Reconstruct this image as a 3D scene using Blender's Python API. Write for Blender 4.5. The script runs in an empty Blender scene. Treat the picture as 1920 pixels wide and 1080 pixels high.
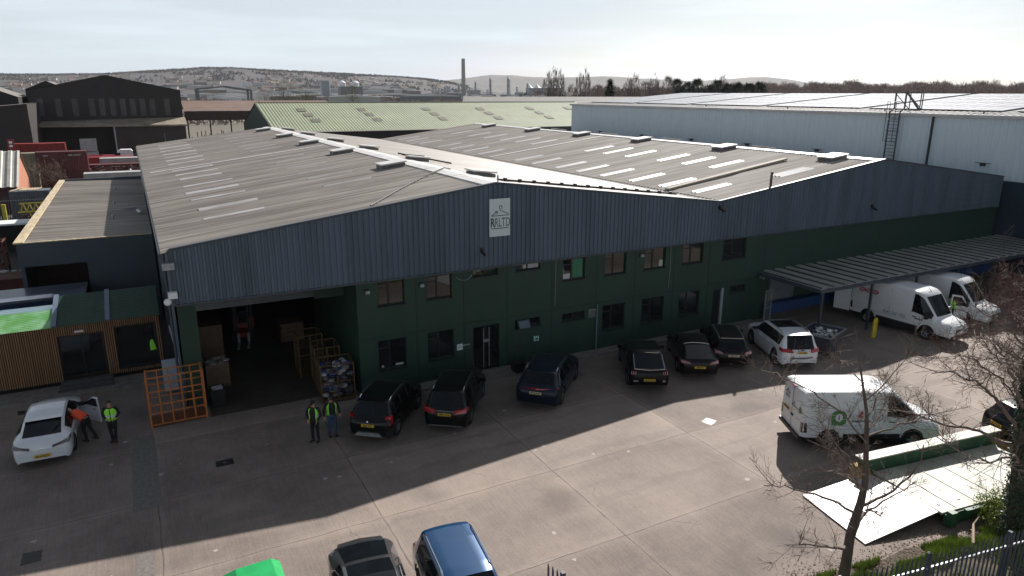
import bpy, bmesh, math, random
from mathutils import Vector, Matrix, noise
import numpy as np
S = bpy.context.scene
COL = S.collection
R = math.radians
sin, cos, pi = math.sin, math.cos, math.pi

# ---------------------------------------------------------------- camera
cd = bpy.data.cameras.new('camera')
cd.sensor_width = 36.0
cd.lens = 24.80
cd.clip_start = 0.2
cd.clip_end = 20000
cam = bpy.data.objects.new('camera', cd)
COL.objects.link(cam)
YAW, PITCH, ROLL = R(27.99), R(15.44), R(0.22)
F = Vector((sin(YAW)*cos(PITCH), cos(YAW)*cos(PITCH), -sin(PITCH)))
Rt = Vector((cos(YAW), -sin(YAW), 0))
Up = Rt.cross(F)
R2 = Rt*cos(ROLL)+Up*sin(ROLL)
U2 = -Rt*sin(ROLL)+Up*cos(ROLL)
mw = Matrix((R2, U2, -F)).transposed().to_4x4()
mw.translation = Vector((-0.76, -28.96, 13.17))
cam.matrix_world = mw
S.camera = cam

# ---------------------------------------------------------------- world, sun, exposure
SUN_AZ, SUN_EL = R(51.0), R(34.5)
VEIL = (9.6, 10.9, 11.9, 1)
W = bpy.data.worlds.new('World')
S.world = W
W.use_nodes = True
nt = W.node_tree
bg = nt.nodes['Background']
sky = nt.nodes.new('ShaderNodeTexSky')
sky.sky_type = 'NISHITA'
sky.sun_disc = False
sky.sun_elevation = SUN_EL
sky.sun_rotation = SUN_AZ
sky.air_density = 1.0
sky.dust_density = 0.8
sky.ozone_density = 1.2
# thin high cirrus, laid out over the sky dome by direction
tc = nt.nodes.new('ShaderNodeTexCoord')
mp = nt.nodes.new('ShaderNodeMapping')
mp.inputs['Scale'].default_value = (1.3, 2.2, 16.0)
nt.links.new(tc.outputs['Generated'], mp.inputs['Vector'])
nz = nt.nodes.new('ShaderNodeTexNoise')
nz.inputs['Scale'].default_value = 1.9
nz.inputs['Detail'].default_value = 7
nz.inputs['Roughness'].default_value = 0.55
nt.links.new(mp.outputs['Vector'], nz.inputs['Vector'])
rp = nt.nodes.new('ShaderNodeValToRGB')
rp.color_ramp.elements[0].position = 0.46
rp.color_ramp.elements[0].color = (0.0, 0.0, 0.0, 1)
rp.color_ramp.elements[1].position = 0.72
rp.color_ramp.elements[1].color = (0.95, 0.95, 0.95, 1)
nt.links.new(nz.outputs['Fac'], rp.inputs['Fac'])
hs = nt.nodes.new('ShaderNodeHueSaturation')
hs.inputs['Saturation'].default_value = 0.12
hs.inputs['Value'].default_value = 1.12
nt.links.new(sky.outputs['Color'], hs.inputs['Color'])
mx = nt.nodes.new('ShaderNodeMixRGB')
nt.links.new(rp.outputs['Color'], mx.inputs['Fac'])
nt.links.new(sky.outputs['Color'], mx.inputs['Color1'])
nt.links.new(hs.outputs['Color'], mx.inputs['Color2'])
# bright cool haze veil low over the horizon
sp_ = nt.nodes.new('ShaderNodeSeparateXYZ'); nt.links.new(tc.outputs['Generated'], sp_.inputs[0])
mr_ = nt.nodes.new('ShaderNodeMapRange'); mr_.inputs['From Min'].default_value = 0.0; mr_.inputs['From Max'].default_value = 0.45
mr_.inputs['To Min'].default_value = 0.9; mr_.inputs['To Max'].default_value = 0.0
nt.links.new(sp_.outputs['Z'], mr_.inputs['Value'])
vm = nt.nodes.new('ShaderNodeMixRGB'); vm.blend_type = 'LIGHTEN'; 
nt.links.new(mr_.outputs[0], vm.inputs['Fac']); h2 = nt.nodes.new('ShaderNodeHueSaturation'); h2.inputs['Saturation'].default_value = 0.45
nt.links.new(mx.outputs['Color'], h2.inputs['Color'])
tn = nt.nodes.new('ShaderNodeMixRGB'); tn.blend_type = 'MULTIPLY'; tn.inputs['Fac'].default_value = 1; tn.inputs['Color2'].default_value = (.95, 1.0, 1.05, 1)
nt.links.new(h2.outputs['Color'], tn.inputs['Color1']); nt.links.new(tn.outputs['Color'], vm.inputs['Color1'])
vc = nt.nodes.new('ShaderNodeMixRGB'); vc.inputs['Color1'].default_value = VEIL; vc.inputs['Color2'].default_value = tuple(c*1.22 for c in VEIL[:3])+(1,)
nt.links.new(rp.outputs['Color'], vc.inputs['Fac']); nt.links.new(vc.outputs['Color'], vm.inputs['Color2'])
nt.links.new(vm.outputs['Color'], bg.inputs['Color'])
bg.inputs['Strength'].default_value = 0.05

sd = bpy.data.lights.new('sun', 'SUN')
sd.energy = 5.0
sd.angle = R(0.5)
sd.color = (1.0, 0.945, 0.89)
sun = bpy.data.objects.new('sun', sd)
COL.objects.link(sun)
sv = Vector((sin(SUN_AZ)*cos(SUN_EL), cos(SUN_AZ)*cos(SUN_EL), sin(SUN_EL)))
sun.rotation_euler = sv.to_track_quat('Z', 'Y').to_euler()
sun.location = (60, 60, 60)

S.view_settings.view_transform = 'Standard'
S.view_settings.look = 'None'
S.view_settings.gamma = 1.0
S.view_settings.exposure = 0.62
S.cycles.use_denoising = True
S.cycles.volume_bounces = 0
HAZE = 0.00005

# ---------------------------------------------------------------- materials
MATS = {}
def mat(name, col, rough=0.7, var=0.15, scale=3.0, col2=None, bump=0.0, metal=0.0, coat=0.0,
        stretch=(1, 1, 1), detail=6, spec=0.5, c0=0.35, c1=0.65, emit=None):
    if name in MATS: return MATS[name]
    m = bpy.data.materials.new(name)
    m.use_nodes = True
    n = m.node_tree.nodes; l = m.node_tree.links
    b = n['Principled BSDF']
    b.inputs['Roughness'].default_value = rough
    b.inputs['Metallic'].default_value = metal
    b.inputs['Specular IOR Level'].default_value = spec
    if coat:
        b.inputs['Coat Weight'].default_value = coat
        b.inputs['Coat Roughness'].default_value = 0.04
    tc = n.new('ShaderNodeTexCoord')
    mp = n.new('ShaderNodeMapping'); mp.inputs['Scale'].default_value = stretch
    l.new(tc.outputs['Object'], mp.inputs['Vector'])
    nz = n.new('ShaderNodeTexNoise'); nz.inputs['Scale'].default_value = scale
    nz.inputs['Detail'].default_value = detail; nz.inputs['Roughness'].default_value = 0.6
    l.new(mp.outputs['Vector'], nz.inputs['Vector'])
    cr = n.new('ShaderNodeValToRGB')
    if col2 is None:
        a = [max(0, c*(1-var)) for c in col]; bb = [min(1, c*(1+var)) for c in col]
    else:
        a, bb = col, col2
    cr.color_ramp.elements[0].position = c0; cr.color_ramp.elements[0].color = (*a, 1)
    cr.color_ramp.elements[1].position = c1; cr.color_ramp.elements[1].color = (*bb, 1)
    l.new(nz.outputs['Fac'], cr.inputs['Fac'])
    l.new(cr.outputs['Color'], b.inputs['Base Color'])
    if bump:
        bp = n.new('ShaderNodeBump'); bp.inputs['Strength'].default_value = bump
        bp.inputs['Distance'].default_value = 0.02
        l.new(nz.outputs['Fac'], bp.inputs['Height']); l.new(bp.outputs['Normal'], b.inputs['Normal'])
    if emit:
        b.inputs['Emission Color'].default_value = (*emit, 1); b.inputs['Emission Strength'].default_value = 1
    MATS[name] = m
    return m

def streaky(name, col, col2, rough, s1, s2, st1, st2, dirt=(0.1, 0.09, 0.08), amt=0.5, bump=0.1, spec=0.5):
    """two noise layers with different stretches, e.g. rain streaks and lichen blotches"""
    if name in MATS: return MATS[name]
    m = mat(name, col, rough, scale=s1, col2=col2, stretch=st1, bump=bump, spec=spec)
    n = m.node_tree.nodes; l = m.node_tree.links
    b = n['Principled BSDF']
    base = b.inputs['Base Color'].links[0].from_socket
    tc = n.new('ShaderNodeTexCoord'); mp = n.new('ShaderNodeMapping'); mp.inputs['Scale'].default_value = st2
    l.new(tc.outputs['Object'], mp.inputs['Vector'])
    nz = n.new('ShaderNodeTexNoise'); nz.inputs['Scale'].default_value = s2; nz.inputs['Detail'].default_value = 8
    nz.inputs['Roughness'].default_value = 0.65
    l.new(mp.outputs['Vector'], nz.inputs['Vector'])
    cr = n.new('ShaderNodeValToRGB')
    cr.color_ramp.elements[0].position = 0.45; cr.color_ramp.elements[0].color = (0, 0, 0, 1)
    cr.color_ramp.elements[1].position = 0.75; cr.color_ramp.elements[1].color = (amt, amt, amt, 1)
    l.new(nz.outputs['Fac'], cr.inputs['Fac'])
    mx = n.new('ShaderNodeMixRGB'); mx.inputs['Color2'].default_value = (*dirt, 1)
    l.new(cr.outputs['Color'], mx.inputs['Fac']); l.new(base, mx.inputs['Color1'])
    l.new(mx.outputs['Color'], b.inputs['Base Color'])
    return m

def paint(name, col, metal=0.0, rough=0.35, coat=1.0, spec=0.5):
    return mat(name, col, rough, var=0.04, scale=2.0, metal=metal, coat=coat, spec=spec)

m_glass = mat('window glass', (0.012, 0.014, 0.016), 0.03, var=0.2, scale=0.6, spec=0.8)
m_carglass = mat('car glass', (0.006, 0.008, 0.010), 0.05, var=0.2, scale=2, spec=0.3)
m_black = mat('black plastic', (0.012, 0.012, 0.013), 0.5, var=0.3, scale=8)
m_dark = mat('dark void', (0.006, 0.006, 0.007), 0.9, var=0.3, scale=2)
m_tyre = mat('tyre rubber', (0.014, 0.014, 0.014), 0.85, var=0.3, scale=12, bump=0.2)
m_rim = mat('alloy rim', (0.45, 0.46, 0.48), 0.3, var=0.1, scale=6, metal=0.9)
m_chrome = mat('chrome trim', (0.75, 0.77, 0.8), 0.15, var=0.05, scale=4, metal=1.0)
m_lampred = mat('red lamp lens', (0.35, 0.008, 0.012), 0.12, var=0.3, scale=14, coat=1)
m_lampsmoke = mat('smoked lamp lens', (0.055, 0.02, 0.025), 0.15, var=0.4, scale=14, coat=1)
m_lamppink = mat('clear red lamp lens', (0.45, 0.2, 0.2), 0.15, var=0.3, scale=14, coat=1)
m_lampclear = mat('clear lamp lens', (0.55, 0.57, 0.6), 0.1, var=0.3, scale=14, coat=1)
m_plate = mat('yellow number plate', (0.62, 0.42, 0.03), 0.4, var=0.05, scale=10)
m_platew = mat('pale number plate', (0.55, 0.5, 0.33), 0.4, var=0.05, scale=10)
m_ink = mat('black ink', (0.01, 0.01, 0.012), 0.6, var=0.1, scale=5)
m_white = mat('white paint', (0.72, 0.73, 0.74), 0.5, var=0.06, scale=2)
m_vanwhite = streaky('white van paint', (0.66, 0.68, 0.70), (0.74, 0.75, 0.76), 0.32, 0.8, 2.0, (1, 1, 1), (1, 1, 3), dirt=(0.45, 0.42, 0.38), amt=0.25, bump=0)
m_galv = mat('galvanised steel', (0.32, 0.34, 0.36), 0.45, var=0.2, scale=5, metal=0.6)

# ---------------------------------------------------------------- mesh builder
class M:
    def __init__(s): s.v = []; s.f = []; s.m = []; s.sm = False; s.xf = None
    def add(s, vs, fs, mi=0):
        o = len(s.v)
        if s.xf is not None: vs = [tuple(s.xf @ Vector(v)) for v in vs]
        s.v.extend([tuple(v) for v in vs])
        for f in fs: s.f.append(tuple(i+o for i in f)); s.m.append(mi)
        return s
    def box(s, x0, x1, y0, y1, z0, z1, mi=0):
        return s.add([(x0,y0,z0),(x1,y0,z0),(x1,y1,z0),(x0,y1,z0),(x0,y0,z1),(x1,y0,z1),(x1,y1,z1),(x0,y1,z1)],
            [(0,3,2,1),(4,5,6,7),(0,1,5,4),(1,2,6,5),(2,3,7,6),(3,0,4,7)], mi)
    def quad(s, a, b, c, d, mi=0): return s.add([a,b,c,d], [(0,1,2,3)], mi)
    def bar(s, a, b, w=0.05, h=None, mi=0, up=(0,0,1)):
        a = Vector(a); b = Vector(b); h = h or w
        t = (b-a).normalized(); u = Vector(up)
        if abs(t.dot(u)) > 0.98: u = Vector((1,0,0))
        x = t.cross(u).normalized()*w/2; y = x.cross(t).normalized()*h/2
        vs = [a-x-y,a+x-y,a+x+y,a-x+y,b-x-y,b+x-y,b+x+y,b-x+y]
        return s.add(vs, [(0,1,2,3),(7,6,5,4),(4,5,1,0),(5,6,2,1),(6,7,3,2),(7,4,0,3)], mi)
    def tube(s, pts, rad, seg=8, mi=0, cap=True):
        pts = [Vector(p) for p in pts]; n = len(pts)
        if not hasattr(rad, '__len__'): rad = [rad]*n
        vs = []; fs = []
        px = None
        for i, p in enumerate(pts):
            t = (pts[min(i+1,n-1)]-pts[max(i-1,0)])
            t = t.normalized() if t.length > 1e-9 else Vector((0,0,1))
            if px is None:
                u = Vector((0,0,1)) if abs(t.z) < 0.9 else Vector((1,0,0))
                x = t.cross(u).normalized()
            else:
                x = (px - t*px.dot(t)).normalized()
            px = x; y = t.cross(x)
            for k in range(seg):
                a = 2*pi*k/seg
                vs.append(p+(x*cos(a)+y*sin(a))*rad[i])
        for i in range(n-1):
            for k in range(seg):
                k2 = (k+1) % seg
                fs.append((i*seg+k, i*seg+k2, (i+1)*seg+k2, (i+1)*seg+k))
        if cap: fs.append(tuple(range(seg))[::-1]); fs.append(tuple((n-1)*seg+k for k in range(seg)))
        return s.add(vs, fs, mi)
    def rings(s, rs, seg=12, mi=0, side=(1,0,0)):
        """rs: (centre, rx, ry); rx along side vector, closed ends"""
        side = Vector(side); n = len(rs); vs = []; fs = []
        cs = [Vector(r[0]) for r in rs]
        for i, (c, rx, ry) in enumerate(rs):
            t = (cs[min(i+1,n-1)]-cs[max(i-1,0)]).normalized()
            x = (side-t*side.dot(t)).normalized(); y = t.cross(x)
            for k in range(seg):
                a = 2*pi*k/seg
                vs.append(cs[i]+x*cos(a)*rx+y*sin(a)*ry)
        for i in range(n-1):
            for k in range(seg):
                k2 = (k+1) % seg
                fs.append((i*seg+k, i*seg+k2, (i+1)*seg+k2, (i+1)*seg+k))
        fs.append(tuple(range(seg))[::-1]); fs.append(tuple((n-1)*seg+k for k in range(seg)))
        return s.add(vs, fs, mi)
    def prism(s, poly, a, b, axis='y', mi=0):
        """poly of 2D points, extruded from a to b along the axis"""
        def P(p, t):
            return {'y': (p[0], t, p[1]), 'x': (t, p[0], p[1]), 'z': (p[0], p[1], t)}[axis]
        n = len(poly)
        vs = [P(p, a) for p in poly]+[P(p, b) for p in poly]
        fs = [tuple(range(n)), tuple(range(n, 2*n))[::-1]]+[(i, i+n, (i+1) % n+n, (i+1) % n) for i in range(n)]
        return s.add(vs, fs, mi)
    def ball(s, c, r, seg=10, mi=0, sc=(1,1,1)):
        vs = []; fs = []; h = seg//2
        for i in range(h+1):
            a = pi*i/h
            for k in range(seg):
                b = 2*pi*k/seg
                vs.append((c[0]+r*sc[0]*sin(a)*cos(b), c[1]+r*sc[1]*sin(a)*sin(b), c[2]+r*sc[2]*cos(a)))
        for i in range(h):
            for k in range(seg):
                fs.append((i*seg+k, (i+1)*seg+k, (i+1)*seg+(k+1) % seg, i*seg+(k+1) % seg))
        return s.add(vs, fs, mi)
    def build(s, name, mats, parent=None, world=True, smooth=None):
        me = bpy.data.meshes.new(name)
        vs = s.v
        if parent is not None and world and parent.name in INV:
            iv = INV[parent.name]
            vs = [tuple(iv @ Vector(v)) for v in vs]
        me.from_pydata(vs, [], s.f)
        if not isinstance(mats, (list, tuple)): mats = [mats]
        for m in mats: me.materials.append(m)
        if len(mats) > 1: me.polygons.foreach_set('material_index', s.m)
        bm = bmesh.new(); bm.from_mesh(me)
        bmesh.ops.recalc_face_normals(bm, faces=bm.faces)
        bm.to_mesh(me); bm.free()
        if smooth is not None:
            me.polygons.foreach_set('use_smooth', [True]*len(me.polygons))
            if smooth < 180: me.set_sharp_from_angle(angle=R(smooth))
        me.update()
        o = bpy.data.objects.new(name, me); COL.objects.link(o)
        if parent is not None:
            o.parent = parent
            if parent.name in INV: INV[o.name] = INV[parent.name]
        return o
INV = {}
def tag(o, label=None, cat=None, group=None, kind=None):
    if label: o['label'] = label
    if cat: o['category'] = cat
    if group: o['group'] = group
    if kind: o['kind'] = kind
    return o
def root(name, label, cat, loc=(0,0,0), rotz=0, group=None):
    o = bpy.data.objects.new(name, None); COL.objects.link(o)
    o.empty_display_size = 0.3
    o.location = loc; o.rotation_euler = (0,0,rotz)
    INV[o.name] = (Matrix.Translation(loc) @ Matrix.Rotation(rotz, 4, 'Z')).inverted()
    return tag(o, label, cat, group)
def struct(name, mb, mats, label=None, smooth=None):
    o = mb.build(name, mats, smooth=smooth); o['kind'] = 'structure'
    if label: o['label'] = label
    return o
def copy_tree(o, parent=None):
    c = o.copy(); COL.objects.link(c); c.parent = parent
    for ch in list(o.children): copy_tree(ch, c)
    return c
def text(s, size, name, m, mtx, parent, ext=0.002, align='CENTER', sx=1.0, bold=0.0, world=True):
    cu = bpy.data.curves.new(name, 'FONT'); cu.body = s; cu.size = size; cu.extrude = ext
    cu.align_x = align; cu.align_y = 'CENTER'; cu.offset = bold; cu.resolution_u = 3
    t = bpy.data.objects.new(name, cu); COL.objects.link(t)
    dg = bpy.context.evaluated_depsgraph_get(); dg.update()
    me = bpy.data.meshes.new_from_object(t.evaluated_get(dg))
    COL.objects.unlink(t); bpy.data.objects.remove(t); bpy.data.curves.remove(cu)
    me.transform(mtx @ Matrix.Diagonal((sx,1,1,1)))
    if world and parent is not None and parent.name in INV: me.transform(INV[parent.name])
    me.materials.clear(); me.materials.append(m)
    o = bpy.data.objects.new(name, me); COL.objects.link(o); o.parent = parent
    if parent is not None and parent.name in INV: INV[o.name] = INV[parent.name]
    return o
def frame(origin, right, up):
    """matrix laying text on a wall: x=right, y=up"""
    r = Vector(right).normalized(); u = Vector(up).normalized(); n = r.cross(u)
    m = Matrix((r, u, n)).transposed().to_4x4(); m.translation = Vector(origin); return m

# ================================================================ GROUND
def ground_material():
    m = bpy.data.materials.new('yard concrete'); m.use_nodes = True
    n = m.node_tree.nodes; l = m.node_tree.links; b = n['Principled BSDF']
    b.inputs['Roughness'].default_value = 0.85
    tc = n.new('ShaderNodeTexCoord'); sep = n.new('ShaderNodeSeparateXYZ')
    wob = n.new('ShaderNodeTexNoise'); wob.inputs['Scale'].default_value = 0.9; wob.inputs['Detail'].default_value = 3
    l.new(tc.outputs['Object'], wob.inputs['Vector'])
    wv = n.new('ShaderNodeVectorMath'); wv.operation = 'MULTIPLY_ADD'
    wv.inputs[1].default_value = (0.12, 0.12, 0); wv.inputs[2].default_value = (0, 0, 0)
    l.new(wob.outputs['Color'], wv.inputs[0]); l.new(tc.outputs['Object'], wv.inputs[2])
    l.new(wv.outputs['Vector'], sep.inputs[0])
    def mth(op, a, bb=None, c=None):
        x = n.new('ShaderNodeMath'); x.operation = op
        for i, q in enumerate((a, bb, c)):
            if q is None: continue
            if isinstance(q, (int, float)): x.inputs[i].default_value = q
            else: l.new(q, x.inputs[i])
        return x.outputs[0]
    u = mth('DIVIDE', mth('SUBTRACT', sep.outputs['X'], 5.0), 6.35)
    v = mth('DIVIDE', mth('SUBTRACT', sep.outputs['Y'], -9.4), 4.38)
    def joint(t, size, w):
        fr = mth('FRACT', t); d = mth('ABSOLUTE', mth('SUBTRACT', fr, 0.5))
        d = mth('SUBTRACT', 0.5, d)
        return mth('LESS_THAN', mth('MULTIPLY', d, size), w), mth('MULTIPLY', d, size)
    ju, du = joint(u, 6.35, 0.022); jv, dv = joint(v, 4.38, 0.018)
    jm = mth('MAXIMUM', ju, jv)
    dmin = mth('MINIMUM', du, dv)
    halo = n.new('ShaderNodeMapRange'); halo.inputs['From Min'].default_value = 0.0; halo.inputs['From Max'].default_value = 0.3
    halo.inputs['To Min'].default_value = 1; halo.inputs['To Max'].default_value = 0
    l.new(dmin, halo.inputs['Value'])
    cell = n.new('ShaderNodeCombineXYZ')
    l.new(mth('FLOOR', u), cell.inputs['X']); l.new(mth('FLOOR', v), cell.inputs['Y'])
    wn = n.new('ShaderNodeTexWhiteNoise'); wn.noise_dimensions = '2D'; l.new(cell.outputs[0], wn.inputs['Vector'])
    # broom marks, along each bay
    mpb = n.new('ShaderNodeMapping'); mpb.inputs['Scale'].default_value = (9.0, 0.35, 1)
    mpb.inputs['Rotation'].default_value = (0, 0, R(4))
    l.new(tc.outputs['Object'], mpb.inputs['Vector'])
    br = n.new('ShaderNodeTexNoise'); br.inputs['Scale'].default_value = 2.2; br.inputs['Detail'].default_value = 5
    br.inputs['Roughness'].default_value = 0.75; l.new(mpb.outputs[0], br.inputs['Vector'])
    # stains
    st = n.new('ShaderNodeTexNoise'); st.inputs['Scale'].default_value = 0.28; st.inputs['Detail'].default_value = 9
    st.inputs['Roughness'].default_value = 0.68; l.new(tc.outputs['Object'], st.inputs['Vector'])
    fine = n.new('ShaderNodeTexNoise'); fine.inputs['Scale'].default_value = 14; fine.inputs['Detail'].default_value = 6
    l.new(tc.outputs['Object'], fine.inputs['Vector'])
    cr = n.new('ShaderNodeValToRGB')
    e = cr.color_ramp.elements
    e[0].position = 0.36; e[0].color = (0.125, 0.099, 0.085, 1)
    e[1].position = 0.66; e[1].color = (0.30, 0.244, 0.206, 1)
    x = e.new(0.51); x.color = (0.22, 0.178, 0.152, 1)
    mixv = mth('ADD', mth('MULTIPLY', st.outputs['Fac'], 0.56), mth('MULTIPLY', br.outputs['Fac'], 0.27))
    mixv = mth('ADD', mixv, mth('MULTIPLY', fine.outputs['Fac'], 0.17))
    mixv = mth('ADD', mixv, mth('MULTIPLY', mth('SUBTRACT', wn.outputs['Value'], 0.5), 0.13))
    mixv = mth('ADD', mixv, mth('MULTIPLY', halo.outputs[0], 0.07))
    l.new(mixv, cr.inputs['Fac'])
    # joint darkening, broken up
    jn = n.new('ShaderNodeTexNoise'); jn.inputs['Scale'].default_value = 1.7; jn.inputs['Detail'].default_value = 4
    l.new(tc.outputs['Object'], jn.inputs['Vector'])
    jf = mth('MULTIPLY', jm, mth('MULTIPLY', jn.outputs['Fac'], 1.15))
    mj = n.new('ShaderNodeMixRGB'); mj.inputs['Color2'].default_value = (0.045, 0.037, 0.032, 1)
    l.new(jf, mj.inputs['Fac']); l.new(cr.outputs['Color'], mj.inputs['Color1'])
    # meandering cracks, broken up by noise
    cv = n.new('ShaderNodeTexVoronoi'); cv.feature = 'DISTANCE_TO_EDGE'; cv.inputs['Scale'].default_value = 0.16
    cvm = n.new('ShaderNodeMapping'); cvm.inputs['Location'].default_value = (5.1, 2.7, 0); cvm.inputs['Scale'].default_value = (1, 1.7, 1)
    cw = n.new('ShaderNodeVectorMath'); cw.operation = 'MULTIPLY_ADD'; cw.inputs[1].default_value = (1.1, 1.1, 0)
    l.new(wob.outputs['Color'], cw.inputs[0]); l.new(tc.outputs['Object'], cw.inputs[2]); l.new(cw.outputs[0], cvm.inputs['Vector']); l.new(cvm.outputs[0], cv.inputs['Vector'])
    crk = mth('MULTIPLY', mth('LESS_THAN', cv.outputs['Distance'], 0.0022), mth('GREATER_THAN', st.outputs['Fac'], 0.56))
    mk = n.new('ShaderNodeMixRGB'); mk.inputs['Color2'].default_value = (0.06, 0.05, 0.045, 1)
    l.new(mth('MULTIPLY', crk, 0.45), mk.inputs['Fac']); l.new(mj.outputs['Color'], mk.inputs['Color1'])
    # faint tyre tracks sweeping along the yard
    mpt = n.new('ShaderNodeMapping'); mpt.inputs['Scale'].default_value = (0.05, 0.85, 1); mpt.inputs['Rotation'].default_value = (0, 0, R(-9))
    l.new(cw.outputs[0], mpt.inputs['Vector'])
    tt = n.new('ShaderNodeTexNoise'); tt.inputs['Scale'].default_value = 1.5; tt.inputs['Detail'].default_value = 4; l.new(mpt.outputs[0], tt.inputs['Vector'])
    tr_ = n.new('ShaderNodeMapRange'); tr_.inputs['From Min'].default_value = 0.54; tr_.inputs['From Max'].default_value = 0.72; tr_.inputs['To Max'].default_value = 0.45
    l.new(tt.outputs['Fac'], tr_.inputs['Value'])
    mt = n.new('ShaderNodeMixRGB'); mt.inputs['Color2'].default_value = (0.12, 0.10, 0.09, 1)
    l.new(tr_.outputs[0], mt.inputs['Fac']); l.new(mk.outputs['Color'], mt.inputs['Color1']); mj = mt
    # oil spots and pale splashes
    vo = n.new('ShaderNodeTexVoronoi'); vo.inputs['Scale'].default_value = 0.75; vo.inputs['Randomness'].default_value = 1
    l.new(tc.outputs['Object'], vo.inputs['Vector'])
    sp = mth('LESS_THAN', mth('ADD', vo.outputs['Distance'], mth('MULTIPLY', fine.outputs['Fac'], 0.14)), 0.135)
    ms = n.new('ShaderNodeMixRGB'); ms.inputs['Color2'].default_value = (0.55, 0.5, 0.45, 1)
    l.new(mth('MULTIPLY', sp, 0.5), ms.inputs['Fac']); l.new(mj.outputs['Color'], ms.inputs['Color1'])
    vo2 = n.new('ShaderNodeTexVoronoi'); vo2.inputs['Scale'].default_value = 0.23; vo2.inputs['Randomness'].default_value = 1
    mo = n.new('ShaderNodeMapping'); mo.inputs['Location'].default_value = (3.3, 7.1, 0); l.new(tc.outputs['Object'], mo.inputs['Vector'])
    l.new(mo.outputs[0], vo2.inputs['Vector'])
    mr = n.new('ShaderNodeMapRange'); mr.inputs['From Min'].default_value = 0.04; mr.inputs['From Max'].default_value = 0.34
    mr.inputs['To Min'].default_value = 0.72; mr.inputs['To Max'].default_value = 0
    l.new(mth('ADD', vo2.outputs['Distance'], mth('MULTIPLY', st.outputs['Fac'], 0.2)), mr.inputs['Value'])
    mo2 = n.new('ShaderNodeMixRGB'); mo2.inputs['Color2'].default_value = (0.07, 0.058, 0.052, 1)
    l.new(mr.outputs[0], mo2.inputs['Fac']); l.new(ms.outputs['Color'], mo2.inputs['Color1'])
    l.new(mo2.outputs['Color'], b.inputs['Base Color'])
    bp = n.new('ShaderNodeBump'); bp.inputs['Strength'].default_value = 0.35; bp.inputs['Distance'].default_value = 0.02
    hh = mth('SUBTRACT', mth('ADD', mth('MULTIPLY', br.outputs['Fac'], 0.8), mth('MULTIPLY', fine.outputs['Fac'], 0.4)), mth('MULTIPLY', jm, 1.2))
    l.new(hh, bp.inputs['Height']); l.new(bp.outputs['Normal'], b.inputs['Normal'])
    return m
m_conc = ground_material()
m_field = streaky('far fields', (0.085, 0.075, 0.055), (0.15, 0.125, 0.09), 0.95, 0.008, 0.03, (1, 1, 1), (1, 0.4, 1), dirt=(0.06, 0.075, 0.035), amt=0.7)
m_dirt = streaky('dirty asphalt', (0.035, 0.032, 0.03), (0.075, 0.066, 0.06), 0.9, 0.2, 2.5, (1, 1, 1), (1, 1, 1), dirt=(0.10, 0.085, 0.07), amt=0.6)
m_asph = mat('patch asphalt', (0.045, 0.043, 0.042), 0.9, scale=30, col2=(0.09, 0.086, 0.082), bump=0.4)
m_patch = mat('worn grey patch', (0.12, 0.108, 0.10), 0.9, scale=9, col2=(0.19, 0.17, 0.155), bump=0.4)

g = M()
N = 24
gx = [-2600+9000*i/N for i in range(N+1)]; gy = [-400+8400*i/N for i in range(N+1)]
for j in range(N+1):
    for i in range(N+1): g.v.append((gx[i], gy[j], -0.02))
for j in range(N):
    for i in range(N):
        a = j*(N+1)+i; g.f.append((a, a+1, a+N+2, a+N+1)); g.m.append(0)
struct('ground', g, m_field)
g = M(); g.quad((-60, 9.0, -0.006), (110, 9.0, -0.006), (110, 205, -0.006), (-60, 205, -0.006))
struct('industrial_yard_ground', g, m_dirt)
g = M(); g.quad((-34, -48, 0), (75, -48, 0), (75, 9.0, 0), (-34, 9.0, 0))
struct('concrete_yard', g, m_conc)
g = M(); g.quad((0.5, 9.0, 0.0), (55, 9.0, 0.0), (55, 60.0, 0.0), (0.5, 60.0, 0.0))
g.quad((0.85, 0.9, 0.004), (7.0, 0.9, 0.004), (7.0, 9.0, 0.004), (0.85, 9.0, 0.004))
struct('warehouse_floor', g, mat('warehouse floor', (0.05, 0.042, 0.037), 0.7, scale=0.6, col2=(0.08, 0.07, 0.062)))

def patch(name, pts, m, z=0.004, label=None):
    rng = random.Random(len(name)); o = []
    n = len(pts)
    for i in range(n):
        a = pts[i]; b = pts[(i+1) % n]
        for k in range(8):
            t = k/8; o.append((a[0]+(b[0]-a[0])*t+rng.uniform(-.02, .02), a[1]+(b[1]-a[1])*t+rng.uniform(-.02, .02), z))
    g = M(); g.add(o, [tuple(range(len(o)))]); return struct(name, g, m, label)
patch('asphalt_patch', [(-2.13, 0.4), (-1.34, 0.3), (-1.30, -5.45), (-2.15, -5.45)], m_patch, label='long grey trench patch in the shaded concrete')
patch('dark_asphalt_patch', [(-5.05, -6.95), (-4.55, -6.95), (-4.55, -6.35), (-5.05, -6.3)], m_asph)
patch('worn_grey_patch', [(-2.1, -9.3), (-1.66, -9.3), (-1.66, -7.85), (-2.1, -8.0)], m_patch)
patch('pale_square_marking', [(18.84, -8.95), (19.3, -8.75), (19.46, -9.2), (18.95, -9.4)], mat('worn white marking', (0.6, 0.58, 0.55), 0.7, var=0.2, scale=10))
# concrete plinth strip along the wall
g = M(); g.box(7.3, 12.3, -0.72, 0.1, 0, 0.10); g.box(12.3, 14.6, -1.0, 0.1, 0, 0.14); g.box(14.6, 30.9, -0.66, 0.1, 0, 0.10)
struct('pavement', g, mat('kerb concrete', (0.14, 0.125, 0.115), 0.85, scale=3, col2=(0.22, 0.2, 0.185), bump=0.3))
g = M(); g.box(-9, -0.3, 5.9, 6.1, 0, 0.13); g.box(-9, -0.3, 6.1, 7.4, 0, 0.10)
struct('timber_building_pavement', g, mat('kerb concrete', (0.14, 0.125, 0.115)))

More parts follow.
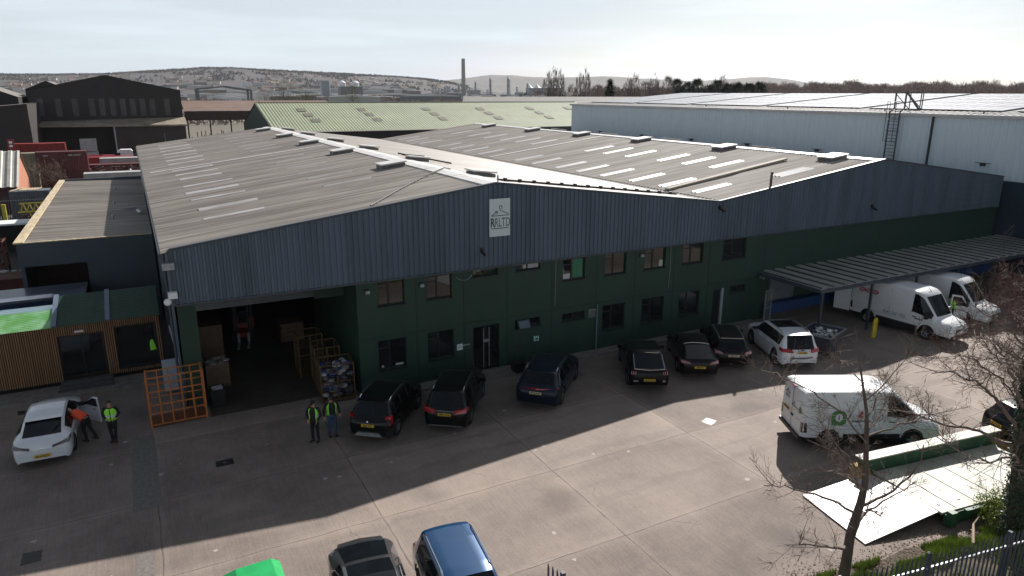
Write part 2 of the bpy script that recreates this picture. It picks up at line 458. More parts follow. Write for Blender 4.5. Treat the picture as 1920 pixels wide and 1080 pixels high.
# drain cover
r = root('drain_cover', 'black rectangular drain cover set in the shaded concrete', 'drain cover', (0.86, -3.4, 0))
g = M(); g.box(0.56, 1.16, -3.62, -3.18, 0, 0.012); g.build('frame', m_black, r)
g = M(); g.box(0.6, 1.12, -3.58, -3.22, 0.012, 0.018)
g.build('cover_plate', mat('cast iron', (0.02, 0.02, 0.021), 0.5, scale=20), r)
g = M(); g.box(0.80, 0.92, -3.43, -3.39, 0.018, 0.024); g.build('handle', m_galv, r)

# ================================================================ MAIN BUILDING
Wd, HE, HR, HB, LB = 27.56, 7.35, 9.11, 5.31, 60.7
SL = (HR-HE)/(Wd/2)
def roofz(x):
    x = x % Wd
    return HE+SL*(x if x < Wd/2 else Wd-x)
def corrugated(mb, u0, u1, pitch, depth, P0, P1, nrm, mi=0, style='trap'):
    nrm = Vector(nrm); us = []
    k = 0; u = u0
    prof = [(0, 0), (0.42, 0), (0.54, 1), (0.88, 1)] if style == 'trap' else [(0, 0), (0.25, .5), (0.5, 1), (0.75, .5)]
    while u < u1:
        for a, d in prof:
            if u+a*pitch <= u1: us.append((u+a*pitch, d*depth))
        u += pitch
    us.append((u1, 0))
    vs = []; fs = []
    for (a, d) in us:
        vs.append(Vector(P0(a))+nrm*d); vs.append(Vector(P1(a))+nrm*d)
    for i in range(len(us)-1): fs.append((2*i, 2*i+1, 2*i+3, 2*i+2))
    mb.add(vs, fs, mi)

m_roof = streaky('weathered fibre cement roof', (0.215, 0.19, 0.17), (0.46, 0.42, 0.38), 0.75, 0.6, 0.25, (0.12, 6.0, 1), (0.5, 1.9, 1), dirt=(0.15, 0.13, 0.115), amt=0.75, bump=0.2, spec=0.3)
m_roof_glare = streaky('sun glare roof', (0.26, 0.235, 0.21), (0.42, 0.39, 0.36), 0.6, 0.5, 0.3, (0.2, 4.0, 1), (0.5, 2.2, 1), dirt=(0.20, 0.165, 0.14), amt=0.8, bump=0.12, spec=0.35)  # right slopes: sun glare put into a separate, paler copy of the roof colour
m_clad = streaky('blue grey cladding', (0.078, 0.108, 0.148), (0.095, 0.130, 0.172), 0.5, 0.5, 0.4, (1, 1, 0.2), (3, 3, 0.25), dirt=(0.045, 0.06, 0.078), amt=0.8, bump=0.02)
m_cladtrim = mat('cladding trim', (0.045, 0.057, 0.074), 0.45, scale=1)
m_green = streaky('dark green wall paint', (0.011, 0.040, 0.024), (0.016, 0.051, 0.031), 0.6, 0.6, 1.0, (1, 1, 1), (1.5, 1.5, 0.4), dirt=(0.026, 0.040, 0.032), amt=0.9, bump=0.05)
m_frame = mat('window frame dark', (0.010, 0.013, 0.014), 0.4, scale=3)
m_sky = streaky('rooflight sheet', (0.50, 0.50, 0.50), (0.66, 0.66, 0.66), 0.35, 2, 1, (0.3, 3, 1), (0.5, 3, 1), dirt=(0.30, 0.29, 0.28), amt=0.6, bump=0)
m_skyd = streaky('dulled rooflight sheet', (0.56, 0.55, 0.545), (0.74, 0.73, 0.72), 0.4, 2, 1, (0.3, 3, 1), (0.5, 3, 1), dirt=(0.26, 0.24, 0.23), amt=0.8, bump=0)
m_skydd = streaky('grimy rooflight sheet', (0.38, 0.365, 0.355), (0.50, 0.485, 0.475), 0.45, 2, 1, (0.3, 3, 1), (0.5, 3, 1), dirt=(0.24, 0.22, 0.21), amt=0.8, bump=0)
m_flash = mat('ridge flashing', (0.50, 0.49, 0.475), 0.45, scale=2, col2=(0.62, 0.61, 0.6))
m_upstand = mat('rooflight upstand', (0.12, 0.12, 0.12), 0.6, scale=3)

B = root('warehouse_building', 'long twin-gabled warehouse with blue grey ribbed cladding over dark green walls', 'warehouse', (0, 0, 0))
random.seed(7)
# roofs
def slope(x0, x1, m, name='roof_sheet'):
    g = M(); nx = -SL if roofz(x0+.1) < roofz(x1-.1) else SL
    nv = Vector((nx, 0, 1)).normalized()
    z0 = HE if abs(x0 % Wd) < 0.01 or abs(x0 % Wd-Wd) < .01 else HR
    z1 = HR if z0 == HE else HE
    xa, za, xb, zb = x0, z0, x1, z1
    if x0 == 0: xa = -0.28; za = HE-SL*0.28
    corrugated(g, 0.02, LB, 0.31, 0.075, lambda u: (xa, u, za), lambda u: (xb, u, zb), nv, style='sin')
    return g.build(name, m, B)
slope(0, Wd/2, m_roof); slope(Wd/2, Wd, m_roof_glare); slope(Wd, 1.5*Wd, m_roof); slope(1.5*Wd, 2*Wd, m_roof_glare)
# ridge caps
for xr in (Wd/2, 1.5*Wd):
    g = M()
    for y in np.arange(0.05, LB-0.1, 1.9):
        y1 = min(y+1.88, LB); e = random.uniform(-.006, .006)
        for s in (-1, 1):
            a = 0.55 if s < 0 else 1.0
            g.add([(xr, y, HR+.115+e), (xr+s*a, y, HR+.115-SL*a+e), (xr+s*a, y1, HR+.115-SL*a+e), (xr, y1, HR+.115+e),
                   (xr+s*a, y, HR+.03-SL*a), (xr+s*a, y1, HR+.03-SL*a)], [(0, 1, 2, 3), (1, 4, 5, 2)])
    g.build('ridge_cap', m_flash, B)
# valley gutter
g = M(); g.box(Wd-0.32, Wd+0.32, 0.1, LB, HE-0.05, HE+0.02); g.box(Wd-0.36, Wd-0.32, 0.1, LB, HE-0.05, HE+0.12); g.box(Wd+0.32, Wd+0.36, 0.1, LB, HE-0.05, HE+0.12)
g.build('valley_gutter', mat('dark gutter', (0.05, 0.045, 0.04), 0.6, scale=2), B)
# skylight panels
def sky_panel(x0, x1, y, w=0.62, m=m_sky):
    g = M(); d = 0.025; y0 = 0.02+0.31*round((y-w/2-.02)/.31); w = .31*max(1, round(w/.31))
    corrugated(g, y0, y0+w, 0.31, 0.075, lambda u: (x0, u, roofz(x0)+d), lambda u: (x1, u, roofz(x1)+d), (0, 0, 1), style='sin')
    g.build('skylight_panel', m, B)
yA = [5.6, 8.4, 12.0, 14.9, 18.1, 22.0, 25.0, 28.0, 33.5, 36.5, 39.8, 43.4, 47.2, 51.2, 55.3]
for i, y in enumerate(yA):
    sky_panel(1.7+random.uniform(-.1, .1), 4.4+random.uniform(-.15, .15), y, .62 if i % 2 else .4, m_skyd)
    if i not in (0, 7): sky_panel(7.9, 10.5, y+0.3, 0.35, m_skydd)
yB = [3.3, 6.3, 9.25, 12.9, 15.9, 18.9, 22.7, 25.8, 33.3, 36.7, 40, 43.4, 48.9, 53.3, 56.5]
for y in yB: sky_panel(28.5, 31.3, y, 0.72)
for y in [8.0, 10.9, 13.8, 17.8, 20.9, 23.6, 33.2, 36.6, 40.2, 44.0, 48.5, 53.5]: sky_panel(34.35, 37.3, y, 0.72)
sky_panel(34.35, 37.3, 2.2, 0.8)
# long pale cover strips running up the slope, and the flat timber/ply cross strips
for (x0, x1, y, w) in [(0.2, 13.0, 29.3, 0.35), (28.2, 40.9, 30.0, 0.35)]:
    g = M(); g.quad((x0, y-w/2, roofz(x0)+.085), (x1, y-w/2, roofz(x1)+.085), (x1, y+w/2, roofz(x1)+.085), (x0, y+w/2, roofz(x0)+.085)); g.build('cover_strip', m_flash, B)
g = M()
for (x0, y0, x1, y1, h, w) in [(27.9, 4.8, 38.6, 5.4, 0.12, 0.38)]:
    g.bar((x0, y0, roofz(x0)+.15), (x1, y1, roofz(x1)+.15), w, h)
g.build('roof_walkway', mat('pale timber walkway', (0.30, 0.27, 0.22), 0.8, scale=3, stretch=(4, .3, 1)), B)
g = M(); g.bar((14.9, 2.1, roofz(14.9)+.12), (27.0, 2.9, roofz(27.0)+.12), 0.10, 0.10)
for k in range(14):
    x = 15.3+k*0.86; g.box(x, x+0.12, 2.02+0.066*(x-15), 2.22+0.066*(x-15), roofz(x)+.06, roofz(x)+.22)
g.build('roof_cable_tray', m_black, B)
g = M(); pts = [(8.0, 0.5, roofz(8)+.13), (10.2, 3.1, roofz(10.2)+.12), (12.2, 5.2, roofz(12.2)+.12), (13.9, 6.4, HR+.2), (14.6, 7.2, roofz(14.6)+.13)]
g.tube(pts, 0.035, 5); g.build('roof_cable', m_black, B)
# raised rooflight units near the ridges
def vent(xa, xb, y, lean):
    xm = (xa+xb)/2; w = 0.55
    z0 = roofz(xm)+0.05
    g = M(); zz = [roofz(xa)+.02, roofz(xb)+.02]
    g.add([(xa, y-w, zz[0]), (xb, y-w, zz[1]), (xb, y+w, zz[1]), (xa, y+w, zz[0]),
           (xa, y-w, zz[0]+.22), (xb, y-w, zz[1]+.22), (xb, y+w, zz[1]+.22), (xa, y+w, zz[0]+.22)],
          [(0,1,5,4), (1,2,6,5), (2,3,7,6), (3,0,4,7), (4,5,6,7)])
    o = g.build('roof_vent', m_upstand, B)
    g = M(); e = .07
    g.add([(xa-e, y-w-e, zz[0]+.26), (xb+e, y-w-e, zz[1]+.26+lean), (xb+e, y+w+e, zz[1]+.26+lean), (xa-e, y+w+e, zz[0]+.26),
           (xa-e, y-w-e, zz[0]+.34), (xb+e, y-w-e, zz[1]+.34+lean), (xb+e, y+w+e, zz[1]+.34+lean), (xa-e, y+w+e, zz[0]+.34)],
          [(3,2,1,0), (4,5,6,7), (0,1,5,4), (1,2,6,5), (2,3,7,6), (3,0,4,7)])
    g.build('vent_lid', m_flash, o)
for y in (11.0, 21.9, 32.4, 43.0, 55.2): vent(11.75, 13.15, y, 0.0)
for y in (4.9, 14.4, 24.9, 34.9, 46, 56): vent(14.75, 15.95, y, 0.0)
for y in (2.9, 12.8, 23.2, 33.0, 43.2, 54.5): vent(39.4, 40.9, y, 0.0)
for y in (12, 23, 33, 43): vent(43.0, 44.2, y, 0.0)
# two loose boards leaning by the ridge
g = M(); g.bar((14.6, 15.9, HR+.25), (17.3, 13.4, roofz(17.3)+.15), .09, .09); g.bar((14.5, 14.9, HR+.25), (15.9, 14.5, HR+.1), .2, .1)
g.build('roof_pole', m_black, B)
# flues
g = M(); g.tube([(31.95, 0.45, roofz(31.95)), (31.95, 0.45, roofz(31.95)+.55), (31.98, .45, roofz(31.95)+.9)], 0.07, 8)
g.build('flue_pipe', mat('rusty flue', (0.09, 0.06, 0.045), 0.7, scale=6), B)
g = M(); g.tube([(14.0, 0.25, HR), (14.0, 0.25, HR+.42)], 0.04, 8); g.build('ridge_pole', m_galv, B)

# gable cladding
g = M(); X1 = 2*Wd
corrugated(g, 0.02, X1, 0.245, 0.055, lambda u: (u, -0.05, HB), lambda u: (u, -0.05, roofz(u)+0.10 if 0 < u < X1 else HE+.1), (0, -1, 0))
g.build('gable_cladding', m_clad, B)
g = M()
for (xa, xb) in ((0, Wd/2), (Wd/2, Wd), (Wd, 1.5*Wd), (1.5*Wd, 2*Wd)):
    za = roofz(xa) if xa % Wd else HE; zb = roofz(xb) if abs(xb % Wd) > .01 else HE
    g.add([(xa, -0.125, za+.06), (xb, -0.125, zb+.06), (xb, -0.125, zb+.15), (xa, -0.125, za+.15),
           (xa, 0.06, za+.06), (xb, 0.06, zb+.06), (xb, 0.06, zb+.15), (xa, 0.06, za+.15)],
          [(0,1,2,3), (3,2,6,7), (7,6,5,4), (0,4,5,1)])
g.build('verge_flashing', m_cladtrim, B)
g = M(); g.box(-0.02, X1, -0.135, 0.1, HB-0.07, HB); g.build('drip_trim', m_cladtrim, B)
g = M(); g.box(-0.06, 0.018, -0.13, 0.1, HB-.05, HE+.1); g.build('corner_trim', m_cladtrim, B)
# walls
def wall_holes(mb, x0, x1, z0, z1, holes, y, depth=0.16, mi=0):
    xs = sorted(set([x0, x1]+[h[0] for h in holes]+[h[1] for h in holes]))
    zs = sorted(set([z0, z1]+[h[2] for h in holes]+[h[3] for h in holes]))
    for i in range(len(xs)-1):
        for j in range(len(zs)-1):
            cx = (xs[i]+xs[i+1])/2; cz = (zs[j]+zs[j+1])/2
            if any(h[0] < cx < h[1] and h[2] < cz < h[3] for h in holes): continue
            mb.quad((xs[i], y, zs[j]), (xs[i+1], y, zs[j]), (xs[i+1], y, zs[j+1]), (xs[i], y, zs[j+1]), mi)
    for (a, b, c, d) in holes:
        Y = y+depth
        mb.quad((a, y, c), (a, Y, c), (a, Y, d), (a, y, d), mi); mb.quad((b, y, c), (b, y, d), (b, Y, d), (b, Y, c), mi)
        mb.quad((a, y, d), (a, Y, d), (b, Y, d), (b, y, d), mi); mb.quad((a, y, c), (b, y, c), (b, Y, c), (a, Y, c), mi)
upper = [(7.99, 9.22, 4.08, 5.22), (10.28, 11.52, 4.08, 5.18), (17.55, 18.87, 4.08, 5.2), (20.1, 21.45, 4.07, 5.24), (22.66, 24.08, 4.08, 5.27), (25.3, 26.76, 4.09, 5.28), (28.25, 30.0, 4.05, 5.28)]
strips = [(12.6, 13.9, 4.88, 5.25), (14.87, 16.22, 4.9, 5.24)]
lower = [(7.9, 9.22, 1.08, 2.48), (10.26, 11.58, 1.12, 2.5), (20.05, 21.5, 1.08, 2.46), (22.63, 24.15, 1.07, 2.48), (25.22, 26.72, 1.08, 2.46)]
small = [(14.86, 16.27, 2.0, 2.42), (17.56, 18.92, 1.94, 2.36), (29.05, 30.28, 1.98, 2.4)]
doors = [(12.56, 13.98, 0.14, 2.42), (27.75, 28.55, 0.1, 2.35)]
shut = [(32.3, 34.6, 0.3, 2.45)]
g = M()
wall_holes(g, 7.05, 2*Wd, 0, HB+.05, upper+strips+lower+small+doors+shut, 0.06)
g.quad((7.05, 0.06, 0), (7.05, 9.0, 0), (7.05, 9.0, HB+.05), (7.05, 0.06, HB+.05))
g.build('wall', m_green, B)
g = M(); g.box(7.07, 31.5, 0.04, 0.058, 2.62, 2.68)
for x in (9.75, 12.1, 14.4, 16.9, 19.6, 22.05, 24.7, 27.25, 31.6): g.box(x, x+.03, 0.045, 0.057, 0.1, 2.618); g.box(x, x+.03, 0.045, 0.057, 2.682, HB-.08)
g.build('wall_rail', mat('dark green rail', (0.011, 0.034, 0.022), 0.5, scale=2), B)
def window(h, style, Y=0.16, lab=None, blind=None):
    a, b, c, d = h; g = M(); t = 0.055
    g.box(a, b, Y, Y+.05, c, c+t); g.box(a, b, Y, Y+.05, d-t, d); g.box(a, a+t, Y, Y+.05, c+t, d-t); g.box(b-t, b, Y, Y+.05, c+t, d-t)
    if style == 'two':
        m = a+(b-a)*0.42; g.box(m-.04, m+.04, Y-.01, Y+.05, c+t, d-t); g.box(a+t, m-.04, Y, Y+.05, c+(d-c)*.70, c+(d-c)*.70+.045)
    if style == 'one': m = (a+b)/2; g.box(m-.03, m+.03, Y-.01, Y+.05, c+t, d-t)
    w = g.build('window', m_frame, B)
    if lab: w['label'] = lab
    g = M(); g.box(a+t, b-t, Y+.02, Y+.03, c+t, d-t); g.build('pane', m_glass, w)
    g = M(); g.box(a-.04, b+.04, -0.02, Y, c-.05, c-.003); g.build('sill', m_frame, w)
    if blind:
        g = M()
        for (u0, u1, v0, v1, mm) in blind:
            g2 = M(); g2.box(a+(b-a)*u0, a+(b-a)*u1, Y+.008, Y+.019, c+(d-c)*v0, c+(d-c)*v1); g2.build('blind', mm, w)
m_blind = mat('window paper', (0.45, 0.45, 0.43), 0.8, var=.1)
m_bgreen = mat('green window film', (0.01, 0.16, 0.08), 0.3, var=.2)
for i, h in enumerate(upper): window(h, 'two', blind={2: [(.47, .93, .08, .93, m_bgreen), (.05, .36, .06, .30, m_blind)], 4: [(.76, .93, .06, .35, m_blind)]}.get(i), lab={2: 'window with green film behind the right pane'}.get(i))
for i, h in enumerate(strips): window(h, 'one', blind={1: [(.52, .96, .12, .9, m_blind)]}.get(i))
for i, h in enumerate(lower): window(h, 'two', blind={0: [(.12, .2, .05, .12, m_blind), (.62, .9, .05, .12, m_blind)]}.get(i))
for i, h in enumerate(small): window(h, 'one')
# the one small window standing open
g = M(); g.add([(14.9, -0.22, 2.04), (15.6, -0.22, 2.04), (15.6, -0.0, 2.40), (14.9, -0.0, 2.40), (14.9, -0.25, 2.02), (15.6, -0.25, 2.02), (15.6, -.03, 2.42), (14.9, -.03, 2.42)],
              [(0,1,2,3), (7,6,5,4), (0,4,5,1), (1,5,6,2), (2,6,7,3), (3,7,4,0)]); o = g.build('window', m_frame, B); o['label'] = 'small top-hung window standing open'
g = M(); g.quad((14.97, -0.247, 2.06), (15.53, -0.247, 2.06), (15.53, -.048, 2.385), (14.97, -.048, 2.385)); g.build('pane', mat('frosted pane', (0.10, 0.13, 0.18), 0.3, var=.1), o)
# reception door with two long steel pull handles
a, b, c, d = doors[0]
g = M(); g.box(a, a+.07, .12, .2, c, d); g.box(b-.07, b, .12, .2, c, d); g.box(a+.07, b-.07, .12, .2, d-.08, d); g.box((a+b)/2-.04, (a+b)/2+.04, .12, .2, c, d-.08)
o = g.build('door', m_frame, B); o['label'] = 'dark glazed double entrance door with long steel handles'
g = M(); g.box(a+.07, b-.07, .16, .17, c, d-.08); g.build('pane', m_glass, o)
for x in ((a+b)/2-.15, (a+b)/2+.15):
    g = M(); g.tube([(x, 0.05, c+.15), (x, 0.05, d-.12)], .02, 6); g.bar((x, .05, c+1.2), (x, .13, c+1.2), .03); g.build('handle', m_galv, o)
g = M(); g.box((a+b)/2-.13, (a+b)/2+.13, .07, .1, c+1.42, c+1.56); g.build('door_notice', m_galv, o)
a, b, c, d = doors[1]
g = M(); g.box(a, a+.06, .1, .2, c, d); g.box(a+.06, b-.13, .1, .2, d-.1, d); o = g.build('door', m_frame, B)
g = M(); g.box(a+.06, b-.13, .15, .16, c, d-.1); g.build('pane', m_glass, o)
g = M(); g.box(b-.13, b, .05, .2, c, d); g.build('door_post', mat('pale upvc', (0.32, 0.34, 0.37), .5), o)
# roller shutters
def shutter(x0, x1, z0, z1, y, m):
    g = M(); n = int((z1-z0)/0.085)
    for k in range(n):
        z = z0+k*(z1-z0)/n; h = (z1-z0)/n
        g.add([(x0, y, z), (x1, y, z), (x1, y-.02, z+h*.5), (x0, y-.02, z+h*.5), (x1, y, z+h), (x0, y, z+h)], [(0,1,2,3), (3,2,4,5)])
    return g.build('roller_shutter', m, B)
m_shut = mat('steel shutter', (0.17, 0.185, 0.2), 0.45, scale=2)
shutter(32.3, 34.6, 0.3, 2.45, 0.2, m_shut)
g = M(); g.box(5.7, 7.04, 2.15, 2.25, 4.2, HB+.02); g.build('infill_panel', m_green, B)
o = shutter(0.8, 5.7, 4.3, HB+.02, 2.2, mat('half raised shutter steel', (0.10, 0.105, 0.115), 0.5, scale=2)); o['label'] = 'wide grey roller shutter raised above the loading opening'
# pillar beside the opening, side wall
g = M(); g.box(0.08, 0.80, 2.2, 2.6, 0, HB+.02); g.build('pillar', m_green, B)
g = M(); corrugated(g, 0.1, LB, 0.5, 0.05, lambda u: (0.0, u, 0 if u > 2.2 else HB), lambda u: (0.0, u, HE-.05), (-1, 0, 0))
g.build('side_wall', m_clad, B)
m_post = mat('grey blue steel post', (0.16, 0.19, 0.22), .5)
for k, y in enumerate((13.5, 19, 24.5, 30, 35.5, 41, 46.5)):
    g = M(); g.box(-.22, -.06, y, y+.18, 0, HE-.1); g.build('side_post', m_post, B)
g = M(); g.box(-.36, -.2, 0.1, LB, HE-.22, HE-.06); g.build('eaves_gutter', m_cladtrim, B)
g = M(); g.tube([(-.16, 2.4, HE-.2), (-.16, 2.4, 0.1)], .055, 8); g.build('downpipe', m_cladtrim, B)
g = M(); g.quad((0.1, LB, 0), (2*Wd, LB, 0), (2*Wd, LB, HE), (0.1, LB, HE))
for xr in (0, Wd): g.add([(xr, LB, HE), (xr+Wd/2, LB, HR), (xr+Wd, LB, HE)], [(0, 1, 2)])
g.quad((2*Wd, 0, 0), (2*Wd, LB, 0), (2*Wd, LB, HE), (2*Wd, 0, HE))
g.build('back_wall', mat('cream block wall', (0.08, 0.07, 0.06), 0.8, scale=1), B)
g = M(); g.tube([(19.66, -0.02, 0.1), (19.66, -0.02, 2.6)], .035, 6); g.build('downpipe', m_post, B)
# vent panel, small signs, lights, cameras
t = root('wall_grille', 'small square pale vent grille on the green wall beside the thin downpipe', 'vent', (19.38, 0.0, 1.9))
g = M(); g.box(19.17, 19.58, .02, .056, 1.92, 2.36); g.build('frame', m_galv, t)
g = M()
for k in range(6): g.box(19.2, 19.55, .005, .018, 1.96+.065*k, 1.985+.065*k)
g.build('louvre', m_dark, t)
def wall_light(x, z, lab, y=-0.02):
    t = root('wall_light', lab, 'light', (x, y, z))
    g = M(); g.box(x-.07, x+.07, y-.02, .057 if y > -.03 else -.05, z, z+.2); g.build('bracket', m_black, t)
    g = M(); g.box(x-.09, x+.09, y-.14, y-.02, z+.02, z+.15); g.build('lamp_head', m_galv, t)
wall_light(7.5, 4.75, 'small grey wall light on the green wall near the loading opening corner')
wall_light(10.0, 4.75, 'small grey wall light between the two leftmost upper windows')
wall_light(22.35, 4.85, 'small wall light between the third and fourth two-pane upper windows')
def camera_unit(name, x, y, z, lab, cat='camera', d=(0, -1)):
    t = root(name, lab, cat, (x, y, z))
    g = M(); g.box(x-.05, x+.05, y-.06, y+.06, z, z+.18); g.build('bracket', m_black, t)
    g = M(); g.tube([(x+d[0]*.05, y+d[1]*.05, z), (x+d[0]*.36, y+d[1]*.36, z-.1)], [.06, .065], 8); g.build('camera_body', m_black, t)
    return t
camera_unit('security_camera', 12.95, -.14, 6.1, 'black security camera on the blue grey cladding below the company sign')
camera_unit('security_camera', 27.55, -.14, 7.05, 'small black camera at the valley between the two gables')
camera_unit('security_camera', 40.6, -.14, 6.2, 'black floodlight camera high on the right-hand gable cladding')
t = root('floodlight', 'white floodlight fixed to the top left corner of the blue grey cladding', 'light', (-.15, -.15, 7.0))
g = M(); g.box(-.3, .12, -.4, -.12, 6.75, 7.0); g.build('lamp_head', m_galv, t); g = M(); g.box(-.1, -.02, -.12, .0, 6.85, 6.95); g.build('bracket', m_black, t)
t = root('security_camera', 'white dome security camera on the lower left corner of the cladding', 'camera', (-.1, -.2, 5.5))
g = M(); g.box(-.22, .1, -.36, -.12, 5.62, 5.86); g.build('bracket', m_white, t)
g = M(); g.ball((-.26, -.3, 5.5), .14, 12); g.build('dome', m_white, t, smooth=180)

# company sign with hanger logo
m_signbg = mat('sign board', (0.62, 0.68, 0.70), 0.5, var=.04)
m_signink = mat('sign ink', (0.03, 0.065, 0.07), 0.5, var=.1)
m_signink2 = mat('sign ink light', (0.12, 0.17, 0.18), 0.5, var=.1)
t = root('company_sign', 'pale upright RRLTD sign with coat hanger logo at the peak of the left gable', 'sign', (13.9, -.13, 6.75))
g = M(); g.box(13.37, 14.43, -.16, -.11, 6.75, 8.5); g.build('board', m_signbg, t)
def logo(parent, mtx, s, ink, world=True):
    def P(x, y): return mtx @ Vector((x*s, y*s, 0.004))
    g = M(); w = .035*s; up = tuple((mtx.to_3x3() @ Vector((0, 0, 1))))
    def seg(a, b): g.bar(P(*a), P(*b), w, .008, up=up)
    seg((-.44, .0), (.44, .0)); seg((-.44, .0), (-.12, .2)); seg((.44, .0), (.44, .06)); seg((.44, .06), (.02, .24)); seg((.02, .24), (-.02, .34))
    for a in range(5):
        t0 = R(200-a*50); t1 = R(200-(a+1)*50); c = (.04, .38); seg((c[0]+.07*cos(t0), c[1]+.09*sin(t0)), (c[0]+.07*cos(t1), c[1]+.09*sin(t1)))
    seg((-.12, .2), (-.27, .19)); seg((-.12, .2), (-.16, .09))
    g.build('hanger_logo', ink, parent, world=world)
lm = frame((13.9, -.162, 7.72), (1, 0, 0), (0, 0, 1)); logo(t, lm, 1.0, m_signink)
text('R', .58, 'lettering', m_signink, frame((13.52, -.164, 7.38), (1, 0, 0), (0, 0, 1)), t, sx=.62, bold=.018)
text('RLTD', .58, 'lettering', m_signink2, frame((14.03, -.164, 7.38), (1, 0, 0), (0, 0, 1)), t, sx=.58, bold=.008)
g = M(); g.box(13.45, 14.35, -.166, -.161, 7.10, 7.15); g.build('small_print_line', m_signink2, t)
t = root('reception_sign', 'small reception sign with white logo tile left of the entrance door', 'sign', (12.05, .03, 1.4))
g = M(); g.box(11.7, 12.42, .03, .057, 1.38, 1.74); g.build('board', m_green, t)
g = M(); g.box(11.71, 12.0, .015, .029, 1.40, 1.70); g.build('logo_tile', m_signbg, t)
logo(t, frame((11.855, .013, 1.52), (1, 0, 0), (0, 0, 1)), .25, m_signink)
o = text('RECEPTION', .10, 'lettering', m_signbg, frame((12.21, .028, 1.6), (1, 0, 0), (0, 0, 1)), t, sx=.7)
t = root('notice_sign', 'tiny green and white notice below the open small window', 'sign', (16.0, .03, 1.2))
g = M(); g.box(15.87, 16.2, .03, .057, 1.16, 1.44); g.build('board', m_bgreen, t)
g = M()
for (a, b, c, d) in [(15.89, 15.99, 1.31, 1.42), (16.02, 16.1, 1.34, 1.42), (16.13, 16.18, 1.3, 1.42), (15.89, 16.06, 1.18, 1.21), (15.92, 15.98, 1.22, 1.28), (16.1, 16.18, 1.18, 1.26)]: g.box(a, b, .02, .029, c, d)
g.build('symbols', m_signbg, t)
for (x, lab) in ((12.2, 'dark square planter with a thin stem left of the entrance door'), (14.55, 'dark square planter with a thin stem right of the entrance door')):
    t = root('planter', lab, 'planter', (x, -.75, .1)); g = M()
    g.add([(x-.22, -1.0, .1), (x+.22, -1.0, .1), (x+.22, -.56, .1), (x-.22, -.56, .1), (x-.3, -1.08, .6), (x+.3, -1.08, .6), (x+.3, -.48, .6), (x-.3, -.48, .6)],
          [(0,1,2,3), (0,1,5,4), (1,2,6,5), (2,3,7,6), (3,0,4,7), (4,5,6,7)]); g.build('pot', m_black, t)
    g = M(); g.tube([(x, -.78, .58), (x-.02, -.76, 1.3)], .02, 5); g.build('stem', mat('dry stem', (.06, .06, .04)), t)
    g = M(); rn = random.Random(int(x*10))
    for k in range(40):
        a = rn.uniform(0, 6.3); rr = rn.uniform(.02, .16); z = rn.uniform(.62, .85); p = Vector((x+cos(a)*rr, -.78+sin(a)*rr, z)); q = Vector((rn.uniform(-.05, .05), rn.uniform(-.05, .05), .06))
        g.add([p, p+q, p+Vector((.03, .02, .02))], [(0, 1, 2)])
    g.build('leaves', mat('dark leaves', (.012, .03, .012), .7), t)

t = root('coiled_cable', 'grey loop of cable hanging from the cladding edge above the green wall', 'cable', (12.1, 0, 5.0))
g = M(); g.tube([(12.1+.42*cos(R(200+14*k)), -.03, 5.15+.34*math.sin(R(200+14*k))) for k in range(11)], .014, 5); g.build('cable_loop', m_galv, t)
for (x, lab) in ((17.1, 'thin grey cable running down the green wall left of the green-filmed window'), (24.4, 'thin grey cable running down the green wall between upper windows')):
    t = root('wall_cable', lab, 'cable', (x, 0, 3)); g = M(); g.tube([(x, .03, 5.2), (x+.02, .03, 4.0), (x-.01, .03, 2.9)], .012, 5); g.build('cable_run', m_galv, t)
# ---- canopy over the loading bays (attached to the building wall, a thing of its own)
m_can = streaky('canopy sheet', (0.27, 0.275, 0.24), (0.38, 0.385, 0.34), 0.6, .6, 1.2, (1, 1, 1), (3, .4, 1), dirt=(0.17, 0.175, 0.12), amt=.7)
t = root('loading_canopy', 'long flat grey canopy on thin posts over the loading bay', 'canopy', (31.6, -2, 0))
g = M(); corrugated(g, 31.2, 56.0, 0.92, 0.05, lambda u: (u, -4.35, 2.95), lambda u: (u, .05, 3.02), (0, 0, 1))
for k in range(27): x = 31.25+.92*k; g.box(x, x+.09, -4.36, .05, 3.03, 3.085, 1)
g.build('canopy_roof', [m_can, m_cladtrim], t)
g = M(); g.box(31.2, 56.0, -4.42, -4.36, 2.78, 2.97); g.box(31.15, 31.2, -4.42, .05, 2.80, 3.0); g.build('fascia', m_cladtrim, t)
for x in (31.45, 35.6, 39.7, 43.8, 47.9, 52):
    g = M(); g.box(x, x+.12, -4.34, -4.22, 0, 2.9); g.build('post', m_cladtrim, t)
g = M(); g.box(31.3, 31.45, -.3, .0, 2.6, 2.8); g.build('bracket', m_galv, t)
# blue dock face, mesh gate
g = M(); g.box(31.9, 55.0, -.5, .02, 0.45, 1.05); o = g.build('loading_dock_edge', mat('blue dock paint', (0.012, 0.05, 0.17), .6, scale=1), B)
g = M(); g.box(31.9, 55.0, -.5, .02, 0.0, .448); g.build('loading_dock_base', m_dirt, B)
t = root('mesh_gate', 'tall grey framed mesh gate standing by the left end of the canopy', 'gate', (31.2, -1.0, 0))
g = M()
for (a, b) in (((30.75, -1.1, .05), (30.75, -1.1, 2.15)), ((31.35, -1.0, .05), (31.35, -1.0, 2.15)), ((30.75, -1.1, 2.15), (31.35, -1.0, 2.15)), ((30.75, -1.1, 1.1), (31.35, -1.0, 1.1)), ((30.75, -1.1, .1), (31.35, -1.0, .1))): g.bar(a, b, .06)
g.build('gate_frame', m_galv, t)
g = M()
for k in range(10): x = 30.8+.055*k; g.bar((x, -1.095+.167*(x-30.75), .1), (x, -1.095+.167*(x-30.75), 2.15), .008)
for k in range(30): g.bar((30.76, -1.098, .15+.067*k), (31.34, -1.0, .15+.067*k), .008)
g.build('mesh_infill', m_galv, t)

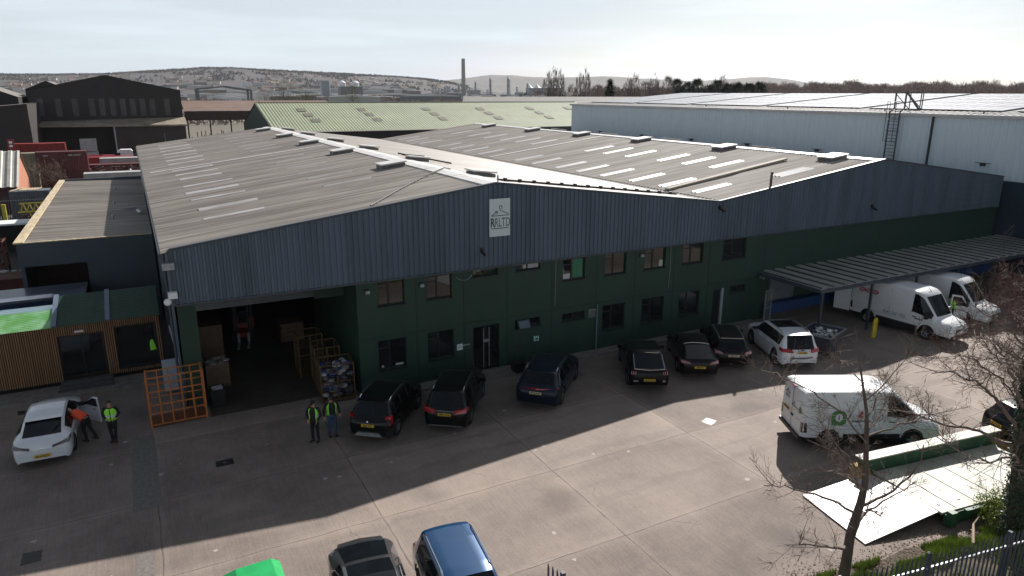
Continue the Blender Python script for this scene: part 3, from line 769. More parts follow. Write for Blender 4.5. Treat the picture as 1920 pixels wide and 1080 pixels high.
# ---- inside the loading opening
m_card = mat('cardboard', (0.16, 0.105, 0.07), .8, scale=3)
m_cage = mat('ochre painted steel', (0.10, 0.060, 0.022), .6, scale=4, var=.3)
m_cloth = [mat('rag white', (.4, .4, .42), .9), mat('rag blue', (.01, .05, .2), .9), mat('rag pale blue', (.10, .15, .22), .9), mat('rag yellowish', (.25, .23, .16), .9), mat('rag grey', (.06, .06, .07), .9), mat('rag black', (.02, .02, .025), .9), mat('rag purple', (.16, .13, .22), .9)]
def heap(name, x0, x1, y0, y1, z0, z1, n, mats, seed, parent, lumps=.13, world=True):
    rn = random.Random(seed); g = M()
    for k in range(n):
        c = (rn.uniform(x0, x1), rn.uniform(y0, y1), rn.uniform(z0, z1)); s = rn.uniform(.5, 1.2)*lumps
        o = len(g.v); g.ball(c, s, 6, rn.randrange(len(mats)), (rn.uniform(.8, 1.6), rn.uniform(.8, 1.6), rn.uniform(.3, .7)))
        for i in range(o, len(g.v)):
            v = g.v[i]; g.v[i] = (v[0]+rn.uniform(-.02, .02), v[1]+rn.uniform(-.02, .02), v[2]+rn.uniform(-.02, .02))
    return g.build(name, mats, parent, world=world)
def cage(x, y, w, d, h, label, seed, full=True, mm=None, rz=0.0, group=None):
    t = root('roll_cage', label, 'cage', (x, y, 0), rz, group); mm = mm or m_cage
    g = M(); tt = .05
    for sx in (-1, 1):
        for sy in (-1, 1): g.bar((sx*w/2, sy*d/2, .05), (sx*w/2, sy*d/2, h), tt)
    for z in (.12, h*.55, h):
        for s in (-1, 1): g.bar((-w/2, s*d/2, z), (w/2, s*d/2, z), tt*.8); g.bar((s*w/2, -d/2, z), (s*w/2, d/2, z), tt*.8)
    g.bar((0, -d/2, .1), (0, -d/2, h), tt)
    o = g.build('cage_frame', mm, t, world=False)
    g = M(); g.box(-w/2, w/2, -d/2, d/2, .1, .13); g.build('base', mm, t, world=False)
    g = M(); n = int(w/.1)
    for k in range(1, n):
        a = -w/2+k*w/n; g.bar((a, d/2, .1), (a, d/2, h), .008); g.bar((a, -d/2, .1), (a, -d/2, h*.95), .006)
    for k in range(1, int(d/.1)):
        a = -d/2+k*.1; g.bar((-w/2, a, .1), (-w/2, a, h), .006)
    g.build('mesh_infill', mm, t, world=False)
    if full:
        o = heap('textile_heap', -w/2+.12, w/2-.12, -d/2+.12, d/2-.12, .2, h*.93, 220, m_cloth, seed, None, .13)
        o.location = (x, y, 0); o.rotation_euler = (0, 0, rz)
        tag(o, 'mixed white, blue and dark textiles piled inside the '+full, 'textiles')
    return t
cage(6.05, .55, 1.42, 1.2, 1.75, 'full ochre wire cage of textiles at the right of the loading opening', 3, 'cage beside the loading opening', rz=R(-6))
cage(6.0, 2.2, 1.1, 1.2, 2.0, 'empty ochre wire cage standing just behind the full one', 4, False, rz=R(-3))
cage(5.6, 3.9, 1.1, 1.1, 2.1, 'third ochre cage deeper inside the loading opening', 5, False)
# dark boxes and bins left side
t = root('cardboard_box', 'open cardboard pallet box of white paper just inside the opening, left', 'box', (1.5, 4.6, 0))
g = M(); g.box(1.0, 2.0, 4.1, 5.1, .12, 1.15); g.build('box_body', m_card, t); heap('contents', 1.1, 1.9, 4.2, 5.0, 1.12, 1.2, 40, [m_cloth[0], m_cloth[3]], 5, t)
g = M(); g.box(.98, 2.02, 4.08, 5.12, 0, .11); g.build('pallet', mat('pallet wood', (.12, .085, .055)), t)
t = root('cardboard_box', 'tall brown cardboard box deeper inside the opening behind the open one', 'box', (1.5, 7.4, 0))
g = M(); g.box(1.0, 2.1, 7.0, 8.0, .12, 2.1); g.build('box_body', m_card, t); g = M(); g.box(.98, 2.12, 6.98, 8.02, 0, .11); g.build('pallet', mat('pallet wood', (.12, .085, .055)), t)
t = root('cardboard_box', 'low stack of flattened cardboard in the middle depth of the loading opening', 'box', (5.9, 9.5, 0))
g = M()
for k in range(7): g.box(5.2+.03*(k % 3), 6.4+.02*(k % 2), 9+.04*(k % 2), 10, .12+.13*k, .24+.13*k)
g.build('box_body', m_card, t); g = M(); g.box(5.2, 6.4, 9, 10, 0, .11); g.build('pallet', mat('pallet wood', (.12, .085, .055)), t)
t = root('waste_bin', 'black open bin of white paper beside the green pillar', 'bin', (1.25, 2.0, 0))
g = M(); g.add([(1.0, 1.75, 0), (1.5, 1.75, 0), (1.5, 2.25, 0), (1.0, 2.25, 0), (.94, 1.69, .85), (1.56, 1.69, .85), (1.56, 2.31, .85), (.94, 2.31, .85)],
             [(0,1,2,3), (0,1,5,4), (1,2,6,5), (2,3,7,6), (3,0,4,7)]); g.build('bin_body', m_black, t)
heap('contents', 1.05, 1.45, 1.8, 2.2, .74, .85, 30, [m_cloth[0]], 8, t, .07)
def forklift(x, y, rz, label):
    t = root('forklift', label, 'forklift', (x, y, 0), rz); red = mat('forklift red', (.3, .012, .012), .5)
    g = M(); g.prism([(-.95, .35), (-.95, 1.05), (-.35, 1.1), (-.2, .6), (.55, .55), (.65, .35)], -.5, .5); g.build('body', red, t, world=False, smooth=30)
    g = M()
    for sy in (-.45, .45): g.bar((-.7, sy, 1.0), (-.5, sy, 2.05), .06); g.bar((.45, sy, .5), (.3, sy, 2.05), .06)
    g.box(-.6, .4, -.5, .5, 2.05, 2.1); g.build('overhead_guard', m_black, t, world=False)
    g = M()
    for sy in (-.3, .3): g.bar((.72, sy, .1), (.72, sy, 2.2), .1, .08)
    for z in (.3, 1.2, 2.15): g.bar((.72, -.3, z), (.72, .3, z), .06)
    g.build('mast', m_black, t, world=False)
    for sy in (-.25, .25):
        g = M(); g.box(.75, 1.8, sy-.06, sy+.06, .06, .11); g.box(.75, .8, sy-.06, sy+.06, .06, .6); g.build('fork', m_galv, t, world=False)
    for (wx, rr) in ((.45, .33), (-.65, .27)):
        for sy in (-.5, .5): g = M(); g.tube([(wx, sy-.09, rr), (wx, sy+.09, rr)], rr, 16); g.build('wheel', m_tyre, t, world=False)
    g = M(); g.box(-.5, -.1, -.25, .25, .95, 1.1); g.box(-.55, -.45, -.25, .25, 1.1, 1.5); g.build('seat', m_black, t, world=False)
forklift(3.5, 10.5, R(-100), 'red forklift truck standing deep inside the loading opening')

# ================================================================ VEHICLES
def lerp(a, b, t): return a+(b-a)*t
def vehicle(name, label, loc, head, sp, cat='car', group=None):
    """sp: L, W, keys [(x, zbottom, halfwidth, zbelt, ztop, halfwidth_top)], wheels etc.  Local +x is forward."""
    t = root(name, label, cat, (loc[0], loc[1], 0), R(head), group)
    K = sp['keys']; Wh = sp['W']/2; rw = sp.get('rw', .34); wx = sp['wx']; ra = rw+.07
    xs = set()
    for i in range(len(K)-1):
        n = max(1, int((K[i+1][0]-K[i][0])/.09))
        for k in range(n): xs.add(round(lerp(K[i][0], K[i+1][0], k/n), 4))
    xs.add(K[-1][0])
    for w in wx:
        for k in range(-8, 9): xs.add(round(w+ra*sin(pi*k/16), 4))
        xs.add(w-ra-.004); xs.add(w+ra+.004)
    lim = (K[0][0], K[-1][0]); xs = sorted(x for x in xs if lim[0] <= x <= lim[1])
    ka = np.array(K, float)
    def at(x):
        return [float(np.interp(x, ka[:, 0], ka[:, i])) for i in range(1, 6)]
    bowf, bowr = sp.get('bow', (.22, .14)); L = K[-1][0]-K[0][0]
    rows = []
    for x in xs:
        zb, w, zs, zt, wt = at(x)
        for a in wx:
            d = abs(x-a)
            if d < ra: zb = max(zb, rw+math.sqrt(max(0, ra*ra-d*d)))
        zb2 = min(zb, zs-.03)
        P = [(w*.93, zb2), (w*.985, lerp(zb2, zs, .18)), (w, lerp(zb2, zs, .5)), (w*.99, lerp(zb2, zs, .85)), (w*.965, zs)]
        ws = w*.965; hh = zt-zs
        top = zt-min(.05, hh*.3)
        bul = sp.get('bulge', .02)*min(1, hh/.3)
        P.append((lerp(ws, wt, .07)+bul*.4, lerp(zs, top, .08)))
        P.append((lerp(ws, wt, .5)+bul, lerp(zs, top, .5)))
        P.append((lerp(ws, wt, .90)+bul*.5, lerp(zs, top, .90)))
        P.append((wt, top))
        P.append((wt*.90, lerp(top, zt, .65)))
        P.append((wt*.5, lerp(top, zt, .93)))
        P.append((0, zt))
        f = (x-(K[0][0]+L/2))/(L/2)
        row = []
        for (y, z) in P:
            q = 1-min(1, abs(y)/Wh)**2
            dx = (bowf*max(0, f-.1)/.9 if f > 0 else bowr*min(0, f+.35)/.65)*q
            row.append((x+dx, y, z))
        rows.append(row)
    J = len(rows[0])
    vs = []
    for r in rows:
        vs += r; vs += [(a, -b, c) for (a, b, c) in r[:-1][::-1]]
    C = 2*J-1
    def gl(i, j):
        """classify the face between station i,i+1 and profile rows j,j+1 (on one side)"""
        x = (xs[i]+xs[i+1])/2; zb, w, zs, zt, wt = at(x)
        if j in (5, 6):
            for k, (a, b) in enumerate(sp.get('side', [])):
                if a < x < b and zt-zs > .12: return ('side', k)
            a0 = sp.get('sidetrim')
            if a0 and a0[0] < x < a0[1] and zt-zs > .12: return ('trim', 0)
        if j in (9, 10):
            if 'ws' in sp and sp['ws'][0] < x < sp['ws'][1]: return ('ws', 0)
            if 'rg' in sp and sp['rg'][0] < x < sp['rg'][1]: return ('rg', 0)
            if 'roofglass' in sp and any(a < x < b for a, b in sp['roofglass']): return ('roof', 0)
        if j <= 0 and sp.get('sill'): return ('sill', 0)
        if j <= 1 and sp.get('cladlow'): return ('sill', 0)
        return ('body', 0)
    buck = {}
    for i in range(len(xs)-1):
        for c in range(C-1):
            j = c if c < J-1 else C-2-c
            k = gl(i, j)
            if k[0] == 'side': k = (k[0], k[1], c < J-1)
            if k[0] == 'trim': k = (k[0], sum(xs[i] > q[1]-.01 for q in sp['side']), c < J-1)
            if k[0] == 'roof' : k = ('roof', int((xs[i]) > sum(sum(q) for q in sp['roofglass'])/(2*len(sp['roofglass']))) if len(sp['roofglass']) > 1 else 0)
            buck.setdefault(k, []).append((i*C+c, i*C+c+1, (i+1)*C+c+1, (i+1)*C+c))
    n = len(xs)
    buck.setdefault(('body', 0), []).append(tuple(range(C))); buck[('body', 0)].append(tuple((n-1)*C+c for c in range(C))[::-1])
    body = None
    def part(nm, faces, m, off=0):
        used = sorted(set(i for f in faces for i in f)); mp = {a: b for b, a in enumerate(used)}
        g = M(); g.add([vs[i] for i in used], [tuple(mp[i] for i in f) for f in faces])
        return g.build(nm, m, t, world=False, smooth=38)
    for k in sorted(buck, key=lambda q: str(q)):
        nm, m = {'body': ('body', sp['paint']), 'side': ('side_window', m_carglass), 'trim': ('window_trim', m_black), 'ws': ('windscreen', m_carglass),
                 'rg': ('rear_window', m_carglass), 'roof': ('sunroof', m_carglass), 'sill': ('lower_cladding', sp.get('sillm', m_black))}[k[0]]
        part(nm, buck[k], m)
    # dark underbody
    g = M(); xa, xb = K[0][0]+.25, K[-1][0]-.3
    g.box(xa, xb, -Wh+.27, Wh-.27, .2, .62)
    g.box(wx[0]+ra+.02, wx[1]-ra-.02, -Wh+.08, Wh-.08, .19, .4)
    g.build('underbody', m_black, t, world=False)
    # wheels
    for a in wx:
        for s in (-1, 1):
            g = M(); y = s*(Wh-.12)
            prof = [(-.11, rw*.62), (-.11, rw*.93), (-.08, rw), (.08, rw), (.11, rw*.93), (.11, rw*.62)]
            vv = []; ff = []; sg = 28
            for (o, r) in prof:
                for k in range(sg): vv.append((a+r*cos(2*pi*k/sg), y+o, rw+r*sin(2*pi*k/sg)))
            for q in range(len(prof)-1):
                for k in range(sg): ff.append((q*sg+k, q*sg+(k+1) % sg, (q+1)*sg+(k+1) % sg, (q+1)*sg+k))
            g.add(vv, ff); wo = g.build('wheel', m_tyre, t, world=False, smooth=40)
            g = M(); yo = y+s*.07; ns = sp.get('spokes', 5)
            for k in range(ns):
                an = 2*pi*k/ns+.3; g.bar((a, yo, rw), (a+rw*.62*cos(an), yo, rw+rw*.62*sin(an)), .07 if ns < 8 else .03, .03, up=(0, 1, 0))
            for k in range(sg):
                a0, a1 = 2*pi*k/sg, 2*pi*(k+1)/sg
                g.quad((a+rw*.66*cos(a0), yo+s*.02, rw+rw*.66*sin(a0)), (a+rw*.66*cos(a1), yo+s*.02, rw+rw*.66*sin(a1)), (a+rw*.57*cos(a1), yo, rw+rw*.57*sin(a1)), (a+rw*.57*cos(a0), yo, rw+rw*.57*sin(a0)))
            g.tube([(a, yo-.01, rw), (a, yo+s*.02, rw)], .06, 10)
            g.build('rim', sp.get('rim', m_rim), wo, world=False)
            g = M(); g.tube([(a, y-.02, rw), (a, y+.0, rw)], rw*.62, 20); g.build('brake_disc', m_black, wo, world=False)
    # mirrors
    mx_, mz = sp['mirror']
    for s in (-1, 1):
        g = M(); w0 = at(mx_)[1]
        g.prism([(mx_-.07, mz-.0), (mx_+.09, mz+.01), (mx_+.1, mz+.11), (mx_-.07, mz+.17)], s*(w0-.02), s*(w0+sp.get('mirw', .2)))
        if sp.get('mirtall'): g.box(mx_-.05, mx_+.08, s*(w0+.02), s*(w0+.2), mz+.1, mz+.38)
        g.build('mirror', sp.get('mirm', sp['paint']), t, world=False)
    # door handles
    for xh in sp.get('handles', []):
        for s in (-1, 1):
            g = M(); w0 = at(xh)[1]; z = at(xh)[2]-.13
            g.box(xh-.1, xh+.1, s*(w0*.985)-.012*s, s*(w0+.022), z-.018, z+.018); g.build('door_handle', sp.get('handm', sp['paint']), t, world=False)
    # seams as thin dark slots just proud of the panel
    for xq in sp.get('seams', []):
        for s in (-1, 1):
            g = M(); zb, w, zs, zt, wt = at(xq)
            g.bar((xq, s*(w*.99+.004), zb+.15), (xq, s*(w*.97+.006), zs), .014, .006)
            if sp.get('seamtop'): g.bar((xq, s*(w*.97+.006), zs), (xq, s*(wt+.03), zt-.2), .014, .006)
            g.build('door_seam', m_black, t, world=False)
    # rails
    if 'rails' in sp:
        a, b, mm = sp['rails']
        for s in (-1, 1):
            pts = []
            for k in range(9):
                x = lerp(a, b, k/8); q = at(x); pts.append((x, s*(q[4]-.03), q[3]-.05+(.0 if k in (0, 8) else .075)))
            g = M(); g.tube(pts, .02, 6); g.build('roof_rail', mm, t, world=False)
    # rear end details on the rear face
    xr = K[0][0]
    for (z, hw, hgt, m, nm, yo, dz) in sp.get('rearbits', []):
        g = M(); q = 1-min(1, abs(yo)/Wh)**2; x = xr-bowr*q
        ex = sp.get('rearx', {}).get(nm, 0)
        g.box(x+ex-.02, x+ex+.05, yo-hw, yo+hw, z, z+hgt); g.build(nm, m, t, world=False)
    for (pts, m, nm) in sp.get('lamps', []):
        for s in (-1, 1):
            g = M(); n = len(pts)//2
            g.add([(a, b*s, c) for (a, b, c) in pts], [(i, i+1, i+2, i+3) for i in range(0, len(pts)-3, 4)] if len(pts) > 4 else [tuple(range(len(pts)))])
            g.build(nm, m, t, world=False, smooth=50)
    if sp.get('plate'):
        s_, z, m, px, tilt = sp['plate'][:5]
        g = M(); g.box(px-.012, px+.0, -.26, .26, z-.056, z+.056); po = g.build('number_plate', m, t, world=False)
        text(s_, .1, 'plate_lettering', m_ink, frame((px-.015, 0, z-.004), (0, -1, 0), (0, 0, 1)), po, sx=.88, bold=.003, world=False)
    return t, at

def lampbox(x0, x1, y0, y1, z0, z1, s=1):
    """a wraparound lamp as one closed hexahedron"""
    return None
def addpart(t, nm, m, fn, smooth=None):
    g = M(); fn(g); return g.build(nm, m, t, world=False, smooth=smooth)
def lampb(t, nm, m, quad8, w=.93, o=.10):
    lamp(t, nm, m, [(a-o*(1-min(1, abs(b)/w)**2)-.045 if i < 4 else a, b+(.02 if i in (1, 2) else 0), c) for i, (a, b, c) in enumerate(quad8)])
def lamp(t, nm, m, quad8):
    """quad8: 8 corners (rear loop then front loop) mirrored on both sides"""
    for s in (-1, 1):
        g = M(); g.add([(a, b*s, c) for (a, b, c) in quad8], [(0,1,2,3), (7,6,5,4), (0,4,5,1), (1,5,6,2), (2,6,7,3), (3,7,4,0)])
        g.build(nm, m, t, world=False)

# --- key profiles: x, zbottom, halfwidth, zbelt, ztop, halfwidth_top
def suv_keys(L, W, H, belt, rearslope=.35, hood=.98, wtop=.72, nose=.75, tailz=.95):
    h = L/2; w = W/2
    return [(-h, .38, w*.80, tailz*.80, tailz*.88, w*.70), (-h+.05, .28, w*.90, tailz*.9, tailz, w*.78), (-h+.14, .26, w*.965, belt-.02, tailz+.09, w*.80),
            (-h+.14+rearslope, .26, w*.99, belt, H-.06, w*wtop), (-h+.30+rearslope, .24, w, belt, H-.025, w*(wtop+.01)), (-h+1.2, .22, w, belt, H, w*(wtop+.02)), (.1, .22, w, belt-.02, H, w*(wtop+.01)),
            (.42, .22, w, belt-.03, H-.05, w*wtop), (1.18, .22, w*.995, belt-.04, hood+.02, w*.80), (1.35, .22, w*.985, hood-.06, hood, w*.80), (h-.45, .22, w*.95, hood-.14, hood-.06, w*.74),
            (h-.16, .24, w*.86, nose-.02, nose+.08, w*.66), (h-.03, .28, w*.72, nose-.18, nose-.1, w*.6), (h, .34, w*.66, nose-.25, nose-.2, w*.56)]

blackp = paint('black car paint', (0.003, 0.0035, 0.004), coat=.35, spec=.2); navy = paint('dark blue car paint', (0.004, 0.008, 0.022), coat=.4, spec=.25)
whitep = paint('white car paint', (0.68, 0.70, 0.73)); bluep = paint('metallic blue paint', (0.008, 0.055, 0.15), metal=.35, rough=.3)
greyp = paint('dark grey metallic paint', (0.045, 0.046, 0.05), metal=.4, rough=.3); aub = paint('brown black paint', (0.005, 0.003, 0.004), coat=.4, spec=.25)

# white hatchback saloon
k = [(-2.45, .34, .74, .66, .74, .62), (-2.40, .26, .84, .82, .90, .68), (-2.28, .25, .90, .93, 1.02, .70), (-2.0, .24, .92, .97, 1.08, .68), (-1.15, .2, .93, .98, 1.37, .63), (-.5, .2, .93, .96, 1.455, .62), (.1, .2, .93, .95, 1.455, .62), (.42, .2, .93, .94, 1.42, .62), (1.2, .2, .92, .91, .99, .72), (1.5, .2, .91, .86, .94, .72), (2.1, .22, .86, .72, .80, .66), (2.36, .26, .74, .58, .66, .6), (2.45, .34, .66, .5, .55, .55)]
t, at = vehicle('parked_car', 'white hatchback with its front door open and a man leaning in', (-4.86, 1.75), 88, dict(W=1.86, keys=k, wx=(-1.42, 1.42), rw=.34, side=[(-1.5, -.35), (-.27, .55), (.6, 1.05)], sidetrim=(-1.6, 1.1), ws=(.44, 1.18), rg=(-2.0, -1.12), mirror=(.72, .93), paint=whitep, handles=(-.6, .4), seams=(-.31,), spokes=7,
    plate=('BC18 XLD', .50, m_plate, -2.575, 0), mirm=m_black))
lampb(t, 'tail_light', m_lampsmoke, [(-2.53, .34, .80), (-2.40, .86, .84), (-2.36, .86, .95), (-2.49, .36, .85), (-2.3, .34, .78), (-2.05, .90, .86), (-2.05, .9, .97), (-2.2, .36, .87)])
addpart(t, 'badge', m_chrome, lambda g: g.ball((-2.56, 0, .80), .035, 8))
addpart(t, 'rear_spoiler', whitep, lambda g: g.box(-1.32, -1.05, -.6, .6, 1.385, 1.405))
addpart(t, 'rear_wiper', m_black, lambda g: g.bar((-2.12, -.25, 1.06), (-1.62, -.5, 1.26), .02))
# open front right door, hinged at the front
d = M(); d.prism([(.95, .3), (.95, .93), (.62, 1.0), (.1, 1.33), (-.15, 1.33), (-.2, .3)], -.02, .03, mi=0)
d.xf = None
do = d.build('door', whitep, t, world=False); do['label'] = 'open front right door'
do.matrix_local = Matrix.Translation((1.0, -.92, 0)) @ Matrix.Rotation(R(42), 4, 'Z') @ Matrix.Translation((-.95, 0, 0))
g = M(); g.prism([(.85, .95), (.6, 1.02), (.12, 1.28), (-.1, 1.28), (-.12, .95)], -.032, .042); go = g.build('door_glass', m_carglass, do, world=False)
g = M(); g.box(.02, .14, -.03, .04, .8, .84); g.build('door_lining', m_black, do, world=False)

# small black SUV
t, at = vehicle('parked_car', 'small black SUV with silver roof rails and tall red tail lights', (7.4, -2.72), 51, dict(W=1.78, keys=suv_keys(4.28, 1.78, 1.64, 1.03), wx=(-1.28, 1.27), rw=.35,
    side=[(-1.35, -.75), (-.68, .02), (.09, .95)], sidetrim=(-1.45, 1.0), ws=(.43, 1.12), rg=(-1.96, -1.66), mirror=(.72, 1.02), paint=blackp, handles=(-.5, .3), rails=(-1.5, .2, m_chrome), spokes=5,
    plate=('MJ14 FVD', .80, m_plate, -2.275, 0), cladlow=True))
lamp(t, 'tail_light', m_lampred, [(-2.17, .62, .78), (-2.08, .83, .78), (-1.98, .82, 1.12), (-2.06, .66, 1.12), (-2.0, .62, .78), (-1.85, .89, .78), (-1.82, .875, 1.12), (-1.9, .66, 1.12)])
addpart(t, 'chrome_strip', m_chrome, lambda g: g.box(-2.285, -2.26, -.42, .42, .885, .905)); addpart(t, 'badge', m_chrome, lambda g: g.ball((-2.27, 0, .96), .04, 8))
addpart(t, 'skid_plate', m_galv, lambda g: g.prism([(-.55, .36), (-.42, .5), (.42, .5), (.55, .36)], -2.29, -2.2, axis='x')); addpart(t, 'brake_light', m_lamppink, lambda g: g.box(-1.73, -1.68, -.13, .13, 1.55, 1.575))
# black SUV with chrome rails
t, at = vehicle('parked_car', 'larger black SUV with bright chrome roof rails and a chrome tailgate bar', (10.38, -3.05), 54, dict(W=1.80, keys=suv_keys(4.7, 1.80, 1.67, 1.02), wx=(-1.35, 1.32), rw=.35,
    side=[(-1.65, -.85), (-.78, .02), (.09, .95)], sidetrim=(-1.7, 1.0), ws=(.43, 1.12), rg=(-2.17, -1.87), mirror=(.72, 1.02), paint=blackp, handles=(-.6, .3), rails=(-1.75, .25, m_chrome), spokes=5,
    plate=('MM14 OYB', .86, m_plate, -2.5, 0)))
lampb(t, 'tail_light', m_lampred, [(-2.40, .40, .90), (-2.26, .84, .90), (-2.2, .83, 1.06), (-2.3, .42, 1.02), (-2.2, .40, .90), (-2.0, .90, .90), (-2.0, .89, 1.06), (-2.1, .42, 1.02)])
addpart(t, 'chrome_strip', m_chrome, lambda g: (g.bar((-2.46, -.34, 1.0), (-2.46, .34, 1.0), .03, .05), g.bar((-2.46, .34, 1.0), (-2.42, .45, .93), .03, .05), g.bar((-2.46, -.34, 1.0), (-2.42, -.45, .93), .03, .05)))
addpart(t, 'chrome_sill', m_chrome, lambda g: g.box(-2.5, -2.46, -.62, .62, .37, .4)); addpart(t, 'chrome_sill', m_chrome, lambda g: g.box(-.9, .9, -.915, -.895, .33, .36)); addpart(t, 'badge', m_chrome, lambda g: g.ball((-2.48, 0, .94), .03, 6))
# dark blue electric SUV
t, at = vehicle('parked_car', 'dark navy SUV with a full-width red light bar and silver window line', (15.0, -3.08), 45, dict(W=1.93, keys=suv_keys(4.9, 1.93, 1.61, 1.04, rearslope=.5), wx=(-1.48, 1.45), rw=.37,
    side=[(-1.6, -.85), (-.78, .02), (.09, .98)], sidetrim=(-1.65, 1.02), ws=(.43, 1.12), rg=(-2.26, -1.8), mirror=(.74, 1.03), paint=navy, handles=(-.6, .3), rails=(-1.6, .3, m_chrome), spokes=5,
    plate=('FW23 ANP', .86, m_platew, -2.6, 0)))
lamp(t, 'tail_light', m_lampred, [(-2.56, .0, .985), (-2.33, .88, .985), (-2.33, .88, 1.03), (-2.55, .0, 1.03), (-2.4, .0, .985), (-2.1, .95, .985), (-2.1, .95, 1.03), (-2.4, .0, 1.03)])
for s in (-1, 1): addpart(t, 'window_line', m_chrome, lambda g: g.tube([(-1.95, s*.93, 1.05), (-1.6, s*.80, 1.38), (-1.2, s*.74, 1.54), (.2, s*.73, 1.58)], .012, 5))
# black electric coupe SUV with three-bar lamps
t, at = vehicle('parked_car', 'black fastback SUV with three-bar tail lights', (20.0, -3.45), 60, dict(W=1.88, keys=suv_keys(4.7, 1.88, 1.6, 1.0, rearslope=.85, tailz=.97), wx=(-1.5, 1.48), rw=.36,
    side=[(-1.45, -.85), (-.78, .02), (.09, .98)], sidetrim=(-1.5, 1.02), ws=(.43, 1.12), rg=(-2.12, -1.38), mirror=(.74, 1.0), paint=blackp, spokes=5, roofglass=[(-1.0, .2)],
    plate=('ML72 NCO', .62, m_plate, -2.49, 0)))
for yy in (.62, .71, .80): lamp(t, 'tail_light', m_lamppink, [(-2.44+.12*(yy-.6), yy, .86), (-2.44+.12*(yy-.6), yy+.035, .86), (-2.38+.12*(yy-.6), yy+.025, .98), (-2.38+.12*(yy-.6), yy-.01, .98), (-2.2, yy, .86), (-2.2, yy+.035, .86), (-2.2, yy+.025, .98), (-2.2, yy-.01, .98)])
addpart(t, 'spoiler_edge', m_chrome, lambda g: (g.bar((-2.33, -.68, 1.10), (-2.40, 0, 1.075), .02), g.bar((-2.33, .68, 1.10), (-2.40, 0, 1.075), .02), g.bar((-2.33, .68, 1.10), (-1.5, .66, 1.52), .015), g.bar((-2.33, -.68, 1.10), (-1.5, -.66, 1.52), .015)))
addpart(t, 'reflector', m_galv, lambda g: (g.box(-2.45, -2.36, .5, .72, .52, .58), g.box(-2.45, -2.36, -.72, -.6, .52, .6)))
addpart(t, 'roof_spoiler', m_chrome, lambda g: g.bar((-1.42, -.5, 1.555), (-1.42, .1, 1.575), .05, .02))
# black hatchback and black estate side by side
def saloon_keys(h, w, H, tail, rs, est=False):
    return [(-h, .34, w*.80, .7, .78, w*.68), (-h+.05, .26, w*.91, .86, .92, w*.74), (-h+.16, .25, w*.97, .95, tail, w*.76), (-h+.16+rs, .22, w, .97, H-(.10 if not est else .06), w*.67), (-h+.9+rs, .2, w, .96, H-.01, w*.68), (.1, .2, w, .95, H, w*.67), (.42, .2, w, .94, H-.05, w*.66), (1.22, .2, w*.99, .91, .98, w*.78), (1.5, .2, w*.98, .85, .93, w*.78), (h-.4, .22, w*.92, .72, .80, w*.7), (h-.1, .26, w*.8, .58, .66, w*.64), (h, .34, w*.7, .5, .55, w*.6)]
t, at = vehicle('parked_car', 'black saloon with pale rear glass and orange-yellow plate, parked between two black cars', (23.15, -3.4), 58, dict(W=1.85, keys=saloon_keys(2.43, .925, 1.46, 1.04, .95), wx=(-1.42, 1.42), rw=.34,
    side=[(-1.3, -.45), (-.38, .35), (.42, 1.0)], sidetrim=(-1.4, 1.05), ws=(.43, 1.18), rg=(-2.24, -1.36), mirror=(.72, .93), paint=aub, spokes=7, plate=('FE65 PYL', .66, m_plate, -2.56, 0)))
lampb(t, 'tail_light', m_lamppink, [(-2.47, .42, .84), (-2.34, .86, .84), (-2.28, .85, .96), (-2.44, .52, .92), (-2.3, .42, .84), (-2.1, .91, .84), (-2.05, .9, .96), (-2.25, .52, .92)])
addpart(t, 'chrome_strip', m_chrome, lambda g: g.tube([(-1.25, -.62, 1.385), (-1.2, -.3, 1.42), (-1.19, 0, 1.43), (-1.2, .3, 1.42), (-1.25, .62, 1.385)], .012, 5))
t, at = vehicle('parked_car', 'black estate with slim silver roof rails and a pale plate, left of the white SUV', (25.5, -3.25), 57, dict(W=1.85, keys=saloon_keys(2.43, .925, 1.5, 1.03, .42, True), wx=(-1.42, 1.42), rw=.34,
    side=[(-1.75, -1.0), (-.93, -.05), (.02, 1.0)], sidetrim=(-1.8, 1.05), ws=(.43, 1.18), rg=(-2.25, -1.88), mirror=(.72, .93), paint=aub, spokes=7, rails=(-1.8, .25, m_galv), plate=('SF63 VKP', .78, m_platew, -2.56, 0)))
lampb(t, 'tail_light', m_lamppink, [(-2.47, .5, .88), (-2.34, .86, .86), (-2.28, .85, .99), (-2.4, .6, .95), (-2.3, .5, .88), (-2.1, .91, .86), (-2.05, .9, .99), (-2.25, .6, .95)])
addpart(t, 'spoiler_edge', m_chrome, lambda g: g.box(-1.9, -1.84, -.56, .56, 1.452, 1.47)); addpart(t, 'tow_ball', m_galv, lambda g: g.ball((-2.55, .1, .36), .04, 8))
# white SUV
t, at = vehicle('parked_car', 'white SUV with black glass roof panel, parked beside the grey skip', (28.15, -4.6), 66, dict(W=1.94, keys=suv_keys(4.82, 1.94, 1.74, 1.10, hood=1.06, rearslope=.30), wx=(-1.45, 1.45), rw=.38,
    side=[(-1.85, -.95), (-.88, .0), (.07, .98)], sidetrim=(-1.9, 1.02), ws=(.43, 1.12), rg=(-2.24, -1.96), mirror=(.74, 1.1), paint=whitep, mirm=m_black, handles=(-.7, .3), roofglass=[(-.9, .3)], rails=(-1.75, .3, m_galv), spokes=5,
    plate=('LX15 NBZ', .93, m_plate, -2.55, 0)))
lampb(t, 'tail_light', m_lampred, [(-2.47, .46, .93), (-2.34, .91, .93), (-2.25, .90, 1.09), (-2.36, .50, 1.07), (-2.3, .46, .93), (-2.05, .965, .93), (-2.0, .955, 1.09), (-2.2, .5, 1.07)])
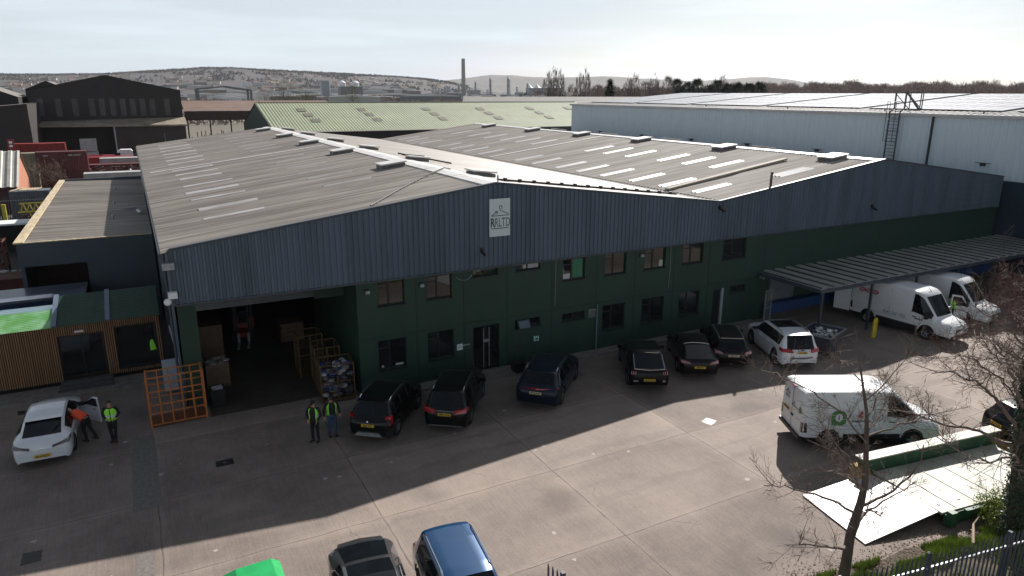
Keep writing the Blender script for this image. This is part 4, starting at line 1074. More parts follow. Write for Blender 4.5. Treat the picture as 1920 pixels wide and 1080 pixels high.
addpart(t, 'bumper_strip', m_black, lambda g: g.tube([(-2.42, -.7, .66), (-2.53, -.35, .64), (-2.555, 0, .635), (-2.53, .35, .64), (-2.42, .7, .66)], .025, 6)); addpart(t, 'badge', m_ink, lambda g: g.box(-2.56, -2.54, -.09, .09, 1.03, 1.07))
addpart(t, 'reflector', m_black, lambda g: (g.box(-2.46, -2.3, .72, .84, .58, .61), g.box(-2.46, -2.3, -.84, -.72, .58, .61)))
# blue SUV and grey coupe at the bottom edge, seen from behind and above
t, at = vehicle('parked_car', 'metallic blue SUV with silver roof rails at the bottom edge of the yard', (5.45, -14.75), -97, dict(W=1.82, keys=suv_keys(4.5, 1.85, 1.64, 1.02, hood=1.0), wx=(-1.35, 1.33), rw=.35,
    side=[(-1.55, -.8), (-.73, .02), (.09, .97)], sidetrim=(-1.6, 1.0), ws=(.43, 1.14), rg=(-2.07, -1.78), mirror=(.74, 1.03), paint=bluep, mirm=m_chrome, handles=(-.6, .3), rails=(-1.65, .35, m_chrome), spokes=5, plate=('BK19 HVN', .8, m_plate, -2.38, 0)))
lamp(t, 'tail_light', m_lampred, [(-2.3, .5, .9), (-2.19, .80, .9), (-2.12, .79, 1.05), (-2.2, .55, 1.03), (-2.1, .5, .9), (-2.0, .875, .9), (-1.97, .865, 1.05), (-2.05, .55, 1.03)])
t, at = vehicle('parked_car', 'dark grey fastback with long black glass roof, left of the blue SUV', (3.25, -14.25), -97, dict(W=1.84, keys=saloon_keys(2.42, .95, 1.47, 1.1, 1.15), wx=(-1.45, 1.45), rw=.36,
    side=[(-1.35, -.45), (-.38, .35), (.42, 1.0)], sidetrim=(-1.4, 1.05), ws=(.43, 1.18), rg=(-2.14, -1.22), roofglass=[(-1.05, .3)], mirror=(.74, .95), paint=greyp, mirm=m_chrome, spokes=5, handles=(-.6, .3), plate=('KY21 DTF', .8, m_plate, -2.56, 0)))
lamp(t, 'tail_light', m_lampred, [(-2.5, .3, .93), (-2.36, .80, .93), (-2.33, .79, .98), (-2.48, .3, .98), (-2.3, .3, .93), (-2.15, .885, .93), (-2.15, .875, .98), (-2.3, .3, .98)])
addpart(t, 'boot_spoiler', greyp, lambda g: g.add([(-2.5, -.6, 1.06), (-2.56, 0, 1.08), (-2.5, .6, 1.06), (-2.25, -.66, 1.08), (-2.3, 0, 1.11), (-2.25, .66, 1.08), (-2.5, -.6, 1.02), (-2.56, 0, 1.04), (-2.5, .6, 1.02)], [(0,1,4,3), (1,2,5,4), (0,6,7,1), (1,7,8,2)]))
for s in (-1, 1): addpart(t, 'window_line', m_chrome, lambda g: g.tube([(-1.5, s*.9, 1.0), (-1.2, s*.82, 1.2), (-.6, s*.74, 1.36), (.3, s*.70, 1.4)], .012, 5))
# dark car at the right-hand edge, behind the ivy-clad trunk
t, at = vehicle('parked_car', 'black car at the far right edge half hidden by the ivy-clad trunk', (29.9, -16.4), -20, dict(W=1.85, keys=suv_keys(4.3, 1.85, 1.55, 1.0), wx=(-1.3, 1.3), rw=.34,
    side=[(-1.4, -.75), (-.68, .02), (.09, .95)], sidetrim=(-1.45, 1.0), ws=(.43, 1.12), rg=(-1.97, -1.68), mirror=(.72, 1.0), paint=blackp, spokes=5, plate=('DG17 RZM', .8, m_plate, -2.28, 0)))

# --- vans
def van_keys(L, W, H, nose=1.05, cab=1.05, belt=1.28):
    h = L/2; w = W/2
    return [(-h, .42, w*.955, belt, H-.09, w*.80), (-h+.04, .38, w*.985, belt, H-.045, w*.845), (-h+.22, .34, w*.995, belt, H, w*.86), (h-2.35, .32, w, belt, H, w*.86), (h-1.95, .32, w, belt, H-.05, w*.85),
            (h-1.72, .32, w, belt-.02, H-.17, w*.82), (h-1.60, .32, w, belt-.03, H-.30, w*.80), (h-cab+.12, .32, w*.985, belt-.08, belt+.1, w*.78), (h-.85, .32, w*.97, belt-.16, belt-.02, w*.78),
            (h-.32, .3, w*.95, nose+.0, nose+.10, w*.76), (h-.10, .32, w*.92, nose-.12, nose-.03, w*.74), (h-.03, .34, w*.89, nose-.34, nose-.26, w*.74), (h, .38, w*.86, nose-.5, nose-.44, w*.74)]
def van(label, loc, head, L, H, wx, lab_side=None, W=2.03, plate=None, group=None):
    h = L/2
    t, at = vehicle('parked_van', label, loc, head, dict(W=W, keys=van_keys(L, W, H), wx=wx, rw=.35, side=[(h-2.12, h-1.02)], ws=(h-1.62, h-.93), mirror=(h-1.25, 1.2), mirtall=True, mirm=m_black, mirw=.24, bow=(.20, .02),
        paint=m_vanwhite, handles=(h-1.95,), handm=m_black, seams=(h-2.2, h-1.02, h-3.45), seamtop=True, spokes=5, bulge=.03, rim=m_galv, sill=True, plate=plate), cat='van', group=group)
    w = W/2
    addpart(t, 'grille', m_black, lambda g: (g.box(h+.02, h+.17, -.5, .5, .50, .82), g.box(h-.06, h+.12, -.78, .78, .34, .46)))
    addpart(t, 'grille_bar', m_chrome, lambda g: [g.box(h+.16, h+.185, -.48, .48, z, z+.02) for z in (.56, .64, .72)])
    lamp(t, 'headlight', m_lampclear, [(h+.05, .50, .72), (h-.22, .86, .76), (h-.30, .86, .98), (h-.0, .52, .86), (h-.2, .50, .7), (h-.4, .8, .74), (h-.5, .8, .96), (h-.2, .52, .84)])
    lamp(t, 'tail_light', m_lampsmoke, [(-h-.02, w*.86, .72), (-h-.015, w*.97, .72), (-h-.01, w*.96, 1.12), (-h-.02, w*.85, 1.12), (-h+.2, w*.86, .72), (-h+.2, w*1.004, .72), (-h+.16, w*1.002, 1.12), (-h+.2, w*.85, 1.12)])
    addpart(t, 'bumper', m_black, lambda g: g.box(-h-.09, -h+.12, -w*.93, w*.93, .38, .52))
    addpart(t, 'door_seam', m_black, lambda g: g.box(-h-.028, -h-.021, -.008, .008, .55, H-.2))
    for s in (-1, 1):
        addpart(t, 'wheel_arch_trim', m_black, lambda g: [g.tube([(a+.43*cos(q*pi/10), s*(w+.0), .35+.43*sin(q*pi/10)) for q in range(11)], .035, 5) for a in wx])
        addpart(t, 'lower_rubbing_strip', m_black, lambda g: g.bar((wx[0]+.55, s*(w+.008), .58), (wx[1]-.52, s*(w+.008), .58), .03, .16))
        addpart(t, 'side_rail_line', m_galv, lambda g: g.bar((-h+.3, s*(w+.002), .86), (h-2.3, s*(w+.002), .86), .006, .012))
    addpart(t, 'roof_ribs', m_vanwhite, lambda g: [g.box(-h+.5, h-2.5, y-.04, y+.04, H-.035+(.035 if abs(y) < .3 else .012), H+.012-(0 if abs(y) < .3 else .018)) for y in (-.5, -.25, 0, .25, .5)])
    addpart(t, 'wiper', m_black, lambda g: (g.bar((h-.98, .5, belt_z+.06), (h-1.22, -.05, belt_z+.28), .025), g.bar((h-.98, -.2, belt_z+.06), (h-1.22, -.65, belt_z+.28), .025)))
    addpart(t, 'brake_light', m_lampred, lambda g: g.box(-h-.05, -h+.02, -.13, .13, H-.14, H-.09))
    return t
belt_z = 1.24
# logo van in the middle of the yard: its right side faces the camera
h = 2.68
t = van('white panel van with green shield and red logos on its side, standing in the sun', (23.35, -12.85), -27, 5.36, 2.36, (-1.62, 1.62), plate=None)
def side(t, x, z, s=1.0, y=-1.022): return frame((x, y, z), (1, 0, 0), (0, 0.06, 1))
m_logog = mat('logo green', (.04, .2, .05), .5, var=.1); m_logor = mat('logo red', (.5, .03, .08), .5, var=.1); m_logod = mat('logo dark', (.06, .06, .08), .5, var=.1)
g = M(); pl = [(-.28, -.3), (-.29, .12), (-.18, .25), (0, .31), (.18, .25), (.29, .12), (.28, -.22), (.12, -.31)]
mm_ = side(t, -1.32, 1.34); g.add([mm_ @ Vector((a, b, .006)) for a, b in pl], [tuple(range(8))]); g.build('green_shield_logo', m_logog, t, world=False)
g = M(); g.add([mm_ @ Vector((.14*cos(a*pi/6), .16*sin(a*pi/6), .009)) for a in range(12)], [tuple(range(12))]); g.build('shield_disc', m_white, t, world=False)
text('1', .24, 'logo_numeral', m_logog, mm_ @ Matrix.Translation((0, 0, .011)), t, world=False, bold=.01)
mm_ = side(t, -.52, 1.42); g = M(); g.add([mm_ @ Vector((a, b, .007)) for a, b in [(-.12, -.02), (.0, -.1), (.13, -.06), (.04, .02), (.12, .1), (.06, .2), (-.02, .1), (-.06, .02)]], [tuple(range(8))]); g.build('red_logo', m_logor, t, world=False)
text('prepgrowards', .13, 'lettering', m_logod, side(t, -.45, 1.20), t, world=False, bold=.003)
g = M(); mm_ = side(t, .16, 1.38)
for k in range(16): a, b = R(k*22.5), R(k*22.5+22.5); g.bar(mm_ @ Vector((.2*cos(a), .2*sin(a), .006)), mm_ @ Vector((.2*cos(b), .2*sin(b), .006)), .012)
g.build('ring_logo', m_logod, t, world=False); logo(t, side(t, .16, 1.33), .26, m_logod, world=False)
text('RR', .13, 'lettering', m_logod, side(t, .16, 1.28), t, world=False)
text('Textile Recycling', .13, 'lettering', mat('pale lettering', (.42, .45, .5)), side(t, -.85, 1.02), t, world=False)
mr_ = frame((-h-.022, 0, 0), (0, -1, 0), (0, 0, 1))
logo(t, mr_ @ Matrix.Translation((-.5, 1.75, 0)), .42, m_logod, world=False)
text('RRLTD', .17, 'lettering', m_logod, mr_ @ Matrix.Translation((-.5, 1.6, .002)), t, world=False, sx=.7)
g = M(); g.add([mr_ @ Vector((a*.35+.72, b*.4+1.52, .004)) for a, b in pl], [tuple(range(8))]); g.build('green_shield_logo', m_logog, t, world=False)
text('1', .1, 'logo_numeral', m_white, mr_ @ Matrix.Translation((.72, 1.52, .006)), t, world=False, bold=.01)
text('prepgrowards', .09, 'lettering', m_logod, mr_ @ Matrix.Translation((.2, 1.47, .002)), t, world=False)
g = M(); g.add([mr_ @ Vector((a*.5+.12, b*.5+1.56, .005)) for a, b in [(-.12, -.02), (.0, -.1), (.13, -.06), (.04, .02), (.12, .1), (.06, .2), (-.02, .1), (-.06, .02)]], [tuple(range(8))]); g.build('red_logo', m_logod, t, world=False)
g = M(); g.box(-h-.035, -h-.02, .22, .74, 1.07, 1.18); po = g.build('number_plate', m_plate, t, world=False)
text('NX72 KOU', .1, 'plate_lettering', m_ink, frame((-h-.04, .48, 1.122), (0, -1, 0), (0, 0, 1)), po, sx=.88, bold=.003, world=False)
addpart(t, 'door_handle', m_black, lambda g: g.box(-h-.05, -h-.02, -.16, .04, 1.02, 1.08))
# van 2: three red ovals and a phone number, below the canopy
t = van('white van with three red oval logos and a phone number on its side', (37.95, -5.1), -87, 5.9, 2.62, (-1.75, 1.75)); h = 2.95
def side(t, x, z): return frame((x, -1.022, z), (1, 0, 0), (0, 0.05, 1))
for k, xx in enumerate((-2.25, -1.85, -1.45)):
    mm_ = side(t, xx, 1.95); mm_.translation.y = -.975; g = M()
    for q in range(18): a, b = R(q*20), R(q*20+20); g.bar(mm_ @ Vector((.17*cos(a), .10*sin(a), .006)), mm_ @ Vector((.17*cos(b), .10*sin(b), .006)), .05)
    g.build('red_oval_logo', m_logor, t, world=False)
    text('mps', .10, 'lettering', m_logor, mm_ @ Matrix.Translation((0, 0, .008)), t, world=False)
text('0345 222 1022', .25, 'lettering', m_logod, side(t, -.15, 1.0), t, world=False, sx=.9)
text('MAXUS', .13, 'lettering', m_ink, side(t, 1.25, 1.05), t, world=False, bold=.004)
addpart(t, 'roof_aerial', m_black, lambda g: g.tube([(1.2, 0, 2.5), (1.0, 0, 2.72)], .012, 5))
d = M(); d.box(-.95, 0, -.03, .03, .45, 2.45); do = d.build('door', m_vanwhite, t, world=False); do['label'] = 'rear door swung open'
do.matrix_local = Matrix.Translation((-h, -.98, 0)) @ Matrix.Rotation(R(14), 4, 'Z')
g = M(); g.box(-.88, -.08, .031, .036, .6, 2.3); g.build('door_lining', mat('grey lining', (.25, .23, .2), .7), do, world=False)
# van 3
t = van('white van with its cab door open and a driver in a green vest beside it', (42.5, -4.3), -84, 6.0, 2.6, (-1.8, 1.8)); h = 3.0
d = M(); d.prism([(0, .4), (0, 1.2), (-.35, 1.75), (-.9, 1.8), (-.95, .4)], -.03, .03); do = d.build('door', m_vanwhite, t, world=False); do['label'] = 'open cab door'
do.matrix_local = Matrix.Translation((h-1.0, -1.02, 0)) @ Matrix.Rotation(R(38), 4, 'Z')
g = M(); g.prism([(-.08, 1.15), (-.12, 1.25), (-.4, 1.66), (-.82, 1.70), (-.86, 1.15)], -.036, .036); g.build('door_glass', m_carglass, do, world=False)
g = M(); g.tube([(-.1, -.05, 1.15), (-.1, -.22, 1.2), (-.1, -.22, 1.45)], .07, 8); g.build('mirror', m_black, do, world=False)

# ================================================================ PEOPLE
m_skin = mat('skin', (.42, .24, .17), .55, var=.1, scale=20)
m_hiviz = mat('lime hi-vis fabric', (.30, .85, .06), .7, var=.1, scale=8, emit=None)
m_hivo = mat('orange hi-vis fabric', (.85, .085, .03), .7, var=.12, scale=8)
m_refl = mat('reflective tape', (.55, .57, .55), .4, var=.1)
m_blk = mat('black clothing', (.010, .010, .012), .85, var=.3, scale=8)
m_jean = mat('blue jeans', (.035, .065, .13), .85, var=.3, scale=8)
m_hair = mat('dark hair', (.02, .014, .010), .7, var=.3, scale=20)
def remesh(o, vox):
    md = o.modifiers.new('blend', 'REMESH'); md.mode = 'VOXEL'; md.voxel_size = vox; md.use_smooth_shade = True
    sm = o.modifiers.new('soft', 'SMOOTH'); sm.iterations = 3; sm.factor = .5
def person(label, loc, head, J, vest=None, top=m_blk, legs=m_blk, hat=None, cat='person'):
    """J: joint dictionary in local space, +y is forward; L/R sides as suffix"""
    t = root('person', label, cat, loc, R(head))
    V = {k: Vector(v) for k, v in J.items()}
    side = (V['shR']-V['shL']).normalized(); hs = (V['hipR']-V['hipL']).normalized()
    g = M()
    pel, wa, ch, nk, hd = V['pelvis'], V['waist'], V['chest'], V['neck'], V['head']
    up = (hd-nk).normalized(); fw = V.get('look', up.cross(side)).normalized(); fw = (fw-up*fw.dot(up)).normalized()
    # torso and head
    g.rings([(pel-Vector((0, 0, .08)), .12, .09), (pel, .165, .115), (wa, .145, .10), (ch, .175, .12), (lerp(ch, nk, .6), .17, .10), (nk, .065, .06), (lerp(nk, hd, .45), .055, .058)], 14, side=side)
    g.rings([(hd-up*.125+fw*.01, .03, .035), (hd-up*.09, .058, .07), (hd-up*.03, .072, .09), (hd+up*.04, .078, .098), (hd+up*.09, .06, .08), (hd+up*.115, .025, .03)], 14, side=side)
    nose = hd+fw*.098-up*.02; g.ball(nose, .018, 8, 0, (1, 1, 1.5))
    for s in (-1, 1): g.ball(hd+side*s*.08-up*.01, .02, 8, 0, (.6, 1, 1.6))
    for S_ in 'LR':
        sg = -1 if S_ == 'L' else 1
        sh, el, wr = V['sh'+S_], V['el'+S_], V['wr'+S_]; hi, kn, an = V['hip'+S_], V['kn'+S_], V['an'+S_]
        g.tube([lerp(ch, sh, .5)+up*.03, sh, lerp(sh, el, .5), el, lerp(el, wr, .4), wr], [.06, .055, .047, .039, .038, .026], 10)
        g.tube([lerp(pel, hi, .6), hi, lerp(hi, kn, .5), kn, lerp(kn, an, .35), an], [.09, .088, .072, .052, .052, .035], 10)
        toe = V['toe'+S_]; g.tube([an, lerp(an, toe, .4)-Vector((0, 0, .01)), toe], [.038, .036, .022], 8)
        # hand: palm, four fingers, thumb
        d = (wr-el).normalized(); hf = V.get('hand'+S_, d).normalized(); x = hf.cross(Vector((0, 0, 1)))
        x = (x if x.length > .2 else hf.cross(Vector((0, 1, 0)))).normalized(); n_ = x.cross(hf)
        pc = wr+hf*.05; g.rings([(wr, .028, .018), (pc, .042, .016), (wr+hf*.095, .040, .014)], 8, side=x)
        for q, ln in zip((-1.5, -.5, .5, 1.5), (.07, .082, .076, .06)):
            b0 = wr+hf*.09+x*q*.02; g.tube([b0, b0+hf*ln*.5-n_*.006, b0+hf*ln-n_*.026], [.0095, .009, .007], 6)
        b0 = wr+hf*.035+x*sg*-.035; g.tube([b0, b0+hf*.03+x*sg*-.025, b0+hf*.06+x*sg*-.022], [.012, .010, .008], 6)
    o = g.build('body', m_skin, t, world=False); remesh(o, .010)
    # shirt or jacket
    g = M()
    g.rings([(pel+Vector((0, 0, .02)), .185, .135), (wa, .17, .125), (ch, .198, .142), (lerp(ch, nk, .55), .185, .118), (lerp(ch, nk, .95), .08, .078)], 14, side=side)
    for S_ in 'LR':
        sh, el, wr = V['sh'+S_], V['el'+S_], V['wr'+S_]
        g.tube([lerp(ch, sh, .5)+up*.03, sh, lerp(sh, el, .5), el, lerp(el, wr, .95)], [.075, .072, .062, .054, .042], 10)
    o = g.build('jacket', top, t, world=False); remesh(o, .013)
    g = M()
    g.rings([(pel+Vector((0, 0, .06)), .170, .125), (pel-Vector((0, 0, .10)), .165, .125)], 14, side=hs)
    for S_ in 'LR':
        hi, kn, an = V['hip'+S_], V['kn'+S_], V['an'+S_]
        g.tube([lerp(pel, hi, .6), hi, lerp(hi, kn, .5), kn, lerp(kn, an, .5), an+Vector((0, 0, .01))], [.10, .100, .086, .068, .062, .056], 10)
    o = g.build('trousers', legs, t, world=False); remesh(o, .014)
    for S_ in 'LR':
        an, toe = V['an'+S_], V['toe'+S_]; d = (toe-an); d.z = 0; d.normalize()
        b = Vector((an.x, an.y, an.z-.03)); g = M()
        g.rings([(b-d*.07, .03, .03), (b-d*.04, .042, .045), (b+d*.05, .045, .042), (b+d*.14, .048, .030), (b+d*.20, .030, .018)], 10, side=d.cross(Vector((0, 0, 1))))
        g.build('shoe', m_blk, t, world=False, smooth=60)
    if vest:
        g = M(); n = 22
        prof = [(lerp(pel, wa, .1), .21, .16), (wa, .195, .152), (lerp(wa, ch, .5), .205, .158), (ch, .218, .163), (lerp(ch, nk, .45), .20, .14), (lerp(ch, nk, .8), .145, .115)]
        opn = vest[1]
        for i, (c, rx, ry) in enumerate(prof):
            tt = (prof[min(i+1, 5)][0]-prof[max(i-1, 0)][0]).normalized(); xx = (side-tt*side.dot(tt)).normalized(); yy = tt.cross(xx)
            if yy.dot(fw if 'look' not in J else up.cross(side)) < 0: yy = -yy
            for k in range(n+1):
                a = R(90+opn)+(2*pi-2*R(opn))*k/n
                g.v.append(tuple(c+xx*cos(a)*rx+yy*sin(a)*ry))
        for i in range(5):
            for k in range(n):
                a = i*(n+1)+k; g.f.append((a, a+1, a+n+2, a+n+1)); g.m.append(1 if i == 1 or (i == 3 and 0) else 0)
        o = g.build('hi_vis_vest', [vest[0], m_refl if vest[2] else vest[0]], t, world=False, smooth=180)
        md = o.modifiers.new('thick', 'SOLIDIFY'); md.thickness = .012
    g = M()
    if hat: g.rings([(hd+up*.03, .086, .106), (hd+up*.07, .084, .104), (hd+up*.12, .055, .07), (hd+up*.135, .02, .025)], 14, side=side); g.rings([(hd+up*.045+fw*.06, .07, .02), (hd+up*.035+fw*.17, .05, .008)], 10, side=side) if hat == 'cap' else None
    else:
        g.rings([(hd+up*.0-fw*.03, .084, .078), (hd+up*.05-fw*.012, .086, .10), (hd+up*.10, .064, .086), (hd+up*.125, .025, .035)], 14, side=side)
    g.build('cap' if hat else 'hair', m_hair if not hat else m_blk, t, world=False, smooth=180)
    g = M()
    for s in (-1, 1): g.ball(hd+fw*.086+side*s*.032+up*.008, .010, 6)
    g.box(*(sum(([c-.0, c+.0] for c in (0, 0, 0)), []))) if 0 else None
    g.build('eyes', m_ink, t, world=False)
    return t
def stand(**kw):
    J = dict(pelvis=(0, 0, .96), waist=(0, .0, 1.10), chest=(0, .0, 1.30), neck=(0, .0, 1.49), head=(0, .03, 1.63),
        shL=(-.19, 0, 1.43), shR=(.19, 0, 1.43), elL=(-.26, -.03, 1.16), elR=(.26, -.03, 1.16), wrL=(-.27, .06, .92), wrR=(.27, .06, .92),
        hipL=(-.09, 0, .92), hipR=(.09, 0, .92), knL=(-.11, .02, .50), knR=(.11, .02, .50), anL=(-.12, -.02, .09), anR=(.12, -.02, .09), toeL=(-.14, .15, .035), toeR=(.14, .15, .035))
    J.update(kw); return J
person('man in lime waistcoat over black, hands in pockets, standing by the white hatchback', (-2.72, .28, 0), 175,
    stand(elL=(-.29, -.06, 1.18), elR=(.29, -.06, 1.18), wrL=(-.16, .13, 1.06), wrR=(.16, .13, 1.06), handL=(.7, .2, -.6), handR=(-.7, .2, -.6), anL=(-.05, .0, .09), anR=(.06, -.06, .09), toeL=(-.08, .17, .035), toeR=(.12, .11, .035), knL=(-.08, .03, .5), knR=(.09, .0, .5), look=(-.35, 1, -.1)), vest=(m_hiviz, 4, True))
person('person in open lime vest and black trousers, left of the standing pair', (4.22, -3.3, 0), 140,
    stand(elL=(-.30, .02, 1.18), wrL=(-.20, .14, .98), elR=(.30, .02, 1.18), wrR=(.20, .14, .98), handL=(.4, .3, -.8), handR=(-.4, .3, -.8), look=(.1, 1, -.7)), vest=(m_hiviz, 38, True), hat='cap')
person('person in blue jeans and open lime vest, right of the standing pair', (4.93, -3.15, 0), 185,
    stand(elL=(-.30, -.02, 1.17), wrL=(-.32, .05, .93), elR=(.30, -.02, 1.17), wrR=(.32, .05, .93), knL=(-.1, .06, .5), anL=(-.1, .05, .09), toeL=(-.11, .21, .035), look=(.2, 1, -.4)), vest=(m_hiviz, 42, False), legs=m_jean, hat='cap')
# leaning man in an orange vest, head and shoulders in the open car doorway
person('person in an orange vest bending into the open door of the white hatchback', (-3.72, .95, 0), 52,
    dict(pelvis=(0, -.12, .94), waist=(0, .02, 1.03), chest=(0, .22, 1.12), neck=(0, .41, 1.20), head=(0, .54, 1.23), look=(0, .5, -1), shL=(-.19, .34, 1.15), shR=(.19, .34, 1.15),
         elL=(-.27, .52, .98), elR=(.24, .58, 1.0), wrL=(-.22, .72, .88), wrR=(.18, .76, .92), hipL=(-.09, -.12, .9), hipR=(.09, -.12, .9), knL=(-.10, -.06, .49), knR=(.13, -.16, .49), anL=(-.11, -.16, .09), anR=(.18, -.34, .09), toeL=(-.12, 0, .035), toeR=(.2, -.18, .035)),
    vest=(m_hivo, 20, False))
person('person in a lime hi-vis jacket at the open cab door of the farther van', (41.25, -5.75, 0), -120, stand(look=(0, 1, -.2)), vest=(m_hiviz, 4, True), top=m_hiviz)

# ================================================================ ORANGE STILLAGE, CABINETS, SKIP, BOLLARD
m_orange = mat('orange painted steel', (.42, .13, .025), .55, scale=6, var=.25)
t = root('steel_stillage', 'tall orange open steel stillage rack beside the loading opening pillar', 'rack', (-.36, 1.35, 0))
g = M(); x0, x1, y0, y1, H_ = -1.40, .68, .9, 1.75, 2.15
for x in (x0, x1):
    for y in (y0, y1): g = M(); g.bar((x, y, 0), (x, y, H_+.06), .07); g.build('frame_post', m_orange, t)
g = M()
for z in (.12, .62, .98, 1.55, H_):
    g.bar((x0, y0, z), (x1, y0, z), .045)
    g.bar((x0, y1, z), (x1, y1, z), .045)
    g.bar((x0, y0, z), (x0, y1, z), .045); g.bar((x1, y0, z), (x1, y1, z), .045)
g.build('cross_rail', m_orange, t)
g = M()
for k in range(1, 5): x = x0+(x1-x0)*k/5; g.bar((x, y0-.01, .1), (x, y0-.01, H_), .05); g.bar((x, y1, .1), (x, y1, H_), .04)
g.build('upright', m_orange, t)
g = M(); g.box(x0, x1, y0, y1, .14, .17)
for k in range(9): g.bar((x0+.1+k*.23, y0, .62), (x0+.1+k*.23, y1, .62), .02)
g.build('shelf', mat('rusty orange sheet', (.16, .05, .015), .7, scale=5), t)
m_cab = mat('pale blue white enamel', (.38, .44, .50), .5, var=.1, scale=3)
t = root('metal_cabinet', 'pale broken metal cabinet panels leaning by the green pillar', 'cabinet', (-.4, 4.6, 0))
g = M(); g.box(-.75, -.15, 4.4, 4.9, .1, 1.45); g.box(-.15, .22, 4.35, 4.75, .05, .95); g.build('cabinet_body', m_cab, t)
g = M(); g.box(.0, .2, 4.15, 4.2, .0, .4); g.bar((-.05, 4.3, 1.4), (-.25, 4.3, 3.2), .06); g.build('loose_panel', m_cab, t)
t = root('skip', 'small dark grey tipping skip of white waste beside the white SUV', 'skip', (30.6, -5.2, 0), R(20))
g = M(); vs = [(-.9, -.75, .12), (.9, -.75, .12), (.9, .75, .12), (-.9, .75, .12), (-1.15, -.85, 1.05), (1.25, -.85, 1.0), (1.25, .85, 1.0), (-1.15, .85, 1.05)]
g.add(vs, [(0,3,2,1), (0,1,5,4), (1,2,6,5), (2,3,7,6), (3,0,4,7)]); g.build('skip_body', mat('skip paint', (.055, .065, .08), .55, scale=3, var=.25), t, world=False)
g = M(); 
for a, b in ((4, 5), (5, 6), (6, 7), (7, 4)): g.bar(vs[a], vs[b], .07)
g.build('rim', m_galv, t, world=False)
heap('contents', -.8, .8, -.6, .6, .75, 1.0, 90, [m_white, m_white, m_cloth[4]], 12, t, .11, world=False)
t = root('bollard', 'yellow hoop-shaped steel bollard in front of the white van with red ovals', 'bollard', (34.9, -5.3, 0))
g = M(); g.tube([(34.75, -5.35, 0), (34.75, -5.35, .95), (34.82, -5.33, 1.05), (34.98, -5.27, 1.05), (35.05, -5.25, .95), (35.05, -5.25, 0)], .085, 10)
g.build('hoop', mat('safety yellow', (.55, .42, .02), .55, scale=6, var=.2), t, smooth=60)

# green bin at the bottom edge
m_gb = mat('bright green paint', (.01, .36, .10), .45, scale=3, var=.12)
t = root('green_bin', 'bright green steel bin with a sloping lid at the bottom edge of the yard', 'bin', (.7, -12.7, 0))
g = M(); g.add([(-.1, -13.1, 0), (1.35, -13.1, 0), (1.35, -11.8, 0), (-.1, -11.8, 0), (-.15, -13.1, .9), (1.4, -13.1, .9), (1.4, -11.5, .9), (-.15, -11.5, .9)], [(0,1,5,4), (1,2,6,5), (2,3,7,6), (3,0,4,7), (0,3,2,1)]); g.build('bin_body', m_gb, t)
g = M(); g.add([(-.18, -13.12, .92), (1.43, -13.12, .92), (1.43, -11.48, .92), (-.18, -11.48, .92), (.25, -12.9, 1.22), (1.2, -12.9, 1.24), (1.18, -11.72, 1.24), (.3, -11.70, 1.2)], [(0,1,5,4), (1,2,6,5), (2,3,7,6), (3,0,4,7), (4,5,6,7)]); g.build('lid', m_gb, t)

# ================================================================ LOADING RAMP
m_ramps = streaky('cream ramp deck', (.38, .375, .31), (.54, .53, .45), .55, .8, 0.8, (1, 1, 1), (1.8, .35, 1), dirt=(.27, .27, .20), amt=.8, bump=.05)
m_sheet = streaky('white steel sheet', (.42, .40, .39), (.60, .58, .57), .4, .8, 1.5, (1, 1, 1), (1, 1, 1), dirt=(.22, .19, .18), amt=.85, bump=.06)
m_rgreen = mat('dark green steel', (.02, .085, .04), .5, scale=2, var=.3)
t = root('loading_ramp', 'green-sided steel loading ramp with cream deck and white toe sheet lying in the yard', 'ramp', (21, -16.8, 0), R(-4))
def RP(x, y): # local helper: world -> keep world coords
    return (x, y)
g = M(); g.add([(17.95, -14.85, .02), (17.42, -17.62, .02), (20.6, -17.95, .42), (20.55, -15.35, .42), (17.95, -14.85, .05), (17.42, -17.62, .05), (20.6, -17.95, .45), (20.55, -15.35, .45)],
   [(0,1,2,3), (7,6,5,4), (0,4,5,1), (1,5,6,2), (2,6,7,3), (3,7,4,0)]); o = g.build('toe_sheet', m_sheet, t); 
g = M(); corr_y = []
g.box(20.62, 26.6, -18.05, -15.38, .38, .45); g.build('deck', m_ramps, t)
g = M()
for k in range(6): x = 21.3+k*.95; g.box(x, x+.03, -17.98, -15.45, .452, .466)
for k in range(7): g.box(20.9+k*.9, 20.96+k*.9, -17.7, -17.64, .452, .47); g.box(20.9+k*.9, 20.96+k*.9, -15.9, -15.84, .452, .47)
g.build('tread_bars', m_ramps, t)
g = M(); g.box(20.2, 26.7, -15.33, -15.05, 0.0, .95); g.build('side_beam', m_rgreen, t)
g = M(); g.box(20.1, 26.8, -15.42, -14.98, .953, 1.0); g.build('beam_flange', m_ramps, t)
g = M(); g.box(19.9, 20.3, -15.5, -15.0, .0, .7); g.build('beam_nose', mat('rusty yellow steel', (.38, .22, .04), .7, scale=4, var=.5), t)
g = M(); g.box(20.7, 26.7, -18.12, -18.06, 0, .40); g.box(20.75, 21.0, -18.3, -18.1, 0, .52); g.box(21.5, 22.2, -18.25, -18.12, .3, .45); g.build('side_skirt', m_rgreen, t)
g = M(); g.box(26.62, 26.8, -18.2, -15.43, .3, .62); g.build('end_beam', mat('rusty yellow steel', (.38, .22, .04)), t)
g = M(); g.tube([(26.4, -15.6, .7), (26.9, -16.2, .75), (27.3, -16.9, .6), (27.3, -17.8, .5)], .04, 6); g.build('hose', m_black, t)
RM = Matrix.Translation((20.55, -16.7, 0)) @ Matrix.Rotation(R(-7.5), 4, 'Z') @ Matrix.Translation((-20.55, 16.7, 0))
for c in t.children:
    if not c.name.startswith('toe_sheet'): c.data.transform(INV[t.name] @ RM @ INV[t.name].inverted())
